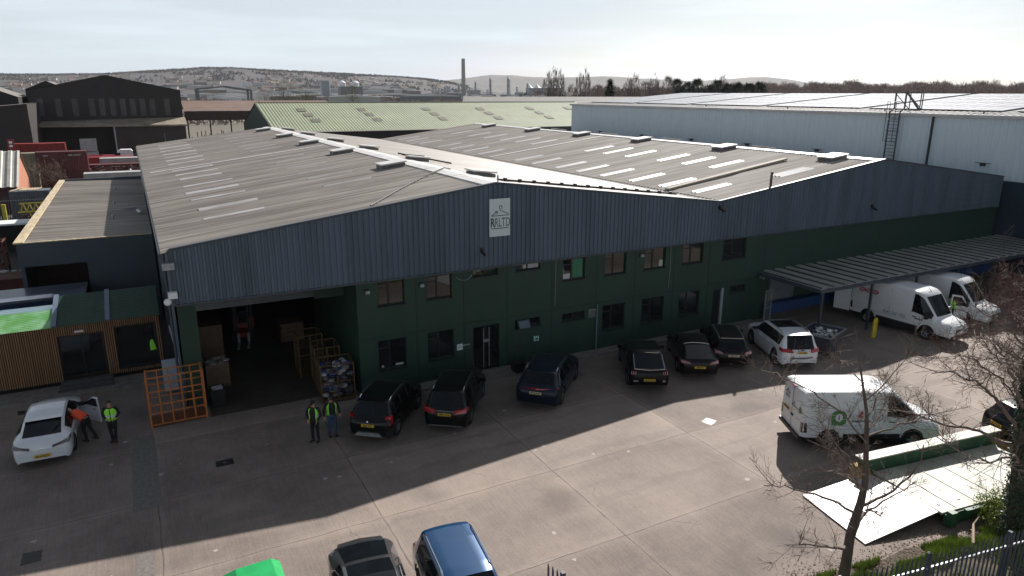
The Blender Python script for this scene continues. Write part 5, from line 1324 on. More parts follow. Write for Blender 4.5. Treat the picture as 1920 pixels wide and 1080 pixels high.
# long timber by the ramp head
t = root('timber_baulk', 'long pale timber baulk lying beyond the head of the ramp', 'timber', (27.4, -15.9, 0))
g = M(); g.bar((26.95, -14.9, .3), (27.9, -17.4, .3), .2, .2); g.bar((26.98, -14.7, .1), (27.2, -17.6, .1), .2, .2); g.build('beam', mat('pale timber', (.42, .29, .14), .8, scale=3, stretch=(.4, 4, 4)), t)

# ================================================================ GRASS BANK, BUSH, PALISADE
def fy(x): return -20.3-.155*(x-12.9)     # palisade line
g = M(); n = 60
for i in range(n+1):
    x = 13.5+15*i/n; y0 = -17.95-.13*(x-15)+.22*noise.noise(Vector((x*.9, 0, 0))); y1 = fy(x)-1.5
    for k in range(9):
        f = k/8; g.v.append((x, lerp(y0, y1, f), .012+.16*math.sin(min(1, f*1.3)*pi/2)*max(.2, 1)+.05*noise.noise(Vector((x*2, f*6, 1)))*min(1, f*4)))
for i in range(n):
    for k in range(8): a = i*9+k; g.f.append((a, a+1, a+10, a+9)); g.m.append(0)
struct('grass_verge_soil', g, streaky('leafy soil', (.05, .038, .028), (.10, .075, .055), .95, 5, 9, (1, 1, 1), (1, 1, 1), dirt=(.05, .075, .02), amt=.8, bump=.6))
m_grass = mat('grass blades', (.13, .19, .03), .7, scale=3, col2=(.30, .38, .08))
rn = random.Random(5); g = M()
for k in range(24000):
    x = rn.uniform(13.6, 28); e = -18.0-.13*(x-15); y = e-abs(rn.gauss(0, .5))*(1 if rn.random() < .7 else 2.5)+rn.uniform(0, .06)
    if y < fy(x)-1.3: continue
    if noise.noise(Vector((x*.8, y*1.6, 3))) < -.12: continue
    z = .05+.10*min(1, max(0, (e-y)*1.3)); h_ = rn.uniform(.05, .17); a = rn.uniform(0, pi); w = .018
    dx, dy = cos(a)*w, sin(a)*w; bx, by = rn.uniform(-.06, .06), rn.uniform(-.06, .06)
    g.add([(x-dx, y-dy, z-.03), (x+dx, y+dy, z-.03), (x+bx, y+by, z+h_)], [(0, 1, 2)])
tag(g.build('grass', m_grass), 'bright green rough grass in front of the grey palisade fence', 'grass', kind='stuff')
rn = random.Random(9); g = M()
for k in range(2600):
    x = rn.uniform(14, 24); y = -17.7-.13*(x-15)+rn.gauss(-.5, .45); z = .03+.1*max(0, min(1, -18-.13*(x-15)-y)); a = rn.uniform(0, 6.3); s = rn.uniform(.015, .045)
    g.add([(x+cos(a)*s, y+sin(a)*s, z+rn.uniform(0, .03)), (x+cos(a+2)*s, y+sin(a+2)*s, z), (x+cos(a+4)*s, y+sin(a+4)*s, z+rn.uniform(0, .03))], [(0, 1, 2)])
tag(g.build('leaf_litter', mat('dead leaves', (.06, .038, .025), .9, scale=8, col2=(.22, .15, .10))), 'brown dead leaves and twigs scattered along the foot of the ramp', 'leaf litter', kind='stuff')
t = root('fallen_branch', 'pale bare branch lying in the leaves by the ramp skirt', 'branch', (20.5, -19, 0))
g = M(); g.tube([(20.1, -19.25, .2), (20.6, -18.95, .28), (20.95, -18.75, .3), (21.3, -18.7, .42)], [.045, .04, .03, .02], 6); g.tube([(20.6, -18.95, .28), (20.75, -18.8, .2)], .02, 5)
g.build('limb', mat('pale bark', (.36, .27, .2), .85, scale=8), t)

def palisade(name, label, a, b, z0, H_, m, step=.155, posts=2.75, face=(0, -1)):
    a = Vector((*a, 0)); b = Vector((*b, 0)); L = (b-a).length; d = (b-a)/L; nrm = Vector((d.y, -d.x, 0))
    t = root(name, label, 'fence', (a.x, a.y, 0)); g = M(); n = int(L/step); W_ = .034
    for k in range(n):
        p = a+d*(k*step); lean = 0.004*math.sin(k*7.3)
        x0 = p-d*W_; x1 = p+d*W_; m0 = p-d*W_*.4+nrm*.022; m1 = p+d*W_*.4+nrm*.022
        vs = []; 
        for q in (x0, m0, m1, x1): vs.append((q.x, q.y, z0))
        for q, hh in ((x0, -.04), (m0, 0.05), (m1, 0.05), (x1, -.04)): vs.append((q.x+lean, q.y, z0+H_+hh))
        tip = p+nrm*.01; vs.append((tip.x+lean, tip.y, z0+H_+.11))
        g.add(vs, [(0,1,5,4), (1,2,6,5), (2,3,7,6), (4,5,8), (5,6,8), (6,7,8)])
    g.build('pales', m, t)
    g = M()
    for z in (z0+.45, z0+H_-.35): g.bar(a+Vector((0, 0, z))-nrm*.035, b+Vector((0, 0, z))-nrm*.035, .05)
    g.build('rail', m_galv, t)
    for k in range(int(L/posts)+1):
        p = a+d*(k*posts+.4)-nrm*.1; g = M(); g.box(p.x-.05, p.x+.05, p.y-.05, p.y+.05, 0, z0+H_+.02); g.build('post', m, t)
    return t
m_pal = mat('grey palisade paint', (.055, .068, .085), .5, scale=2, var=.15)
palisade('palisade_fence', 'long grey steel palisade fence across the bottom right corner', (12.2, fy(12.2)), (29, fy(29)), .12, 2.2, m_pal)
palisade('palisade_fence', 'short end of grey palisade fence at the bottom edge right of the blue SUV', (6.95, -16.4), (7.6, -19.4), 0, 2.1, m_pal)

# ================================================================ TREES
m_bark = streaky('grey brown bark', (.075, .058, .047), (.14, .11, .09), .9, 6, 3, (1, 1, .25), (1, 1, 1), dirt=(.06, .075, .03), amt=.5, bump=.5)
m_twig = mat('twigs', (.085, .06, .048), .85, scale=6, col2=(.22, .17, .14))
m_ivy = mat('ivy leaves', (.010, .028, .010), .45, scale=5, col2=(.03, .06, .02))
def grow(mb, p, d, L, r, lev, rn, up=.12, curl=.25, fork=(2, 4), minr=.004, seg=None):
    n = max(3, int(L/.16)); pts = [Vector(p)]; d = Vector(d).normalized(); dirs = [d.copy()]
    for i in range(n):
        d = (d+Vector((rn.gauss(0, curl), rn.gauss(0, curl), rn.gauss(0, curl)))*.35+Vector((0, 0, up*.35))).normalized()
        pts.append(pts[-1]+d*(L/n)); dirs.append(d.copy())
    mb.tube(pts, [max(minr, r*(1-.75*i/n)) for i in range(n+1)], seg or (6 if r > .02 else 3), cap=False)
    if lev <= 0: return
    for k in range(rn.randint(*fork)+(1 if lev > 1 else 0)):
        f = rn.uniform(.25, .97); i = int(f*n); dd = dirs[i]
        s = dd.cross(Vector((rn.gauss(0, 1), rn.gauss(0, 1), rn.gauss(0, 1)))).normalized()
        grow(mb, pts[i], dd*.75+s*rn.uniform(.5, .95), L*rn.uniform(.38, .68)*(1.15-f*.4), r*(1-.7*f)*.6, lev-1, rn, up, curl, fork, minr)
def limb_tree(name, label, base, trunk, limbs, rn, tw=3, rtw=.045):
    t = root(name, label, 'tree', base)
    g = M(); P = [Vector(q[:3]) for q in trunk]; g.tube(P, [q[3] for q in trunk], 10); g.build('trunk', m_bark, t, smooth=60)
    g = M()
    for pts, r in limbs:
        P = [Vector(q) for q in pts]
        # densify with wobble
        Q = []
        for i in range(len(P)-1):
            m = max(2, int((P[i+1]-P[i]).length/.22))
            for k in range(m): Q.append(lerp(P[i], P[i+1], k/m)+Vector((rn.gauss(0, .02), rn.gauss(0, .03), rn.gauss(0, .02))))
        Q.append(P[-1]); n = len(Q)
        g.tube(Q, [max(.006, r*(1-.8*i/n)) for i in range(n)], 6)
        for k in range(int(n*.95)+2):
            i = min(n-2, max(1, int(n*rn.uniform(.22, 1.0)))); d = (Q[i+1]-Q[i]).normalized()
            s = d.cross(Vector((rn.gauss(0, 1), rn.gauss(0, 1), rn.gauss(0, 1)))).normalized()
            grow(g, Q[i], d*.6+s*.8+Vector((0, 0, .15)), rn.uniform(.45, 1.05), max(.007, r*.28), 2, rn, .10, .20, (2, 4), .0035)
    g.build('crown', m_twig, t)
    return t
rn = random.Random(21)
Y0 = -18.6
tr = [(15.1, Y0, 0, .17), (15.17, Y0+.03, .8, .135), (15.2, Y0+.05, 1.7, .12), (15.36, Y0, 2.6, .105), (15.42, Y0, 3.2, .085), (15.33, Y0+.05, 4.2, .065), (15.05, Y0, 5.3, .045), (14.7, Y0, 6.2, .03), (14.35, Y0, 7.1, .016), (14.1, Y0, 7.8, .006)]
lb = [([(15.15, Y0, 1.3), (14.4, Y0-.2, 1.65), (13.3, Y0-.3, 2.15), (12.3, Y0-.2, 2.45)], .04),
 ([(15.3, Y0, 1.9), (16.0, Y0+.3, 1.95), (16.7, Y0+.5, 1.7), (17.6, Y0+.7, 1.1)], .045), ([(16.2, Y0+.35, 1.95), (17.2, Y0+.1, 2.3), (17.8, Y0, 2.6)], .03),
 ([(15.3, Y0, 2.3), (14.3, Y0+.4, 2.9), (13.2, Y0+.7, 3.35), (12.5, Y0+.8, 3.5)], .04), ([(15.35, Y0, 2.5), (16.2, Y0-.3, 2.9), (16.8, Y0-.5, 3.5), (16.9, Y0-.5, 4.2)], .045),
 ([(15.4, Y0, 2.9), (14.6, Y0-.3, 3.6), (13.6, Y0-.5, 4.2), (12.5, Y0-.7, 4.8)], .045), ([(15.4, Y0, 3.3), (14.7, Y0+.5, 4.3), (14.3, Y0+.9, 5.0)], .035),
 ([(15.3, Y0, 4.3), (14.5, Y0+.3, 5.3), (13.5, Y0+.5, 6.0), (12.3, Y0+.6, 6.7), (11.7, Y0+.6, 6.9)], .032), ([(15.25, Y0, 4.6), (16.2, Y0-.2, 4.8), (17.2, Y0-.3, 4.9), (18.4, Y0-.2, 4.6)], .032),
 ([(15.1, Y0, 5.1), (15.9, Y0+.3, 5.6), (16.9, Y0+.4, 5.8)], .025), ([(14.9, Y0, 5.7), (15.4, Y0-.3, 6.4), (15.9, Y0-.4, 7.0)], .022), ([(14.7, Y0, 6.2), (13.9, Y0, 6.9), (13.2, Y0, 7.3)], .02),
 ([(15.4, Y0, 3.6), (16.2, Y0+.6, 4.2), (17.0, Y0+.9, 4.5), (17.5, Y0+1, 5.0)], .03), ([(15.2, Y0, 1.5), (15.0, Y0-.4, 2.6), (14.8, Y0-.6, 3.6)], .028), ([(15.35, Y0, 3.0), (15.0, Y0+.6, 3.9), (14.2, Y0+1.0, 4.3)], .03)]
limb_tree('bare_tree', 'slender bare tree with a forked leaning trunk in front of the ramp and white van', (15.1, Y0, 0), tr, lb, rn)
Y1 = -19.6
tr2 = [(21.5, Y1, 0, .24), (21.4, Y1, .8, .22), (21.15, Y1, 2.0, .2), (20.75, Y1, 3.8, .16), (20.45, Y1, 5.4, .12), (20.2, Y1, 6.8, .09), (20.1, Y1, 8.0, .06), (20.1, Y1, 9.2, .03)]
lb2 = [([(20.70, Y1, 3.9), (19.80, Y1+.3, 4.9), (18.90, Y1+.5, 5.6), (17.70, Y1+.6, 6.1), (16.90, Y1+.6, 6.2)], .06), ([(20.60, Y1, 4.6), (19.40, Y1-.3, 5.4), (18.30, Y1-.5, 6.5), (16.90, Y1-.6, 7.2)], .05),
 ([(20.90, Y1, 3.2), (19.70, Y1+.6, 3.9), (18.30, Y1+.9, 4.3), (16.70, Y1+1.0, 5.0), (15.60, Y1+1, 5.3)], .05), ([(21.00, Y1, 2.8), (19.70, Y1-.4, 3.6), (18.30, Y1-.5, 3.8), (16.90, Y1-.4, 4.4), (16.00, Y1-.3, 5.0)], .045),
 ([(20.40, Y1, 5.6), (19.50, Y1, 6.4), (18.50, Y1+.2, 7.0), (17.30, Y1+.2, 7.6)], .045), ([(20.20, Y1, 6.5), (19.20, Y1+.4, 7.3), (18.10, Y1+.6, 7.9)], .035),
 ([(20.10, Y1, 7.2), (19.50, Y1-.3, 8.2), (18.70, Y1-.4, 9.0)], .03), ([(20.00, Y1, 8), (20.60, Y1, 8.9), (20.90, Y1, 9.6)], .025), ([(20.60, Y1, 4.8), (21.50, Y1+.4, 5.8), (22.30, Y1+.6, 6.6)], .04)]
t2 = limb_tree('ivy_tree', 'bare tree with a dark ivy-clad trunk at the right edge, behind the palisade', (21.9, Y1, 0), tr2, lb2, rn)
g = M()
for k in range(5200):
    f = rn.uniform(0, 5.0); i = min(6, int(f)); q = f-i; c = lerp(Vector(tr2[i][:3]), Vector(tr2[i+1][:3]), q); rr = lerp(tr2[i][3], tr2[i+1][3], q)+abs(rn.gauss(0, .07))*(1-.12*f)+.02
    a = rn.uniform(0, 2*pi); p = c+Vector((cos(a)*rr, sin(a)*rr, 0)); s = rn.uniform(.03, .065)
    u = Vector((rn.gauss(0, 1), rn.gauss(0, 1), rn.gauss(0, 1))).normalized(); v = u.cross(Vector((cos(a), sin(a), .4))).normalized()
    g.add([p-u*s*.5, p+v*s*.6, p+u*s, p-v*s*.6], [(0, 1, 2, 3)])
g.build('ivy', m_ivy, t2)
# reddish twiggy shrub mass at the right edge in front of the farther van
def shrub(name, label, c, rad, n, m, rn, leaf=None, cat='shrub', stems=9, hgt=1.0):
    t = root(name, label, cat, c); g = M()
    for k in range(n):
        a = rn.uniform(0, 2*pi); s = rn.uniform(.1, 1)
        grow(g, (c[0]+rn.gauss(0, rad*.15), c[1]+rn.gauss(0, rad*.15), c[2]), (cos(a)*s, sin(a)*s, rn.uniform(.5, 1.3)*hgt), rad*rn.uniform(.7, 1.25), .018, 3, rn, .10, .35, (2, 4), .005)
    g.build('stems', m, t)
    if leaf:
        g = M()
        for k in range(leaf[1]):
            a = rn.uniform(0, 2*pi); b = math.acos(rn.uniform(0, 1)); rr = rad*1.15*rn.uniform(.25, 1)**.6*(.75+.35*noise.noise(Vector((a*1.5, b*2, c[0]))))
            p = Vector((c[0]+rr*sin(b)*cos(a), c[1]+rr*sin(b)*sin(a), c[2]+rr*cos(b)*hgt)); s = rn.uniform(.02, .05)
            u = Vector((rn.gauss(0, 1), rn.gauss(0, 1), rn.gauss(0, 1))).normalized(); v = u.cross(Vector((rn.gauss(0, 1), rn.gauss(0, 1), 1))).normalized()
            g.add([p-u*s*.5, p+v*s*.5, p+u*s, p-v*s*.5], [(0, 1, 2, 3)])
        g.build('leaves', leaf[0], t)
    return t
m_red = mat('reddish twigs', (.075, .038, .034), .85, scale=4, col2=(.17, .10, .085))
RL = [([(26.4, -17.9, 2.2), (24.6, -17.7, 4.6), (22.8, -17.5, 5.6), (21.0, -17.4, 6.2)], .05), ([(26.3, -17.9, 2.6), (24.4, -18.2, 5.0), (22.6, -18.3, 6.6), (21.0, -18.3, 7.2)], .05), ([(26.2, -17.8, 3.2), (24.2, -17.4, 6.0), (22.6, -17.2, 7.6)], .045),
 ([(26.4, -17.9, 1.6), (24.0, -17.3, 4.0), (22.3, -17.0, 5.0), (20.7, -16.9, 5.5)], .045), ([(26, -17.8, 3.8), (25.0, -17.6, 6.4), (24.4, -17.5, 7.9)], .035), ([(26.1, -17.9, 2.4), (24.2, -17.0, 4.8), (22.6, -16.7, 6.2), (21.6, -16.6, 7)], .04),
 ([(26.3, -17.9, 2.0), (24.6, -18.4, 4.0), (23.0, -18.6, 5.2), (21.8, -18.6, 6.0)], .04), ([(26.3, -17.9, 2.0), (24.4, -17.8, 4.2), (23.2, -17.7, 5.0), (22.4, -17.8, 5.4)], .04), ([(26, -17.8, 3.8), (24.6, -17, 6.9), (23.4, -16.8, 8.2)], .035)]
t = limb_tree('bare_tree', 'dense reddish twiggy tree at the right edge in front of the farther white van', (26.6, -17.9, 0),
   [(26.6, -17.9, 0, .14), (26.5, -17.9, 1.5, .12), (26.3, -17.9, 3.0, .09), (26.1, -17.8, 4.4, .06), (26.0, -17.8, 6.2, .03)], RL+[([tuple(q+rn.uniform(-.5, .5) for q in p) if i else p for i, p in enumerate(l)], r*.6) for l, r in RL[1:5]], rn)
for c in t.children:
    if c.name.startswith('crown'): c.data.materials[0] = m_red
shrub('shrub', 'yellow green sprouting shrub at the foot of the ivy-clad trunk', (22.3, -18.75, .1), .95, 14, mat('green stems', (.09, .08, .03)), rn, (mat('fresh spring leaves', (.13, .20, .02), .7, scale=5, col2=(.33, .42, .05)), 3800), hgt=1.15)
shrub('shrub', 'small yellow green sprouting shrub right of the ivy-clad trunk', (24.4, -19.6, .1), .8, 10, mat('green stems', (.09, .08, .03)), rn, (mat('fresh spring leaves', (.13, .20, .02)), 2400))

# ================================================================ LEFT SIDE: timber clad unit, blue grey extension
m_slat = mat('larch slat', (.20, .105, .05), .75, scale=1.2, stretch=(9, 9, .4), col2=(.33, .19, .10))
m_slatd = mat('cladding backing', (.03, .018, .013), .9)
t = root('timber_clad_building', 'low building clad in vertical timber slats with two big dark glazed openings', 'building', (-5, 8, 0))
g = M(); wall_holes(g, -13, -.55, .2, 2.85, [(-4.8, -3.02, .34, 2.33), (-2.5, -.82, .40, 2.48)], 7.62, .25)
g.quad((-.55, 7.62, .2), (-.55, 10.4, .2), (-.55, 10.4, 3.4), (-.55, 7.62, 2.85)); g.build('wall', m_slatd, t)
g = M(); rn = random.Random(3); x = -12.9
while x < -.6:
    a, b = x, x+.045; y = 7.56+rn.uniform(-.008, .008)
    segs = [(.2, 2.85)]
    for (h0, h1, z0, z1) in ((-4.86, -2.98, .30, 2.37), (-2.55, -.78, .36, 2.52)):
        if a > h0-.03 and b < h1+.03: segs = [(z1, 2.85)] if z0 < .45 and h0 < -3.5 else [(z1, 2.85), (.2, z0)]
    for (z0, z1) in segs: g.box(a, b, y, y+.05, z0+rn.uniform(0, .03), z1)
    x += .088
g.build('timber_slats', m_slat, t)
for (a, b, c, d) in ((-4.8, -3.02, .34, 2.33), (-2.5, -.82, .40, 2.48)):
    g = M(); w_ = .06; g.box(a, b, 7.7, 7.78, c, c+w_); g.box(a, b, 7.7, 7.78, d-w_, d); g.box(a, a+w_, 7.7, 7.78, c+w_, d-w_); g.box(b-w_, b, 7.7, 7.78, c+w_, d-w_)
    if a < -3: g.box((a+b)/2-.04, (a+b)/2+.04, 7.7, 7.78, c+w_, d-w_)
    o = g.build('glazed_door' if a < -3 else 'window', m_frame, t)
    g = M(); g.box(a+w_, b-w_, 7.73, 7.74, c+w_, d-w_); g.build('pane', m_glass, o)
m_groof = streaky('green corrugated roof', (.018, .05, .033), (.03, .072, .045), .45, 1, 1.2, (3, .4, 1), (1, 1, 1), dirt=(.02, .035, .02), amt=.6, bump=.05)
m_troof = mat('translucent lime roof', (.16, .42, .12), .35, scale=.8, col2=(.32, .58, .34), c0=.4, c1=.6)
m_pale = mat('pale blue roof sheet', (.30, .42, .48), .35, scale=.8)
def rf(x0, x1, m, nm, y0=7.35, y1=10.4, lift=0):
    g = M(); corrugated(g, y0, y1, .16, .03, lambda u: (x0, u, 2.9+(u-y0)*.23+lift), lambda u: (x1, u, 2.9+(u-y0)*.23+lift), (0, -.2, 1), style='sin'); return g.build(nm, m, t)
rf(-4.75, -2.82, m_groof, 'roof'); rf(-2.62, -.55, m_groof, 'roof'); rf(-13, -4.95, m_troof, 'translucent_roof', 7.35, 9.1); rf(-13, -4.95, m_pale, 'translucent_roof', 9.12, 10.4)
m_bluest = mat('blue grey flashing', (.11, .15, .21), .5)
for x in (-4.85, -2.72): g = M(); g.bar((x, 7.3, 2.96), (x, 10.4, 3.66), .2, .06); g.build('roof_flashing', m_bluest, t)
g = M(); g.box(-4.1, -3.75, 7.48, 7.56, 2.50, 2.58); g.build('sign_light', m_white, t)
for k in range(3): g = M(); g.box(-4.9-.06*k, -2.9+.06*k, 7.3-.3*(k+1), 7.3-.3*k, 0.0, .34-.11*k); g.build('step', mat('grey step', (.07, .068, .072), .8, scale=4), t)
g = M(); g.box(-13, -4.9, 7.65, 7.7, 0, .19); g.box(-2.85, -.55, 7.65, 7.7, 0, .19); g.build('plinth', m_dark, t)
# lime shape added before the pane to stand in for a hi-vis reflection
t = root('hi_vis_reflection', 'lime shape standing in for a hi-vis reflection in the right-hand glazed opening', 'coat', (-1.0, 7.68, 1.2))
g = M(); g.rings([((-1.02, 7.69, 1.62), .03, .012), ((-1.03, 7.69, 1.5), .09, .018), ((-1.02, 7.69, 1.3), .12, .02), ((-1.0, 7.69, 1.08), .13, .02)], 10, side=(1, 0, 0)); g.build('reflection_shape', m_hiviz, t)

# blue grey rendered extension with ribbed flat roof
m_rend = mat('blue grey render', (.050, .066, .082), .7, scale=1.2, var=.08)
m_wood = mat('pale timber coping', (.44, .36, .23), .75, scale=2, stretch=(3, .5, 1), var=.25)
t = root('rendered_extension', 'blue grey rendered extension with a ribbed flat roof and pale timber coping', 'building', (-3, 30, 0))
g = M(); g.box(-6.9, -3.75, 16.3, 16.5, 3.95, 5.25); g.box(-3.75, -.3, 16.3, 16.5, 0, 5.25); g.box(-6.9, -6.7, 16.5, 48.0, 0.0, 5.25); g.box(-3.75, -3.6, 16.5, 22, 0, 3.95); g.box(-6.9, -.3, 48.0, 48.2, 0, 5.35); g.build('wall', m_rend, t)
g = M(); corrugated(g, 16.6, 47.9, .36, .05, lambda u: (-6.6, u, 5.15), lambda u: (-.3, u, 5.05), (0, 0, 1)); g.build('roof', m_roof, t)
g = M(); g.box(-7.0, -6.55, 16.22, 48.2, 5.25, 5.33); g.build('timber_coping', m_wood, t)
g = M(); g.box(-6.549, -.35, 16.24, 16.4, 5.25, 5.30); g.build('timber_coping', m_wood, t)
g = M()
for y in (24, 31, 40): g.tube([(-2.4, y, 5.1), (-2.4, y, 5.35)], .07, 8)
g.tube([(-.9, 26, 5.25), (-.7, 24.8, 5.25)], .12, 8); g.build('roof_vent', m_galv, t)
g = M(); g.add([(-1.9, 27.9, 5.16), (-1.1, 27.6, 5.16), (-1.0, 28.1, 5.22), (-1.5, 28.5, 5.18)], [(0, 1, 2, 3)]); g.build('loose_felt', m_black, t)
g = M(); g.box(-6.6, -3.8, 19.8, 20.0, 0, 3.9); g.build('inner_wall', mat('brown brick', (.05, .03, .022), .9, scale=6), t)
t = root('site_cabin', 'long low cabin with grey roof and deep blue front behind the green roof', 'cabin', (-8, 16, 0))
g = M(); g.box(-14, -3.95, 13.4, 15.9, 0, 2.72); g.build('wall', mat('deep blue panel', (.008, .035, .10), .5, scale=.6), t)
g = M(); g.box(-14.1, -3.85, 13.25, 16.0, 2.74, 2.88); g.build('roof', mat('grey blue cabin roof', (.10, .115, .15), .35, scale=.8, var=.3), t)
g = M(); g.box(-5.2, -3.94, 13.33, 13.39, 0.5, 2.6); g.build('grey_panel', m_rend, t)

# ================================================================ YARD BEHIND, LEFT
m_cor = streaky('maroon container', (.075, .012, .014), (.12, .02, .022), .6, .8, 1.5, (1, 1, 1), (3, 3, .3), dirt=(.07, .03, .02), amt=.6)
m_beige = streaky('beige container', (.22, .18, .12), (.30, .25, .18), .6, .8, 1.5, (1, 1, 1), (3, 3, .3), dirt=(.12, .09, .06), amt=.6)
m_cgreen = mat('green container', (.01, .14, .045), .5, scale=1); m_cwhite = mat('white container', (.42, .43, .43), .5, scale=1)
def container(x, y, z, L, label, m, wid=2.44, H_=2.6, marks=False, rz=0.0, group=None):
    t = root('shipping_container', label, 'container', (x, y, z), rz, group)
    g = M(); 
    corrugated(g, -L/2+.1, L/2-.1, .28, .036, lambda u: (u, -wid/2+.04, .12), lambda u: (u, -wid/2+.04, H_-.1), (0, -1, 0))
    corrugated(g, -wid/2+.1, wid/2-.1, .28, .036, lambda u: (L/2-.04, u, .12), lambda u: (L/2-.04, u, H_-.1), (1, 0, 0))
    g.quad((-L/2, wid/2, 0), (L/2, wid/2, 0), (L/2, wid/2, H_), (-L/2, wid/2, H_)); g.quad((-L/2+.02, -wid/2, 0), (-L/2+.02, wid/2, 0), (-L/2+.02, wid/2, H_), (-L/2+.02, -wid/2, H_))
    g.quad((-L/2, -wid/2, H_-.02), (L/2, -wid/2, H_-.02), (L/2, wid/2, H_-.02), (-L/2, wid/2, H_-.02)); g.build('container_shell', m, t, world=False)
    g = M()
    for a in (-L/2, L/2-.12):
        for b in (-wid/2, wid/2-.12): g.box(a, a+.12, b, b+.12, 0, H_)
    for b in (-wid/2, wid/2-.12): g.box(-L/2+.12, L/2-.12, b, b+.1, 0, .12); g.box(-L/2+.12, L/2-.12, b, b+.1, H_-.11, H_+.01)
    g.build('corner_frame', m, t, world=False)
    if marks: text('HJMU 410237', .26, 'lettering', m_white, frame((L/2-1.5, -wid/2-.02, H_-.5), (1, 0, 0), (0, 0, 1)), t, world=False); text('22G1', .26, 'lettering', m_white, frame((-L/2+1.2, -wid/2-.02, H_-.5), (1, 0, 0), (0, 0, 1)), t, world=False)
    return t
container(-9.4, 88, 2.6, 6.06, 'maroon shipping container with white markings, stacked on another', m_cor, marks=True)
container(-9.2, 88, 0, 6.06, 'dark maroon container under the marked one', m_cor)
container(-14.3, 89.5, 2.4, 3.4, 'beige container left of the marked maroon one', m_beige)
container(-14.3, 89.5, -.2, 3.4, 'beige container at the bottom of its stack, left of the maroon containers', m_beige)
container(-20, 93, 2.6, 7.4, 'green container at the left edge of the yard', m_cgreen, H_=2.3)
container(-20, 93, 0, 7.4, 'brown container beneath the green one', m_cor)
container(-3.2, 84, 0, 7.5, 'long low white container with a dirty roof, right of the maroon stack', m_cwhite, H_=2.45)
container(-3.2, 92, 0, 7.5, 'rust red container behind the white one', m_cor, H_=2.9)
container(-2.7, 98, 0, 5.2, 'pale grey flat container below the white van cab', m_cwhite, H_=3.3)
t = root('scrap_pile', 'tangled pile of rusty scrap metal on the yard beyond the white container', 'scrap', (-3, 88, 0)); rn = random.Random(11); g = M()
for k in range(150):
    p = Vector((rn.uniform(-6.5, .5), rn.uniform(87, 90), rn.uniform(.5, 2.9))); g.bar(p, p+Vector((rn.gauss(0, .6), rn.gauss(0, .4), rn.gauss(0, .3))), .06, .06, rn.randrange(3))
g.build('scrap_bars', [mat('rust', (.14, .05, .03), .9), m_galv, m_black], t)
container(-13.2, 101, 0, 7.0, 'bright red container far back in the yard beside the stack', mat('bright red container', (.22, .012, .012), .6, scale=1), H_=5.6)
t = root('red_lorry_body', 'long red lorry body parked behind the rust red container', 'lorry', (-5, 103, 0)); g = M(); g.box(-8.6, -.6, 102.2, 104.4, 1.0, 3.1); g.build('load_body', mat('bright red container', (.22, .012, .012)), t); g = M(); g.box(-8.6, -.6, 102.5, 104.1, .6, .98); g.build('chassis', m_black, t)
for x in (-7.8, -6.6, -2): g = M(); g.tube([(x, 102.2, .5), (x, 102.45, .5)], .5, 12); g.build('wheel', m_tyre, t)
# white flatbed truck cab
t = root('flatbed_truck', 'white-cabbed truck with a crimson load body, parked before the dark shed', 'truck', (-2.6, 113, 0))
m_crim = mat('crimson paint', (.22, .008, .03), .5, scale=1)
g = M(); g.prism([(-.9, 1.0), (-.9, 2.3), (-.6, 3.2), (-.1, 3.5), (1.5, 3.5), (1.75, 3.2), (1.8, 1.0)], 111.9, 114.2, mi=0); g.xf = None
o = g.build('cab', m_white, None, smooth=30); o.parent = t; o.data.transform(INV[t.name] @ Matrix.Translation((-2.4, 0, 0)))
g = M(); g.box(-3.2, -2.6, 111.85, 111.95, 2.2, 3.0); g.build('side_window', m_carglass, t)
g = M(); g.box(-8.2, -3.4, 112, 114.3, 1.2, 2.6); g.build('load_body', m_crim, t)
g = M(); g.box(-8.2, -1, 112.4, 113.8, .6, 1.1); g.build('chassis', m_black, t)
for x in (-7.2, -6.2, -1.4):
    for y in (111.95, 114.0): g = M(); g.tube([(x, y, .5), (x, y+.3, .5)], .5, 14); g.build('wheel', m_tyre, t)
t = root('crimson_rack', 'stack of crimson metal frames left of the white truck cab', 'rack', (-9, 106, 0)); g = M()
for k in range(9): g.bar((-9.2, 106, .4+.33*k), (-5.2, 106, .45+.33*k), .07, .12)
for x in (-9.1, -7.2, -5.3): g.bar((x, 106, 0), (x, 106, 3.2), .12)
g.build('frame', m_crim, t)
# terracotta gable shed with ribbed roof, junk container, etc.
t = root('gabled_shed', 'small shed with pale ribbed roof and terracotta gable end at the left edge', 'shed', (-14, 68, 0))
m_terr = mat('terracotta brick', (.42, .17, .10), .8, scale=2, var=.1)
g = M(); g.prism([(66.0, 0), (66.0, 2.9), (71.5, 6.4), (77.0, 2.9), (77.0, 0)], -12.6, -12.5, axis='x'); g.build('gable_wall', m_terr, t)
g = M(); g.box(-22, -12.6, 66.05, 66.2, 0, 2.9); g.build('wall', mat('dark red wall', (.05, .014, .014), .7), t)
g = M(); corrugated(g, -22, -12.3, .9, .09, lambda u: (u, 65.8, 2.95), lambda u: (u, 71.5, 6.5), (0, -.5, .85)); corrugated(g, -22, -12.3, .9, .09, lambda u: (u, 71.5, 6.5), lambda u: (u, 77.2, 2.95), (0, .5, .85)); g.build('roof', mat('pale ribbed roof', (.50, .48, .43), .6, scale=1, var=.15), t)
t = container(-10.9, 62, 0, 3.6, 'grey open-topped container with junk on its roof, right of the terracotta gable', mat('grey container', (.10, .115, .13), .6, scale=1), H_=3.0)
t = root('junk_heap', 'loose pallets and bars lying on the roof of the grey container', 'junk', (-10.9, 62, 3.0)); g = M(); rn = random.Random(2)
for k in range(7): g.bar((-11.8+.26*k, 61.2, 3.08), (-11.5+.26*k, 62.8, 3.12), .12, .05)
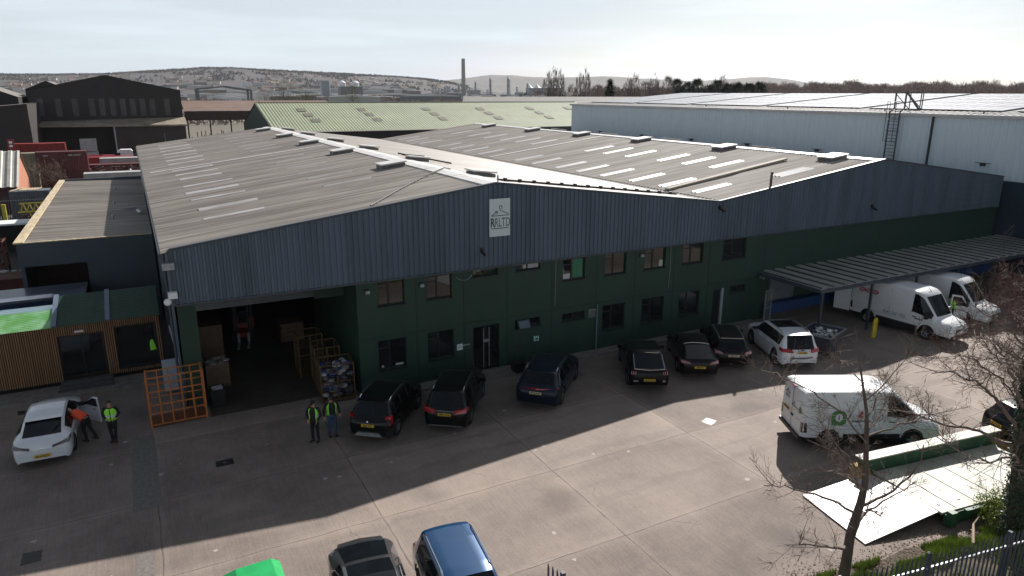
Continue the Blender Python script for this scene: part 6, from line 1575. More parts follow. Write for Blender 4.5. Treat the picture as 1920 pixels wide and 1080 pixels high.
g.bar((-12.6, 61, 3.05), (-11.6, 62.9, 3.2), .18, .06); g.bar((-12.3, 60.9, 3.1), (-11.9, 62.6, 3.2), .1, .06); g.build('boards', m_wood, t)
palisade('palisade_fence', 'distant dark palisade fence in the left yard below the terracotta gable', (-16, 55.5), (-9.2, 55.5), .2, 2.9, mat('dark palisade', (.04, .045, .055), .6), step=.2)
m_yel = mat('machine yellow', (.50, .33, .02), .55, scale=3, var=.25)
t = root('yellow_machine', 'yellow lattice machine parked beside the timber coping, left yard', 'machine', (-10, 50, 0)); g = M()
g.box(-11.6, -8.6, 49.2, 50.6, .7, 1.5); g.box(-11.9, -11.6, 49.2, 49.5, .7, 3.2); g.build('chassis', m_yel, t); g = M()
for k in range(6): g.bar((-10.6+.5*k, 50, 2.3), (-10.35+.5*k, 50, 3.1), .08); g.bar((-10.35+.5*k, 50, 3.1), (-10.1+.5*k, 50, 2.3), .08)
g.bar((-10.8, 50, 2.3), (-7.6, 50, 2.3), .1); g.bar((-10.6, 50, 3.1), (-7.6, 50, 3.1), .1); g.bar((-9.9, 49.9, 1.5), (-9.9, 50, 2.4), .1); g.build('lattice_boom', m_yel, t)
g = M(); g.rings([((-10.2, 49.8, 1.5), .5, .4), ((-10.2, 49.8, 1.9), .45, .35), ((-10.2, 49.8, 2.1), .2, .2)], 10); g.build('seat', mat('dark red seat', (.06, .01, .01), .7), t)
for x in (-11.2, -9.2): g = M(); g.tube([(x, 49.0, .45), (x, 49.3, .45)], .45, 12); g.build('wheel', m_tyre, t)
t = root('green_tarpaulin', 'crumpled bright green tarpaulin over a stack in the left yard', 'tarpaulin', (-10.8, 46.5, 0)); g = M(); rn = random.Random(4)
nx, ny = 14, 7
for j in range(ny+1):
    for i in range(nx+1): x = -12.6+3.4*i/nx; y = 45.8+1.6*j/ny; e = min(i, nx-i, j*2, (ny-j)*2); g.v.append((x, y, 1.2+.8*min(1, e/2)+.22*noise.noise(Vector((x*2, y*2, 0)))))
for j in range(ny):
    for i in range(nx): a = j*(nx+1)+i; g.f.append((a, a+1, a+nx+2, a+nx+1)); g.m.append(0)
g.box(-12.5, -9.3, 45.9, 47.3, 0, 1.1); g.build('sheet', mat('emerald tarpaulin', (.0, .33, .17), .5, scale=3, var=.1), t)
t = root('white_trailer', 'long white-roofed dark trailer in the left yard below the green tarpaulin', 'trailer', (-12, 43, 0))
g = M(); g.box(-17, -8.6, 42.2, 44.2, .6, 2.35); g.build('trailer_body', m_dark, t); g = M(); g.box(-17.1, -8.5, 42.1, 44.3, 2.35, 2.5); g.build('roof', m_white, t)
for x in (-15, -10.5):
    g = M(); g.tube([(x, 42.15, .45), (x, 42.4, .45)], .45, 12); g.build('wheel', m_tyre, t)
m_rust = mat('rust brown steel', (.11, .038, .025), .8, scale=2, var=.3)
t = root('rusty_rack', 'tall rusty brown steel rack at the left edge behind the rendered extension', 'rack', (-10, 28.5, 0)); g = M()
for x in (-12, -10.6, -9.2):
    for y in (27.8, 29.2): g.bar((x, y, 0), (x, y, 3.5), .12)
for z in (.9, 1.7, 2.6, 3.4):
    for y in (27.8, 29.2): g.bar((-12, y, z), (-9.2, y, z), .1)
    for x in (-12, -10.6, -9.2): g.bar((x, 27.8, z), (x, 29.2, z), .1)
g.build('frame', m_rust, t); g = M(); rn = random.Random(6)
for z in (.95, 1.75): 
    for k in range(10): g.box(-11.9+.26*k, -11.7+.26*k, 27.9, 29.1, z, z+rn.uniform(.15, .5))
g.build('stored_bars', m_rust, t)
t = root('low_store', 'low maroon steel store behind the grey cabin roof, left edge', 'store', (-9, 23, 0)); g = M(); g.box(-14, -4.3, 22.6, 24.6, 0, 2.0); g.build('wall', m_cor, t)
g = M(); g.box(-14, -4.3, 22.5, 24.7, 2.0, 2.06); g.build('roof', m_rust, t)
g = M(); rn = random.Random(15)
for k in range(16): g.ball((-13+.52*k, 24.3+rn.uniform(-.1, .1), 2.15), rn.uniform(.1, .25), 6, 0, (1.4, .8, .5))
g.build('white_debris', m_cwhite, t)
rn = random.Random(33)
def shrubtree(name, label, c, n, rad, m, cat='tree', group=None, lev=3):
    t = root(name, label, cat, c, 0, group); g = M(); g.tube([c, (c[0], c[1], c[2]+rad*.5)], [.09, .06], 6); g.build('trunk', m_bark, t)
    g = M()
    for k in range(n):
        a = rn.uniform(0, 2*pi); s = rn.uniform(.1, .8)
        grow(g, (c[0], c[1], c[2]+rad*rn.uniform(.2, .6)), (cos(a)*s, sin(a)*s, 1), rad*rn.uniform(.6, 1), .04, lev, rn, .12, .3, (2, 4), .012, 3)
    g.build('crown', m_twig, t); return t
shrubtree('bare_tree', 'small bare tree growing in front of the maroon containers', (-9.9, 78, 0), 12, 3.2, m_twig)
shrubtree('bare_tree', 'thin bare tree left of the small one before the containers', (-11.8, 79, 0), 8, 3.0, m_twig)
t = root('red_sign_post', 'red and white sign post above the green container at the left edge', 'sign', (-15.9, 95, 0)); g = M(); g.tube([(-15.9, 95, 0), (-15.9, 95, 6)], .08, 6); g.build('pole', m_crim, t)
g = M(); g.box(-16.3, -15.5, 94.9, 94.98, 5.2, 6.6); o = g.build('board', m_crim, t); g = M(); g.box(-16.1, -15.7, 94.86, 94.89, 5.5, 5.8); g.box(-16.1, -15.7, 94.86, 94.89, 6.0, 6.3); g.build('white_mark', m_white, o)

# dark gabled shed
m_shed = streaky('dark brown cladding', (.018, .015, .015), (.028, .023, .022), .7, .3, .5, (1, 1, 1), (2, 2, .2), dirt=(.03, .024, .022), amt=.5)
m_shedw = mat('grimy rooflight strip', (.075, .07, .068), .6, scale=.5, var=.25); m_tan = mat('tan lean-to roof', (.27, .22, .165), .7, scale=.5, stretch=(1, 1, 1), var=.3)
t = root('dark_gabled_shed', 'big dark brown gabled shed with a row of pale vertical strips and a tan lean-to', 'shed', (-3.5, 130, 0))
g = M(); g.prism([(-16.2, 0), (-16.2, 13.3), (-3.6, 16.1), (9.1, 13.4), (9.1, 0)], 130, 130.4); g.quad((9.1, 130, 0), (9.1, 190, 0), (9.1, 190, 13.4), (9.1, 130, 13.4)); g.quad((-16.2, 130, 0), (-16.2, 190, 0), (-16.2, 190, 13.3), (-16.2, 130, 13.3)); g.build('wall', m_shed, t)
g = M(); g.quad((-16.6, 129.9, 13.32), (-3.6, 129.9, 16.2), (-3.6, 190, 16.2), (-16.6, 190, 13.32)); g.quad((-3.6, 129.9, 16.2), (9.4, 129.9, 13.42), (9.4, 190, 13.42), (-3.6, 190, 16.2)); g.build('roof', m_shed, t)
for x in (-15.1, -12.3, -9.6, -6.9, -5.2, -3.4, -1.7, 0.0, 1.7, 3.4, 6.0): g = M(); g.box(x, x+.95, 129.93, 129.99, 8.7, 11.9); g.build('light_strip', m_shedw, t)
g = M(); g.quad((-17.6, 124.9, 7.25), (9.4, 124.9, 7.1), (9.4, 130, 8.35), (-16.2, 130, 7.8)); g.quad((-17.6, 124.88, 6.95), (9.4, 124.88, 6.8), (9.4, 124.88, 7.1), (-17.6, 124.88, 7.25)); g.build('lean_to_roof', m_tan, t)
g = M(); g.quad((-3.0, 126, 0), (9.1, 126, 0), (9.1, 126, 6.9), (-3.0, 126, 6.9)); g.quad((9.1, 126, 0), (9.1, 130, 0), (9.1, 130, 8.2), (9.1, 126, 6.9)); g.build('lean_to_wall', mat('brown steel doors', (.042, .028, .027), .6, scale=.4, var=.15), t)
g = M(); g.box(-17.2, -16.9, 125, 125.3, 0, 7); g.box(-3.3, -3.05, 125.6, 125.9, 0, 6.9); g.box(5.2, 5.28, 125.9, 125.97, 1.5, 5.5); g.box(-2.5, 5.1, 125.9, 125.97, 1.6, 1.72); g.build('door_post', m_galv, t)
g = M(); 
for x in (-16.3, -15.7, -15.1, -14.5, -13.9): g.tube([(x, 127, 0), (x+.1, 127, rn.uniform(3.5, 5.5))], .07, 5)
g.build('pipe_stack', m_post, t)
t = root('stacked_white_crates', 'two white crates stacked in the open bay of the dark shed', 'crates', (-7.5, 122, 0)); g = M(); g.box(-9.0, -6.2, 122, 123.5, 0, 2.6); g.box(-8.9, -6.3, 122, 123.5, 2.7, 4.9); g.build('crate', m_cwhite, t)
t = root('small_kiosk', 'small pale-roofed kiosk on posts right of the dark shed doors', 'kiosk', (7.2, 119, 0)); g = M(); g.box(5.6, 8.9, 117.5, 120.5, 3.6, 3.9); g.build('roof', m_cwhite, t); g = M()
for x in (5.9, 8.6):
    for y in (117.8, 120.2): g.box(x, x+.15, y, y+.15, 0, 3.6)
g.build('post', m_galv, t); g = M(); g.box(6.2, 8.4, 118.5, 120, .3, 2.9); g.build('booth', m_rend, t)
t = root('yellow_sack', 'yellow bulk sack standing at the foot of the dark shed wall', 'sack', (4.5, 123, 0)); g = M(); g.ball((4.5, 123, .9), .9, 10, 0, (.8, .8, 1.1)); g.build('sack_body', m_yel, t, smooth=180)
# sheds at the far left
for (x0, x1, y, h0, h1, lab, m) in ((-27, -14.9, 112, 10.0, 11.2, 'dark shed with pale sloping roof left of the big gabled shed', m_shed), (-32, -20, 150, 12, 14.5, 'far dark shed at the left edge', m_shed), (-19.5, -11.5, 160, 13.5, 15.4, 'small dark shed peeping over the left shoulder of the big gabled one', m_shed)):
    t = root('dark_shed', lab, 'shed', (x0, y, 0)); g = M(); g.prism([(x0, 0), (x0, h0), ((x0+x1)/2, h1 if y > 140 else h0+.6), (x1, h0 if y > 140 else h1), (x1, 0)], y, y+18); g.build('wall', m, t)
    g = M(); a, b, c = (x0, h0), ((x0+x1)/2, h1 if y > 140 else h0+.6), (x1, h0 if y > 140 else h1)
    for p, q in ((a, b), (b, c)): g.quad((p[0]-.1, y-.3, p[1]+.05), (q[0]+.1, y-.3, q[1]+.05), (q[0]+.1, y+18, q[1]+.05), (p[0]-.1, y+18, p[1]+.05))
    g.build('roof', mat('grey shed roof', (.16, .145, .13), .7, scale=.5), t)
# rust-brown long canopy shed right of it
t = root('brown_open_shed', 'long rust brown open-sided shed beyond the dark gabled one', 'shed', (16, 131, 0))
g = M(); g.quad((9.5, 131, 9.45), (40, 131, 9.45), (40, 139, 11.4), (9.5, 139, 11.4)); g.quad((9.5, 139, 11.4), (40, 139, 11.4), (40, 147, 9.45), (9.5, 147, 9.45)); g.build('roof', mat('rust brown roof', (.16, .10, .075), .8, scale=.4, var=.12), t)
g = M(); g.box(9.5, 40, 130.9, 130.98, 7.6, 9.42); g.build('fascia', mat('dark red fascia', (.055, .03, .028), .8), t)
g = M()
for x in (9.8, 14, 18, 22, 26): g.box(x, x+.25, 131.2, 131.4, 0, 7.6)
g.build('post', m_black, t)
t = root('timber_stacks', 'rows of sawn timber stacked beneath the rust brown shed', 'timber', (16, 128, 0)); g = M(); rn = random.Random(44)
for k in range(90): x = rn.uniform(10, 24); y = rn.uniform(118, 146); z = rn.uniform(0, 3.2); g.bar((x, y, z), (x+rn.uniform(1, 3), y+rn.gauss(0, .3), z+rn.gauss(0, .1)), .3, .15, rn.randrange(3))
for k in range(30): x = 10+.5*k; g.bar((x, 135, 0), (x+rn.gauss(0, .2), 135, rn.uniform(3, 5.5)), .15, .15, rn.randrange(3))
g.build('planks', [mat('pale timber', (.42, .29, .14)), mat('white planks', (.55, .5, .45), .8), mat('brown planks', (.2, .1, .05), .8)], t)

# ---- green roofed shed behind
m_gr = streaky('pale green corrugated roof', (.18, .22, .125), (.225, .265, .155), .7, .25, .8, (.3, 1, 1), (1, .5, 1), dirt=(.15, .165, .09), amt=.6, bump=.1)
t = root('green_roofed_shed', 'long shed with a pale green corrugated roof directly behind the warehouse', 'shed', (17, 90, 0))
g = M(); corrugated(g, 17, 76, .45, .05, lambda u: (u, 75, 7.8), lambda u: (u, 90, 11.6), (0, -.25, 1), style='sin'); corrugated(g, 17, 76, .45, .05, lambda u: (u, 90, 11.6), lambda u: (u, 105, 7.8), (0, .25, 1), style='sin'); g.build('roof', m_gr, t)
g = M(); g.quad((17.02, 75.1, 7.82), (17.02, 90, 11.6), (17.02, 90, 11.85), (17.02, 75.1, 8.1)); g.bar((17, 74.9, 7.92), (17, 90, 11.75), .25, .06); g.bar((17, 90, 11.72), (76, 90, 11.72), .5, .05); g.build('verge', mat('pale green trim', (.30, .33, .24), .7), t)
g = M(); g.prism([(75.1, 0), (75.1, 7.75), (90, 11.5), (104.9, 7.75), (104.9, 0)], 17.1, 17.3, axis='x'); g.build('gable_wall', mat('deep green cladding', (.012, .032, .028), .6, scale=.5), t)
g = M(); g.quad((17.3, 75.3, 0), (76, 75.3, 0), (76, 75.3, 7.7), (17.3, 75.3, 7.7)); g.build('wall', m_shed, t)
m_moss = mat('mossy grey patch', (.10, .10, .065), .8, scale=3, var=.4)
for i, x in enumerate((22.5, 32, 43, 53, 63, 71)):
    for j, f in enumerate((.25, .5, .75)):
        y = 88.5-f*11+.0; z = 11.6-(90-y)*.2533; x2 = x+j*.4
        g = M(); g.quad((x2, y-1.0, z-.253+.1), (x2+1.3, y-1.0, z-.253+.1), (x2+1.3, y+.7, z+.177+.1), (x2, y+.7, z+.177+.1)); g.build('rooflight', m_moss, t)
# low grey roofs beyond it
t = root('grey_flat_warehouse', 'pale grey low-pitched warehouse roof beyond the green one', 'warehouse', (95, 130, 0))
g = M(); g.quad((62, 112, 10.9), (140, 112, 10.9), (140, 140, 12.3), (75, 140, 12.3)); g.build('roof', mat('pale grey roof', (.13, .125, .12), .8, scale=.3, var=.15, spec=.2), t); g = M(); g.box(62, 140, 112.1, 112.3, 0, 10.85); g.build('wall', m_cwhite, t)

# ---- white solar roofed warehouse on the right
m_wh = streaky('pale grey blue cladding', (.48, .565, .63), (.52, .605, .67), .5, .2, .6, (1, .2, 1), (1, 3, .15), dirt=(.42, .50, .57), amt=.5, bump=0)
m_sol = mat('solar panel glass', (.34, .36, .40), .6, scale=.5, var=.12, spec=0.03)  # pale base colour stands in for the sky reflected in the panels
t = root('solar_roof_warehouse', 'large pale cladded warehouse with solar panels on its roof, right', 'warehouse', (56, 27, 0))
g = M(); corrugated(g, -28, 59.8, .5, .045, lambda u: (56.1, u, 7.05 if 0 else 0), lambda u: (56.1, u, 11.55), (-1, 0, 0)); g.quad((56.1, 59.8, 0), (140, 59.8, 0), (140, 59.8, 11), (56.1, 59.8, 11.5)); g.add([(56.1, 59.8, 11.5), (76, 59.8, 13.2), (140, 59.8, 11)], [(0, 1, 2)]); g.build('wall', m_wh, t)
g = M(); g.box(55.85, 56.0, -28, 1.1, 0, 7.05); g.build('lower_wall', mat('deep blue lower cladding', (.018, .035, .055), .5, scale=.5), t)
g = M(); corrugated(g, -28, 59.9, .5, .05, lambda u: (55.9, u, 11.66), lambda u: (76, u, 13.2), (0, 0, 1)); g.quad((76, -28, 13.2), (140, -28, 10.9), (140, 59.9, 10.9), (76, 59.9, 13.2)); g.build('roof', mat('pale metal roof', (.26, .255, .25), .65, scale=.3, var=.12, spec=.3), t)
g = M(); g.box(55.75, 56.05, -28, 59.9, 11.5, 11.72); g.build('gutter', mat('pale gutter', (.40, .40, .41), .5, scale=.5), t)
g = M(); g.tube([(55.95, 6.35, 11.5), (55.95, 6.35, 0)], .09, 8); g.build('downpipe', m_black, t)
m_sframe = mat('panel frame', (.60, .61, .62), .6, spec=.1)
k = 0
for bi, (ya, yb) in enumerate(((-26, -13), (-12, 1.6), (2.8, 14), (15, 26), (27, 37.5), (38.5, 48), (49, 58.5))):
    x0, x1 = 58.6, 75.4
    def Z(x, e): return 11.66+(x-55.9)*.0766+e
    g = M(); g.quad((x0, ya, Z(x0, .14)), (x1, ya, Z(x1, .14)), (x1, yb, Z(x1, .14)), (x0, yb, Z(x0, .14))); 
    for q in (0, 1): y = (ya, yb)[q]; g.quad((x0, y, Z(x0, .06)), (x1, y, Z(x1, .06)), (x1, y, Z(x1, .14)), (x0, y, Z(x0, .14)))
    o = g.build('solar_array', m_sol, t)
    g = M(); n = 10
    for i in range(0, n+1, 2): x = x0+(x1-x0)*i/n; g.bar((x, ya, Z(x, .15)), (x, yb, Z(x, .15)), .035, .012)
    m_ = int((yb-ya)/1.05)
    for i in range(m_+1): y = ya+(yb-ya)*i/m_; g.bar((x0, y, Z(x0, .152)), (x1, y, Z(x1, .152)), .06, .012)
    g.build('panel_frames', m_sframe, o)
for (ya, yb) in ((2, 4.5), (10, 13), (20, 24), (32, 35)):
    g = M(); g.bar((57.2, ya, 11.95), (57.2, yb, 11.95), .12, .05); g.bar((57.2, (ya+yb)/2, 11.75), (57.2, (ya+yb)/2, 11.95), .08); g.build('roof_walkway', m_black, t)
for y in (52, 43, 34, 25.5, 16.8, 1.8):
    g = M(); g.box(55.75, 56.0, y, y+.3, 8.0, 8.2); g.bar((55.85, y-.4, 8.22), (55.85, y+.7, 8.22), .04); g.build('wall_lamp', m_black, t)
# cat ladder
t = root('cat_ladder', 'grey caged access ladder with handrails rising above the pale warehouse wall', 'ladder', (55.8, 9.5, 7.5))
g = M()
for y in (9.1, 10.0): g.bar((55.75, y, 7.0), (55.75, y, 11.8), .09); g.bar((55.75, y, 11.8), (56.1, y-.1, 12.1), .09); g.bar((56.1, y-.1, 12.1), (56.1, y-.1, 13.3), .1)
g.build('stile', m_cladtrim, t); g = M()
for k in range(18): g.bar((55.75, 9.1, 7.1+.28*k), (55.75, 10.0, 7.1+.28*k), .04)
g.build('rung', m_cladtrim, t); g = M()
for z in (9.4, 10.3, 11.2, 12.6): 
    P = [(55.75-.65*math.sin(pi*q/8), 9.55-.5*cos(pi*q/8), z) for q in range(9)]; g.tube(P, .02, 5)
for q in (2, 4, 6): g.bar((55.75-.75*math.sin(pi*q/8), 9.55-.55*cos(pi*q/8), 9.4), (55.75-.75*math.sin(pi*q/8), 9.55-.55*cos(pi*q/8), 12.6), .035)
g.build('safety_hoop', m_cladtrim, t); g = M()
for y in (8.9, 10.0): g.bar((56.1, y, 13.3), (57.6, y-.4, 13.3), .06); g.bar((57.6, y-.4, 13.3), (57.6, y-.4, 12.0), .06); g.bar((56.2, y, 13.25), (57.5, y-.4, 12.05), .05)
g.bar((56.1, 7.7, 13.3), (56.1, 10, 13.3), .06); g.bar((56.1, 7.7, 13.3), (56.1, 7.7, 11.9), .06); g.bar((56.1, 8.9, 13.3), (56.1, 7.75, 12.0), .12); g.bar((56.1, 7.7, 11.95), (56.1, 9, 11.95), .08)
g.build('handrail', m_cladtrim, t)

# ================================================================ FAR BACKGROUND
CX, CY, CZ = -0.76, -28.96, 13.17
def far(az, tan, D): return Vector((CX+D*sin(R(az)), CY+D*cos(R(az)), CZ+D*tan))
def hill(name, prof, D, depth, m, rough, seed, foot=4.0, group=None):
    azs = [p[0] for p in prof]; n = 260; g = M(); rows = 14
    a0, a1 = azs[0], azs[-1]
    for i in range(n+1):
        a = a0+(a1-a0)*i/n; t = float(np.interp(a, azs, [p[1] for p in prof]))
        for j in range(rows+1):
            f = j/rows; d = D-depth*(1-f); h = foot+(CZ+D*t-foot)*(f**1.15)
            p = far(a, 0, d); h += rough*noise.noise(Vector((p.x*.006, p.y*.006, seed)))*f*(1 if f < 1 else .35)+(rough*.20*noise.noise(Vector((p.x*.05, p.y*.05, seed+3)))*f)
            g.v.append((p.x, p.y, h))
        p = far(a, 0, D+depth*.6); g.v.append((p.x, p.y, foot))
    C = rows+2
    for i in range(n):
        for j in range(C-1): q = i*C+j; g.f.append((q, q+1, q+C+1, q+C)); g.m.append(0)
    return struct(name, g, m, smooth=180)
profA = [(-10.88, .0132), (-6.87, .0171), (-4.57, .0177), (-1.21, .0192), (.41, .0215), (2.42, .0245), (3.79, .0262), (5.2, .0284), (6.98, .0289), (8.8, .0274), (11.03, .0259), (13.33, .0244), (15.67, .0227), (17.26, .0216), (19.68, .0192), (21.31, .0173), (22.95, .0135), (25.4, .005), (27, .0)]
profB = [(19, .006), (20.48, .011), (22.54, .016), (24.19, .0189), (25.44, .0218), (26.47, .024), (27.92, .0234), (29.58, .0214), (31.65, .0201), (33.3, .0216), (34.94, .023), (36.98, .0209), (39.4, .0182), (41.78, .0162), (43.71, .0182), (45.6, .0207), (47.1, .0207), (48.58, .018), (50.05, .014), (52.17, .011), (58, .006), (66, .005), (74, .004)]
m_hillA = streaky('wooded hillside', (.022, .018, .020), (.034, .029, .029), .95, .012, .05, (1, 1, 1), (1, 1, 1), dirt=(.045, .037, .035), amt=.4)
m_hillB = mat('far hill', (.06, .058, .05), .95, scale=.004, col2=(.10, .09, .075))
hill('hills', profA, 3000, 1100, m_hillA, 10, 1.0)
hill('hills', profB, 6200, 1500, m_hillB, 16, 5.0)
# tree mass along the crest and slopes (uncountable wood)
rn = random.Random(77); g = M()
for k in range(9000):
    a = rn.uniform(-10.5, 24.5); t = float(np.interp(a, [p[0] for p in profA], [p[1] for p in profA])); f = rn.choice((1, 1, rn.uniform(.3, 1)))
    f = rn.uniform(.93, 1.0) if f == 1 else f
    if f < .93 and noise.noise(Vector((a*.5, f*4, 2))) < 0: continue
    d = 3000-1100*(1-f); h = 4+(CZ+3000*t-4)*(f**1.15); p = far(a, 0, d); p.z = h-7; s = rn.uniform(5, 11)
    vs = [p+Vector((s*cos(q*1.2566+k), s*sin(q*1.2566+k), rn.uniform(2, 5))) for q in range(5)]+[p+Vector((rn.uniform(-2, 2), rn.uniform(-2, 2), rn.uniform(9, 16)))]
    g.add(vs, [(0, 1, 5), (1, 2, 5), (2, 3, 5), (3, 4, 5), (4, 0, 5)])
tag(g.build('hillside_woods', mat('far bare woods', (.026, .021, .022), .95, scale=.02, col2=(.05, .04, .038))), 'brown leafless woods covering the far hillside', 'woods', kind='stuff')
# houses on the hillside
m_hw = mat('far house wall', (.55, .50, .46), .8, scale=.01, var=.3); m_hr = mat('far house roof', (.16, .09, .07), .8)
def house_proto():
    g = M(); g.box(-5, 5, -4, 4, 0, 5.5, 0); g.add([(-5.4, -4.4, 5.4), (5.4, -4.4, 5.4), (5.4, 4.4, 5.4), (-5.4, 4.4, 5.4), (-5.4, 0, 8.6), (5.4, 0, 8.6)], [(0,1,5,4), (2,3,4,5), (0,4,3), (1,2,5)], 1)
    g.box(2, 3, -.5, .5, 8, 9.6, 1)
    return g.build('hillside_house', [m_hw, m_hr])
hp = house_proto(); first = True
lab_ = 'tiny pale house with brown roof scattered on the far wooded hillside'
for k in range(190):
    while True:
        a = rn.uniform(-10, 23); f = rn.uniform(.15, .8)
        if noise.noise(Vector((a*.35, f*2.2, 9))) > -.08: break
    t = float(np.interp(a, [p[0] for p in profA], [p[1] for p in profA])); d = 3000-1100*(1-f); p = far(a, 0, d); p.z = 4+(CZ+3000*t-4)*(f**1.15)+1
    o = hp if first else hp.copy()
    if not first: COL.objects.link(o)
    first = False; o.location = p; s = rn.uniform(.7, 1.5); o.scale = (s*rn.uniform(.8, 1.8), s, s*.9); o.rotation_euler.z = rn.uniform(-.6, .6)
    tag(o, lab_, 'house', 'houses scattered on the far hillside')
# industrial estate on the plain
m_fs = [mat('far shed pale', (.38, .38, .37), .7), mat('far shed grey', (.13, .14, .15), .7), mat('far shed brown', (.12, .08, .06), .8), mat('far shed white', (.62, .61, .6), .6)]
descr = ['pale', 'grey', 'brown', 'white']
rn = random.Random(31)
def shedfar(a, D, w, dpt, h, mi, lab, group=None, roof=None, z=0):
    p = far(a, 0, D); t = root('distant_shed', lab, 'shed', (p.x, p.y, z), R(-a), group)
    g = M(); g.box(-w/2, w/2, 0, dpt, -6, h); g.build('wall', m_fs[mi], t, world=False)
    g = M(); r = h+w*.05; g.add([(-w/2-.3, -.4, h), (0, -.4, r), (w/2+.3, -.4, h), (-w/2-.3, dpt, h), (0, dpt, r), (w/2+.3, dpt, h)], [(0,1,4,3), (1,2,5,4), (0,2,1), (3,4,5)]); g.build('roof', m_fs[roof if roof is not None else 3], t, world=False)
for k in range(74):
    a = rn.uniform(-8, 35); D = rn.uniform(700, 1900); w = rn.uniform(20, 75); mi = rn.randrange(4)
    shedfar(a, D, w, rn.uniform(15, 40), rn.uniform(4, 9.5), mi, 'distant low industrial shed on the plain below the hills', 'distant low sheds on the plain')
for k in range(84):
    a = rn.uniform(-8, 23.5); f = rn.uniform(.01, .42)**1.2; t_ = float(np.interp(a, [q[0] for q in profA], [q[1] for q in profA])); z = 4+(CZ+3000*t_-4)*(f**1.15)
    shedfar(a, 1900+1100*f, rn.uniform(18, 70), 18, rn.uniform(5, 11), rn.choice((0, 0, 1, 2, 3)), 'distant industrial shed at the foot of the far hillside', 'distant sheds at the foot of the hillside', z=z)
rn = random.Random(131)
# named landmarks
m_ch = mat('chimney concrete', (.16, .155, .13), .8, scale=.02, col2=(.23, .22, .19), stretch=(1, 1, 3))
p = far(24.15, 0, 2000); t = root('tall_chimney', 'single tall concrete chimney standing above the far hills', 'chimney', (p.x, p.y, 0))
g = M(); g.tube([(p.x, p.y, 0), (p.x, p.y, 55), (p.x, p.y, 101)], [6.2, 5.4, 4.8], 20); g.build('shaft', m_ch, t, smooth=60)
g = M(); g.tube([(p.x, p.y, 101), (p.x, p.y, 102.4)], 5.2, 20); g.build('rim', m_ch, t)
m_steel = mat('hazy steel', (.20, .23, .26), .5, scale=.05)
m_tank = mat('pale tank', (.58, .60, .62), .5, scale=.03)
for i, (a, D, r, h) in enumerate(((14.88, 1200, 6, 31.5), (15.85, 1200, 6.4, 31.5))):
    p = far(a, 0, D); t = root('storage_silo', ('left of the two white domed silos on the plain', 'right of the two white domed silos on the plain')[i], 'silo', (p.x, p.y, 0))
    g = M(); g.tube([(p.x, p.y, 0), (p.x, p.y, h-3)], r, 20); g.build('drum', m_tank, t, smooth=60); g = M(); g.rings([((p.x, p.y, h-3), r*1.02, r*1.02), ((p.x, p.y, h-1.2), r*.6, r*.6), ((p.x, p.y, h), .8, .8)], 20); g.build('dome', m_tank, t, smooth=60)
p = far(13.6, 0, 1190); t = root('process_tower', 'blue grey process tower left of the white silos', 'tower', (p.x, p.y, 0)); g = M(); g.box(p.x-6, p.x+6, p.y-5, p.y+5, 0, 31); g.build('tower_body', m_steel, t); g = M(); g.box(p.x+6, p.x+8, p.y-5, p.y+3, 0, 30); g.build('stair_shaft', m_tank, t)
p = far(15.5, 0, 1150); t = root('dark_plant_building', 'dark blocky plant building standing in front of the white silos', 'building', (p.x, p.y, 0)); g = M(); g.box(p.x-17, p.x+17, p.y-8, p.y+8, 0, 21); g.build('wall', m_fs[1], t); g = M(); g.box(p.x-17.5, p.x+17.5, p.y-8.5, p.y+8.5, 21, 22); g.build('roof', m_fs[1], t)
for k in range(26):
    a = rn.uniform(21.8, 29.3); D = rn.uniform(1700, 2200); p = far(a, 0, D); h = rn.uniform(16, 42) if abs(a-27) > .9 else rn.uniform(35, 58); r = rn.uniform(1.2, 3.6)
    t = root('refinery_column', 'slim steel refinery column in the far process plant', 'column', (p.x, p.y, 0), 0, 'refinery columns in the far process plant')
    g = M(); g.tube([(p.x, p.y, 0), (p.x, p.y, h*.97), (p.x, p.y, h)], [r, r, r*.5], 10); g.build('shell', rn.choice((m_steel, m_tank, m_steel)), t, smooth=60)
    g = M()
    for z in (h*.4, h*.65, h*.88): g.tube([(p.x, p.y, z), (p.x, p.y, z+.8)], r+1.1, 10)
    g.build('platform', m_steel, t)
for k in range(7):
    a = 22+rn.uniform(0, 7); D = rn.uniform(1650, 2150); p = far(a, 0, D); w = rn.uniform(14, 34); h = rn.uniform(9, 22)
    t = root('process_building', 'grey framed process building between the refinery columns', 'building', (p.x, p.y, 0), 0, 'process buildings between the refinery columns'); g = M(); g.box(p.x-w/2, p.x+w/2, p.y, p.y+12, 0, h); g.build('wall', m_steel, t)
    g = M(); 
    for q in range(int(w/4)): g.bar((p.x-w/2+4*q, p.y-.5, 0), (p.x-w/2+4*q, p.y-.5, h+4), .6)
    g.bar((p.x-w/2, p.y-.5, h+4), (p.x+w/2, p.y-.5, h+4), .6); g.build('steel_frame', m_steel, t)
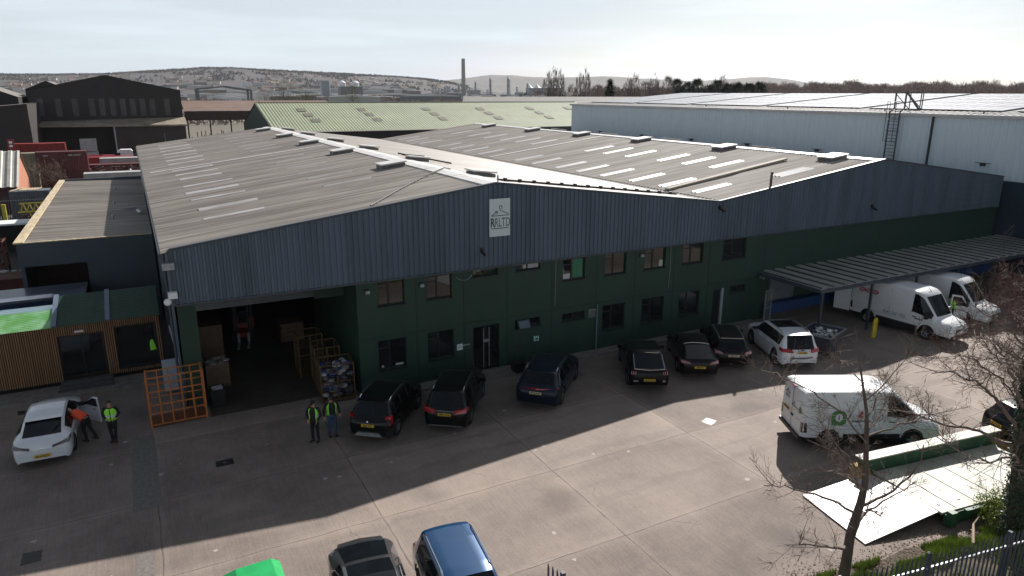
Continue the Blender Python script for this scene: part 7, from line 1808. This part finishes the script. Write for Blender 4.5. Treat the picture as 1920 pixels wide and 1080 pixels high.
for k, a in enumerate((29.3, 29.9, 30.5, 31.1, 31.6)):
    p = far(a, 0, 2500); t = root('white_tent', 'white peaked tent roof in the row right of the far process plant', 'tent', (p.x, p.y, 0), 0, 'white peaked tents beyond the plain'); g = M(); n = 16; vs = [(p.x+13*cos(q*2*pi/n), p.y+13*sin(q*2*pi/n), 31) for q in range(n)]+[(p.x+7*cos(q*2*pi/n), p.y+7*sin(q*2*pi/n), 35) for q in range(n)]+[(p.x+2*cos(q*2*pi/n)-3, p.y+2*sin(q*2*pi/n), 43) for q in range(n)]+[(p.x-3, p.y, 44)]
    g.add(vs, [(q, (q+1) % n, n+(q+1) % n, n+q) for q in range(n)]+[(n+q, n+(q+1) % n, 2*n+(q+1) % n, 2*n+q) for q in range(n)]+[(2*n+q, 2*n+(q+1) % n, 3*n) for q in range(n)]); g.build('canopy', mat('white membrane', (.8, .8, .8), .6), t, smooth=180)
    g = M(); g.box(p.x-10, p.x+10, p.y-9, p.y+9, 0, 30.9); g.build('base', m_fs[1], t)
# steel portal frame structure above the brown shed
t = root('portal_frame', 'bare grey steel portal frame beyond the rust brown shed', 'frame', (56, 468, 0)); g = M()
for y in (466, 480):
    g.bar((40, y, 0), (40, y, 15), 1.3); g.bar((71.5, y, 0), (71.5, y, 14.4), 1.3); g.bar((40, y, 15), (56, y, 16.6), .9); g.bar((56, y, 16.6), (71.5, y, 14.4), .9)
for x, z in ((40, 15), (56, 16.6), (71.5, 14.4)): g.bar((x, 466, z), (x, 480, z), .5)
g.build('steelwork', m_fs[1], t)
# wind turbines on the right horizon
for k, (x, y, h) in enumerate(((2499, 1629, 66), (2518, 1600, 72), (2573, 1511, 68), (2625, 1421, 72), (2650, 1376, 69), (2760, 1290, 66))):
    t = root('wind_turbine', 'slender white wind turbine far off on the right horizon', 'turbine', (x, y, 0), 0, 'wind turbines on the right horizon')
    g = M(); g.tube([(x, y, 0), (x, y, h*.72)], [1.6, .9], 8); g.build('mast', m_tank, t)
    for q in range(3): an = k*1.1+q*2*pi/3; g = M(); g.bar((x, y-1.5, h*.72), (x+cos(an)*h*.3, y-1.5, h*.72+sin(an)*h*.3), .9, .4); g.build('blade', m_tank, t)
# ---- trees behind the warehouses
m_ft = mat('bare crown twigs', (.17, .135, .125), .9, scale=.6, col2=(.32, .26, .24)); m_ev = mat('dark evergreen', (.012, .022, .014), .8, scale=.8, col2=(.035, .05, .03)); m_bud = mat('budding crown', (.10, .105, .05), .9, scale=.6, col2=(.19, .18, .10))
def crown_streaks(g, c, h, rx, n, rn, kind):
    for k in range(n):
        f = rn.random(); wf = 1.7 if kind == 'belt' else 1
        ox = oy = 0
        if kind == 'poplar':
            q = rn.randrange(4); f = rn.random(); hq = (1, .9, .82, .93)[q]; ox = (0, -1.2, 1.15, .5)[q]*rx*.45*(.4+.6*f); oy = (0, .6, -.5, -.9)[q]*rx*.4
            w = rx*.42*(1-f**7)*(1+.5*noise.noise(Vector((c[0]+q, f*6, 3))))+rx*.5*(1-f)**2; z = h*hq*(.06+.94*f)
        elif kind == 'conifer': w = rx*(1-f)**.8; z = h*(.05+.93*f)
        elif kind == 'belt': f = 1-rn.random()**1.3; w = rx*math.sqrt(max(.03, 1-f*f)); z = h*(.5+.46*f)
        else: w = rx*math.sqrt(max(.02, 1-(2*f-1)**2)); z = h*(.15+.8*f)
        a = rn.uniform(0, 2*pi); rr = w*rn.random()**.5; p = Vector((c[0]+ox+rr*cos(a), c[1]+oy+rr*sin(a), z))
        if kind != 'conifer' and noise.noise(p*.55) < -.28: continue
        up = Vector((cos(a)*.25, sin(a)*.25, 1)) if kind == 'poplar' else (Vector((cos(a), sin(a), -.15)) if kind == 'conifer' else Vector((cos(a)*rn.uniform(.2, 1), sin(a)*rn.uniform(.2, 1), rn.uniform(.1, 1))))
        L = rn.uniform(.6, 1.8)*(h/16); s = Vector((rn.gauss(0, 1), rn.gauss(0, 1), .2)).normalized()*wf*(rn.uniform(.025, .075) if kind != 'conifer' else rn.uniform(.12, .33))
        q = p+up.normalized()*L; g.add([p-s, p+s, q], [(0, 1, 2)])
        g.add([p-s, p+s, p+up.normalized().lerp(Vector((0, 0, 1)), .4)*L*.7+s*4], [(0, 1, 2)]) if rn.random() < .5 else None
def bgtree(az, D, h, rx, kind, label, m, n=1500, group=None, zb=0):
    p = far(az, 0, D); t = root({'poplar': 'poplar_tree', 'conifer': 'conifer_tree', 'round': 'bare_tree', 'belt': 'evergreen_tree'}[kind], label, 'tree', (p.x, p.y, 0), 0, group)
    g = M(); g.tube([(p.x, p.y, 0), (p.x, p.y, h*.45), (p.x+.1, p.y, h*.85)], [.35, .22, .05], 6)
    for k in range(9): a = rn.uniform(0, 6.28); z = h*rn.uniform(.2, .6); L = rx*rn.uniform(.5, .9); g.tube([(p.x, p.y, z), (p.x+cos(a)*L*.5, p.y+sin(a)*L*.5, z+L*(1.4 if kind == 'poplar' else .6)), (p.x+cos(a)*L*.8, p.y+sin(a)*L*.8, z+L*(2.6 if kind == 'poplar' else 1.0))], [.14, .08, .03], 4)
    g.build('trunk', m_bark, t); g = M(); crown_streaks(g, (p.x, p.y), h, rx, n, rn, kind); g.build('crown', m, t)
rn = random.Random(55)
T = [(30.72, 260, 19.4, 2.3, 'poplar', 'left stem of the tall bare poplar group on the horizon'), (31.15, 262, 22.0, 2.5, 'poplar', 'tallest bare poplar in the group on the horizon'), (31.65, 259, 20.4, 2.5, 'poplar', 'right stem of the tall bare poplar group'),
 (32.6, 262, 17.0, 2.6, 'round', 'rounded bare tree between the two poplar groups'), (33.25, 262, 20.0, 2.2, 'poplar', 'left poplar of the second bare group'), (33.65, 260, 20.8, 2.4, 'poplar', 'right poplar of the second bare group'), (34.6, 262, 16.6, 3.5, 'round', 'low rounded bare tree left of the dark conifer'),
 (35.55, 255, 18.2, 3.4, 'conifer', 'dark pointed conifer on the horizon'), (36.9, 265, 19.0, 2.2, 'poplar', 'bare tree with upright stems right of the dark conifer'), (37.4, 262, 20.2, 2.5, 'poplar', 'slim bare poplar right of the dark conifer'), (38.3, 262, 17.6, 3.6, 'round', 'brown bare tree before the evergreen clump'),
 (38.9, 260, 19.6, 2.2, 'poplar', 'dark ivy-clad tall tree left of the evergreen clump'), (39.9, 262, 19.4, 2.4, 'round', 'pale forked bare tree on the horizon')]
for (a, D, h, rx, kd, lab) in T: bgtree(a, D, h, rx, kd, lab, m_ev if kd == 'conifer' else m_ft, {'poplar': 1500, 'round': 2600, 'conifer': 2200}[kd])
for k in range(9): bgtree(40.6+.75*k, 270+rn.uniform(-8, 8), 17.6+rn.uniform(-1.4, 1.0), 3.4, 'belt', 'dark evergreen tree in the clump right of the poplars', m_ev, 1800, 'dark evergreens right of the poplars')
for k, (a, D, h, rx) in enumerate(((30.0, 250, 14.6, 3), (28.9, 240, 13.8, 3.4), (10.6, 420, 19, 7), (12.2, 430, 18, 6), (15.6, 420, 17.5, 4.2), (22.4, 600, 16, 8), (9.2, 500, 15, 6))):
    bgtree(a, D, h, rx, 'round', ('bare bush left of the tall poplars', 'dark dome-shaped bush left of the poplars', 'yellow green budding tree on the plain left of the silos', 'smaller budding tree beside the larger one on the plain', 'budding tree in front of the silos', 'bare brown tree clump below the chimney', 'bare brown tree on the plain at the left')[k], (m_ft, m_ev, m_bud, m_bud, m_bud, m_ft, m_ft)[k], 1500)
# long belt of bare woodland, far too many stems to count
rn = random.Random(66); g = M()
for k in range(4200):
    a = rn.uniform(34, 74) if k > 700 else rn.uniform(44, 74); D = rn.uniform(300, 430) if a > 44 else rn.uniform(285, 330); p = far(a, 0, D)
    hh = (15.4 if a < 44 else 17.4)+2.2*noise.noise(Vector((a*.8, 0, 4)))+1.3*noise.noise(Vector((a*3.1, D*.01, 4)))+rn.uniform(-1.5, .8)
    if 52.3 < a < 53: hh += 1.2
    crown_streaks(g, (p.x, p.y), hh*(1+(D-350)/2500), 4.2, 60, rn, 'belt')
tag(g.build('bare_woodland', m_ft), 'long belt of grey brown leafless woodland along the right horizon', 'woodland', kind='stuff')
for (a, h) in ((43.9, 21.5), (54.8, 18.5), (58.4, 18.9), (61.3, 19.6), (50.2, 19.4)):
    bgtree(a, 290, h-1.0, 2.6, 'round', {43.9: 'isolated slim bare poplar rising above the woodland belt', 54.8: 'bare tree top rising above the belt, near the ladder', 58.4: 'bare tree top above the right part of the woodland belt', 61.3: 'bare tree top near the right edge of the woodland belt', 50.2: 'bare tree top above the left part of the woodland belt'}[a], m_ft, 900)
# hedges across the plain
rn = random.Random(88); g = M()
for k in range(1500):
    a = rn.uniform(-9, 34); D = rn.choice((330, 420, 560, 760, 1000, 1300))*rn.uniform(.97, 1.03); p = far(a, 0, D)
    if noise.noise(Vector((a*.6, D*.004, 1))) < -.15: continue
    s = D/500
    for q in range(14):
        x = p.x+rn.gauss(0, 2.6*s); y = p.y+rn.gauss(0, 2*s); z = rn.uniform(0, 3.2+1.2*s); w = rn.uniform(.3, .9)*s
        g.add([(x-w, y, z), (x+w, y, z), (x+rn.uniform(-w, w), y, z+rn.uniform(.8, 2.0)*s)], [(0, 1, 2)])
tag(g.build('hedgerows', m_ft), 'brown hedgerows and scrub across the far plain', 'hedges', kind='stuff')

# ---------------------------------------------------------------- haze
g = M(); g.box(-2590, 6300, -395, 7950, -40, 320)

hm = bpy.data.materials.new('haze air'); hm.use_nodes = True
nn = hm.node_tree.nodes; nn.remove(nn['Principled BSDF']); vp = nn.new('ShaderNodeVolumePrincipled')
vp.inputs['Color'].default_value = (.86, .90, .96, 1); vp.inputs['Density'].default_value = HAZE; vp.inputs['Anisotropy'].default_value = .1
hm.node_tree.links.new(vp.outputs['Volume'], nn['Material Output'].inputs['Volume'])
o = g.build('haze', hm); tag(o, 'thin pale haze over the whole landscape', 'haze', kind='stuff')
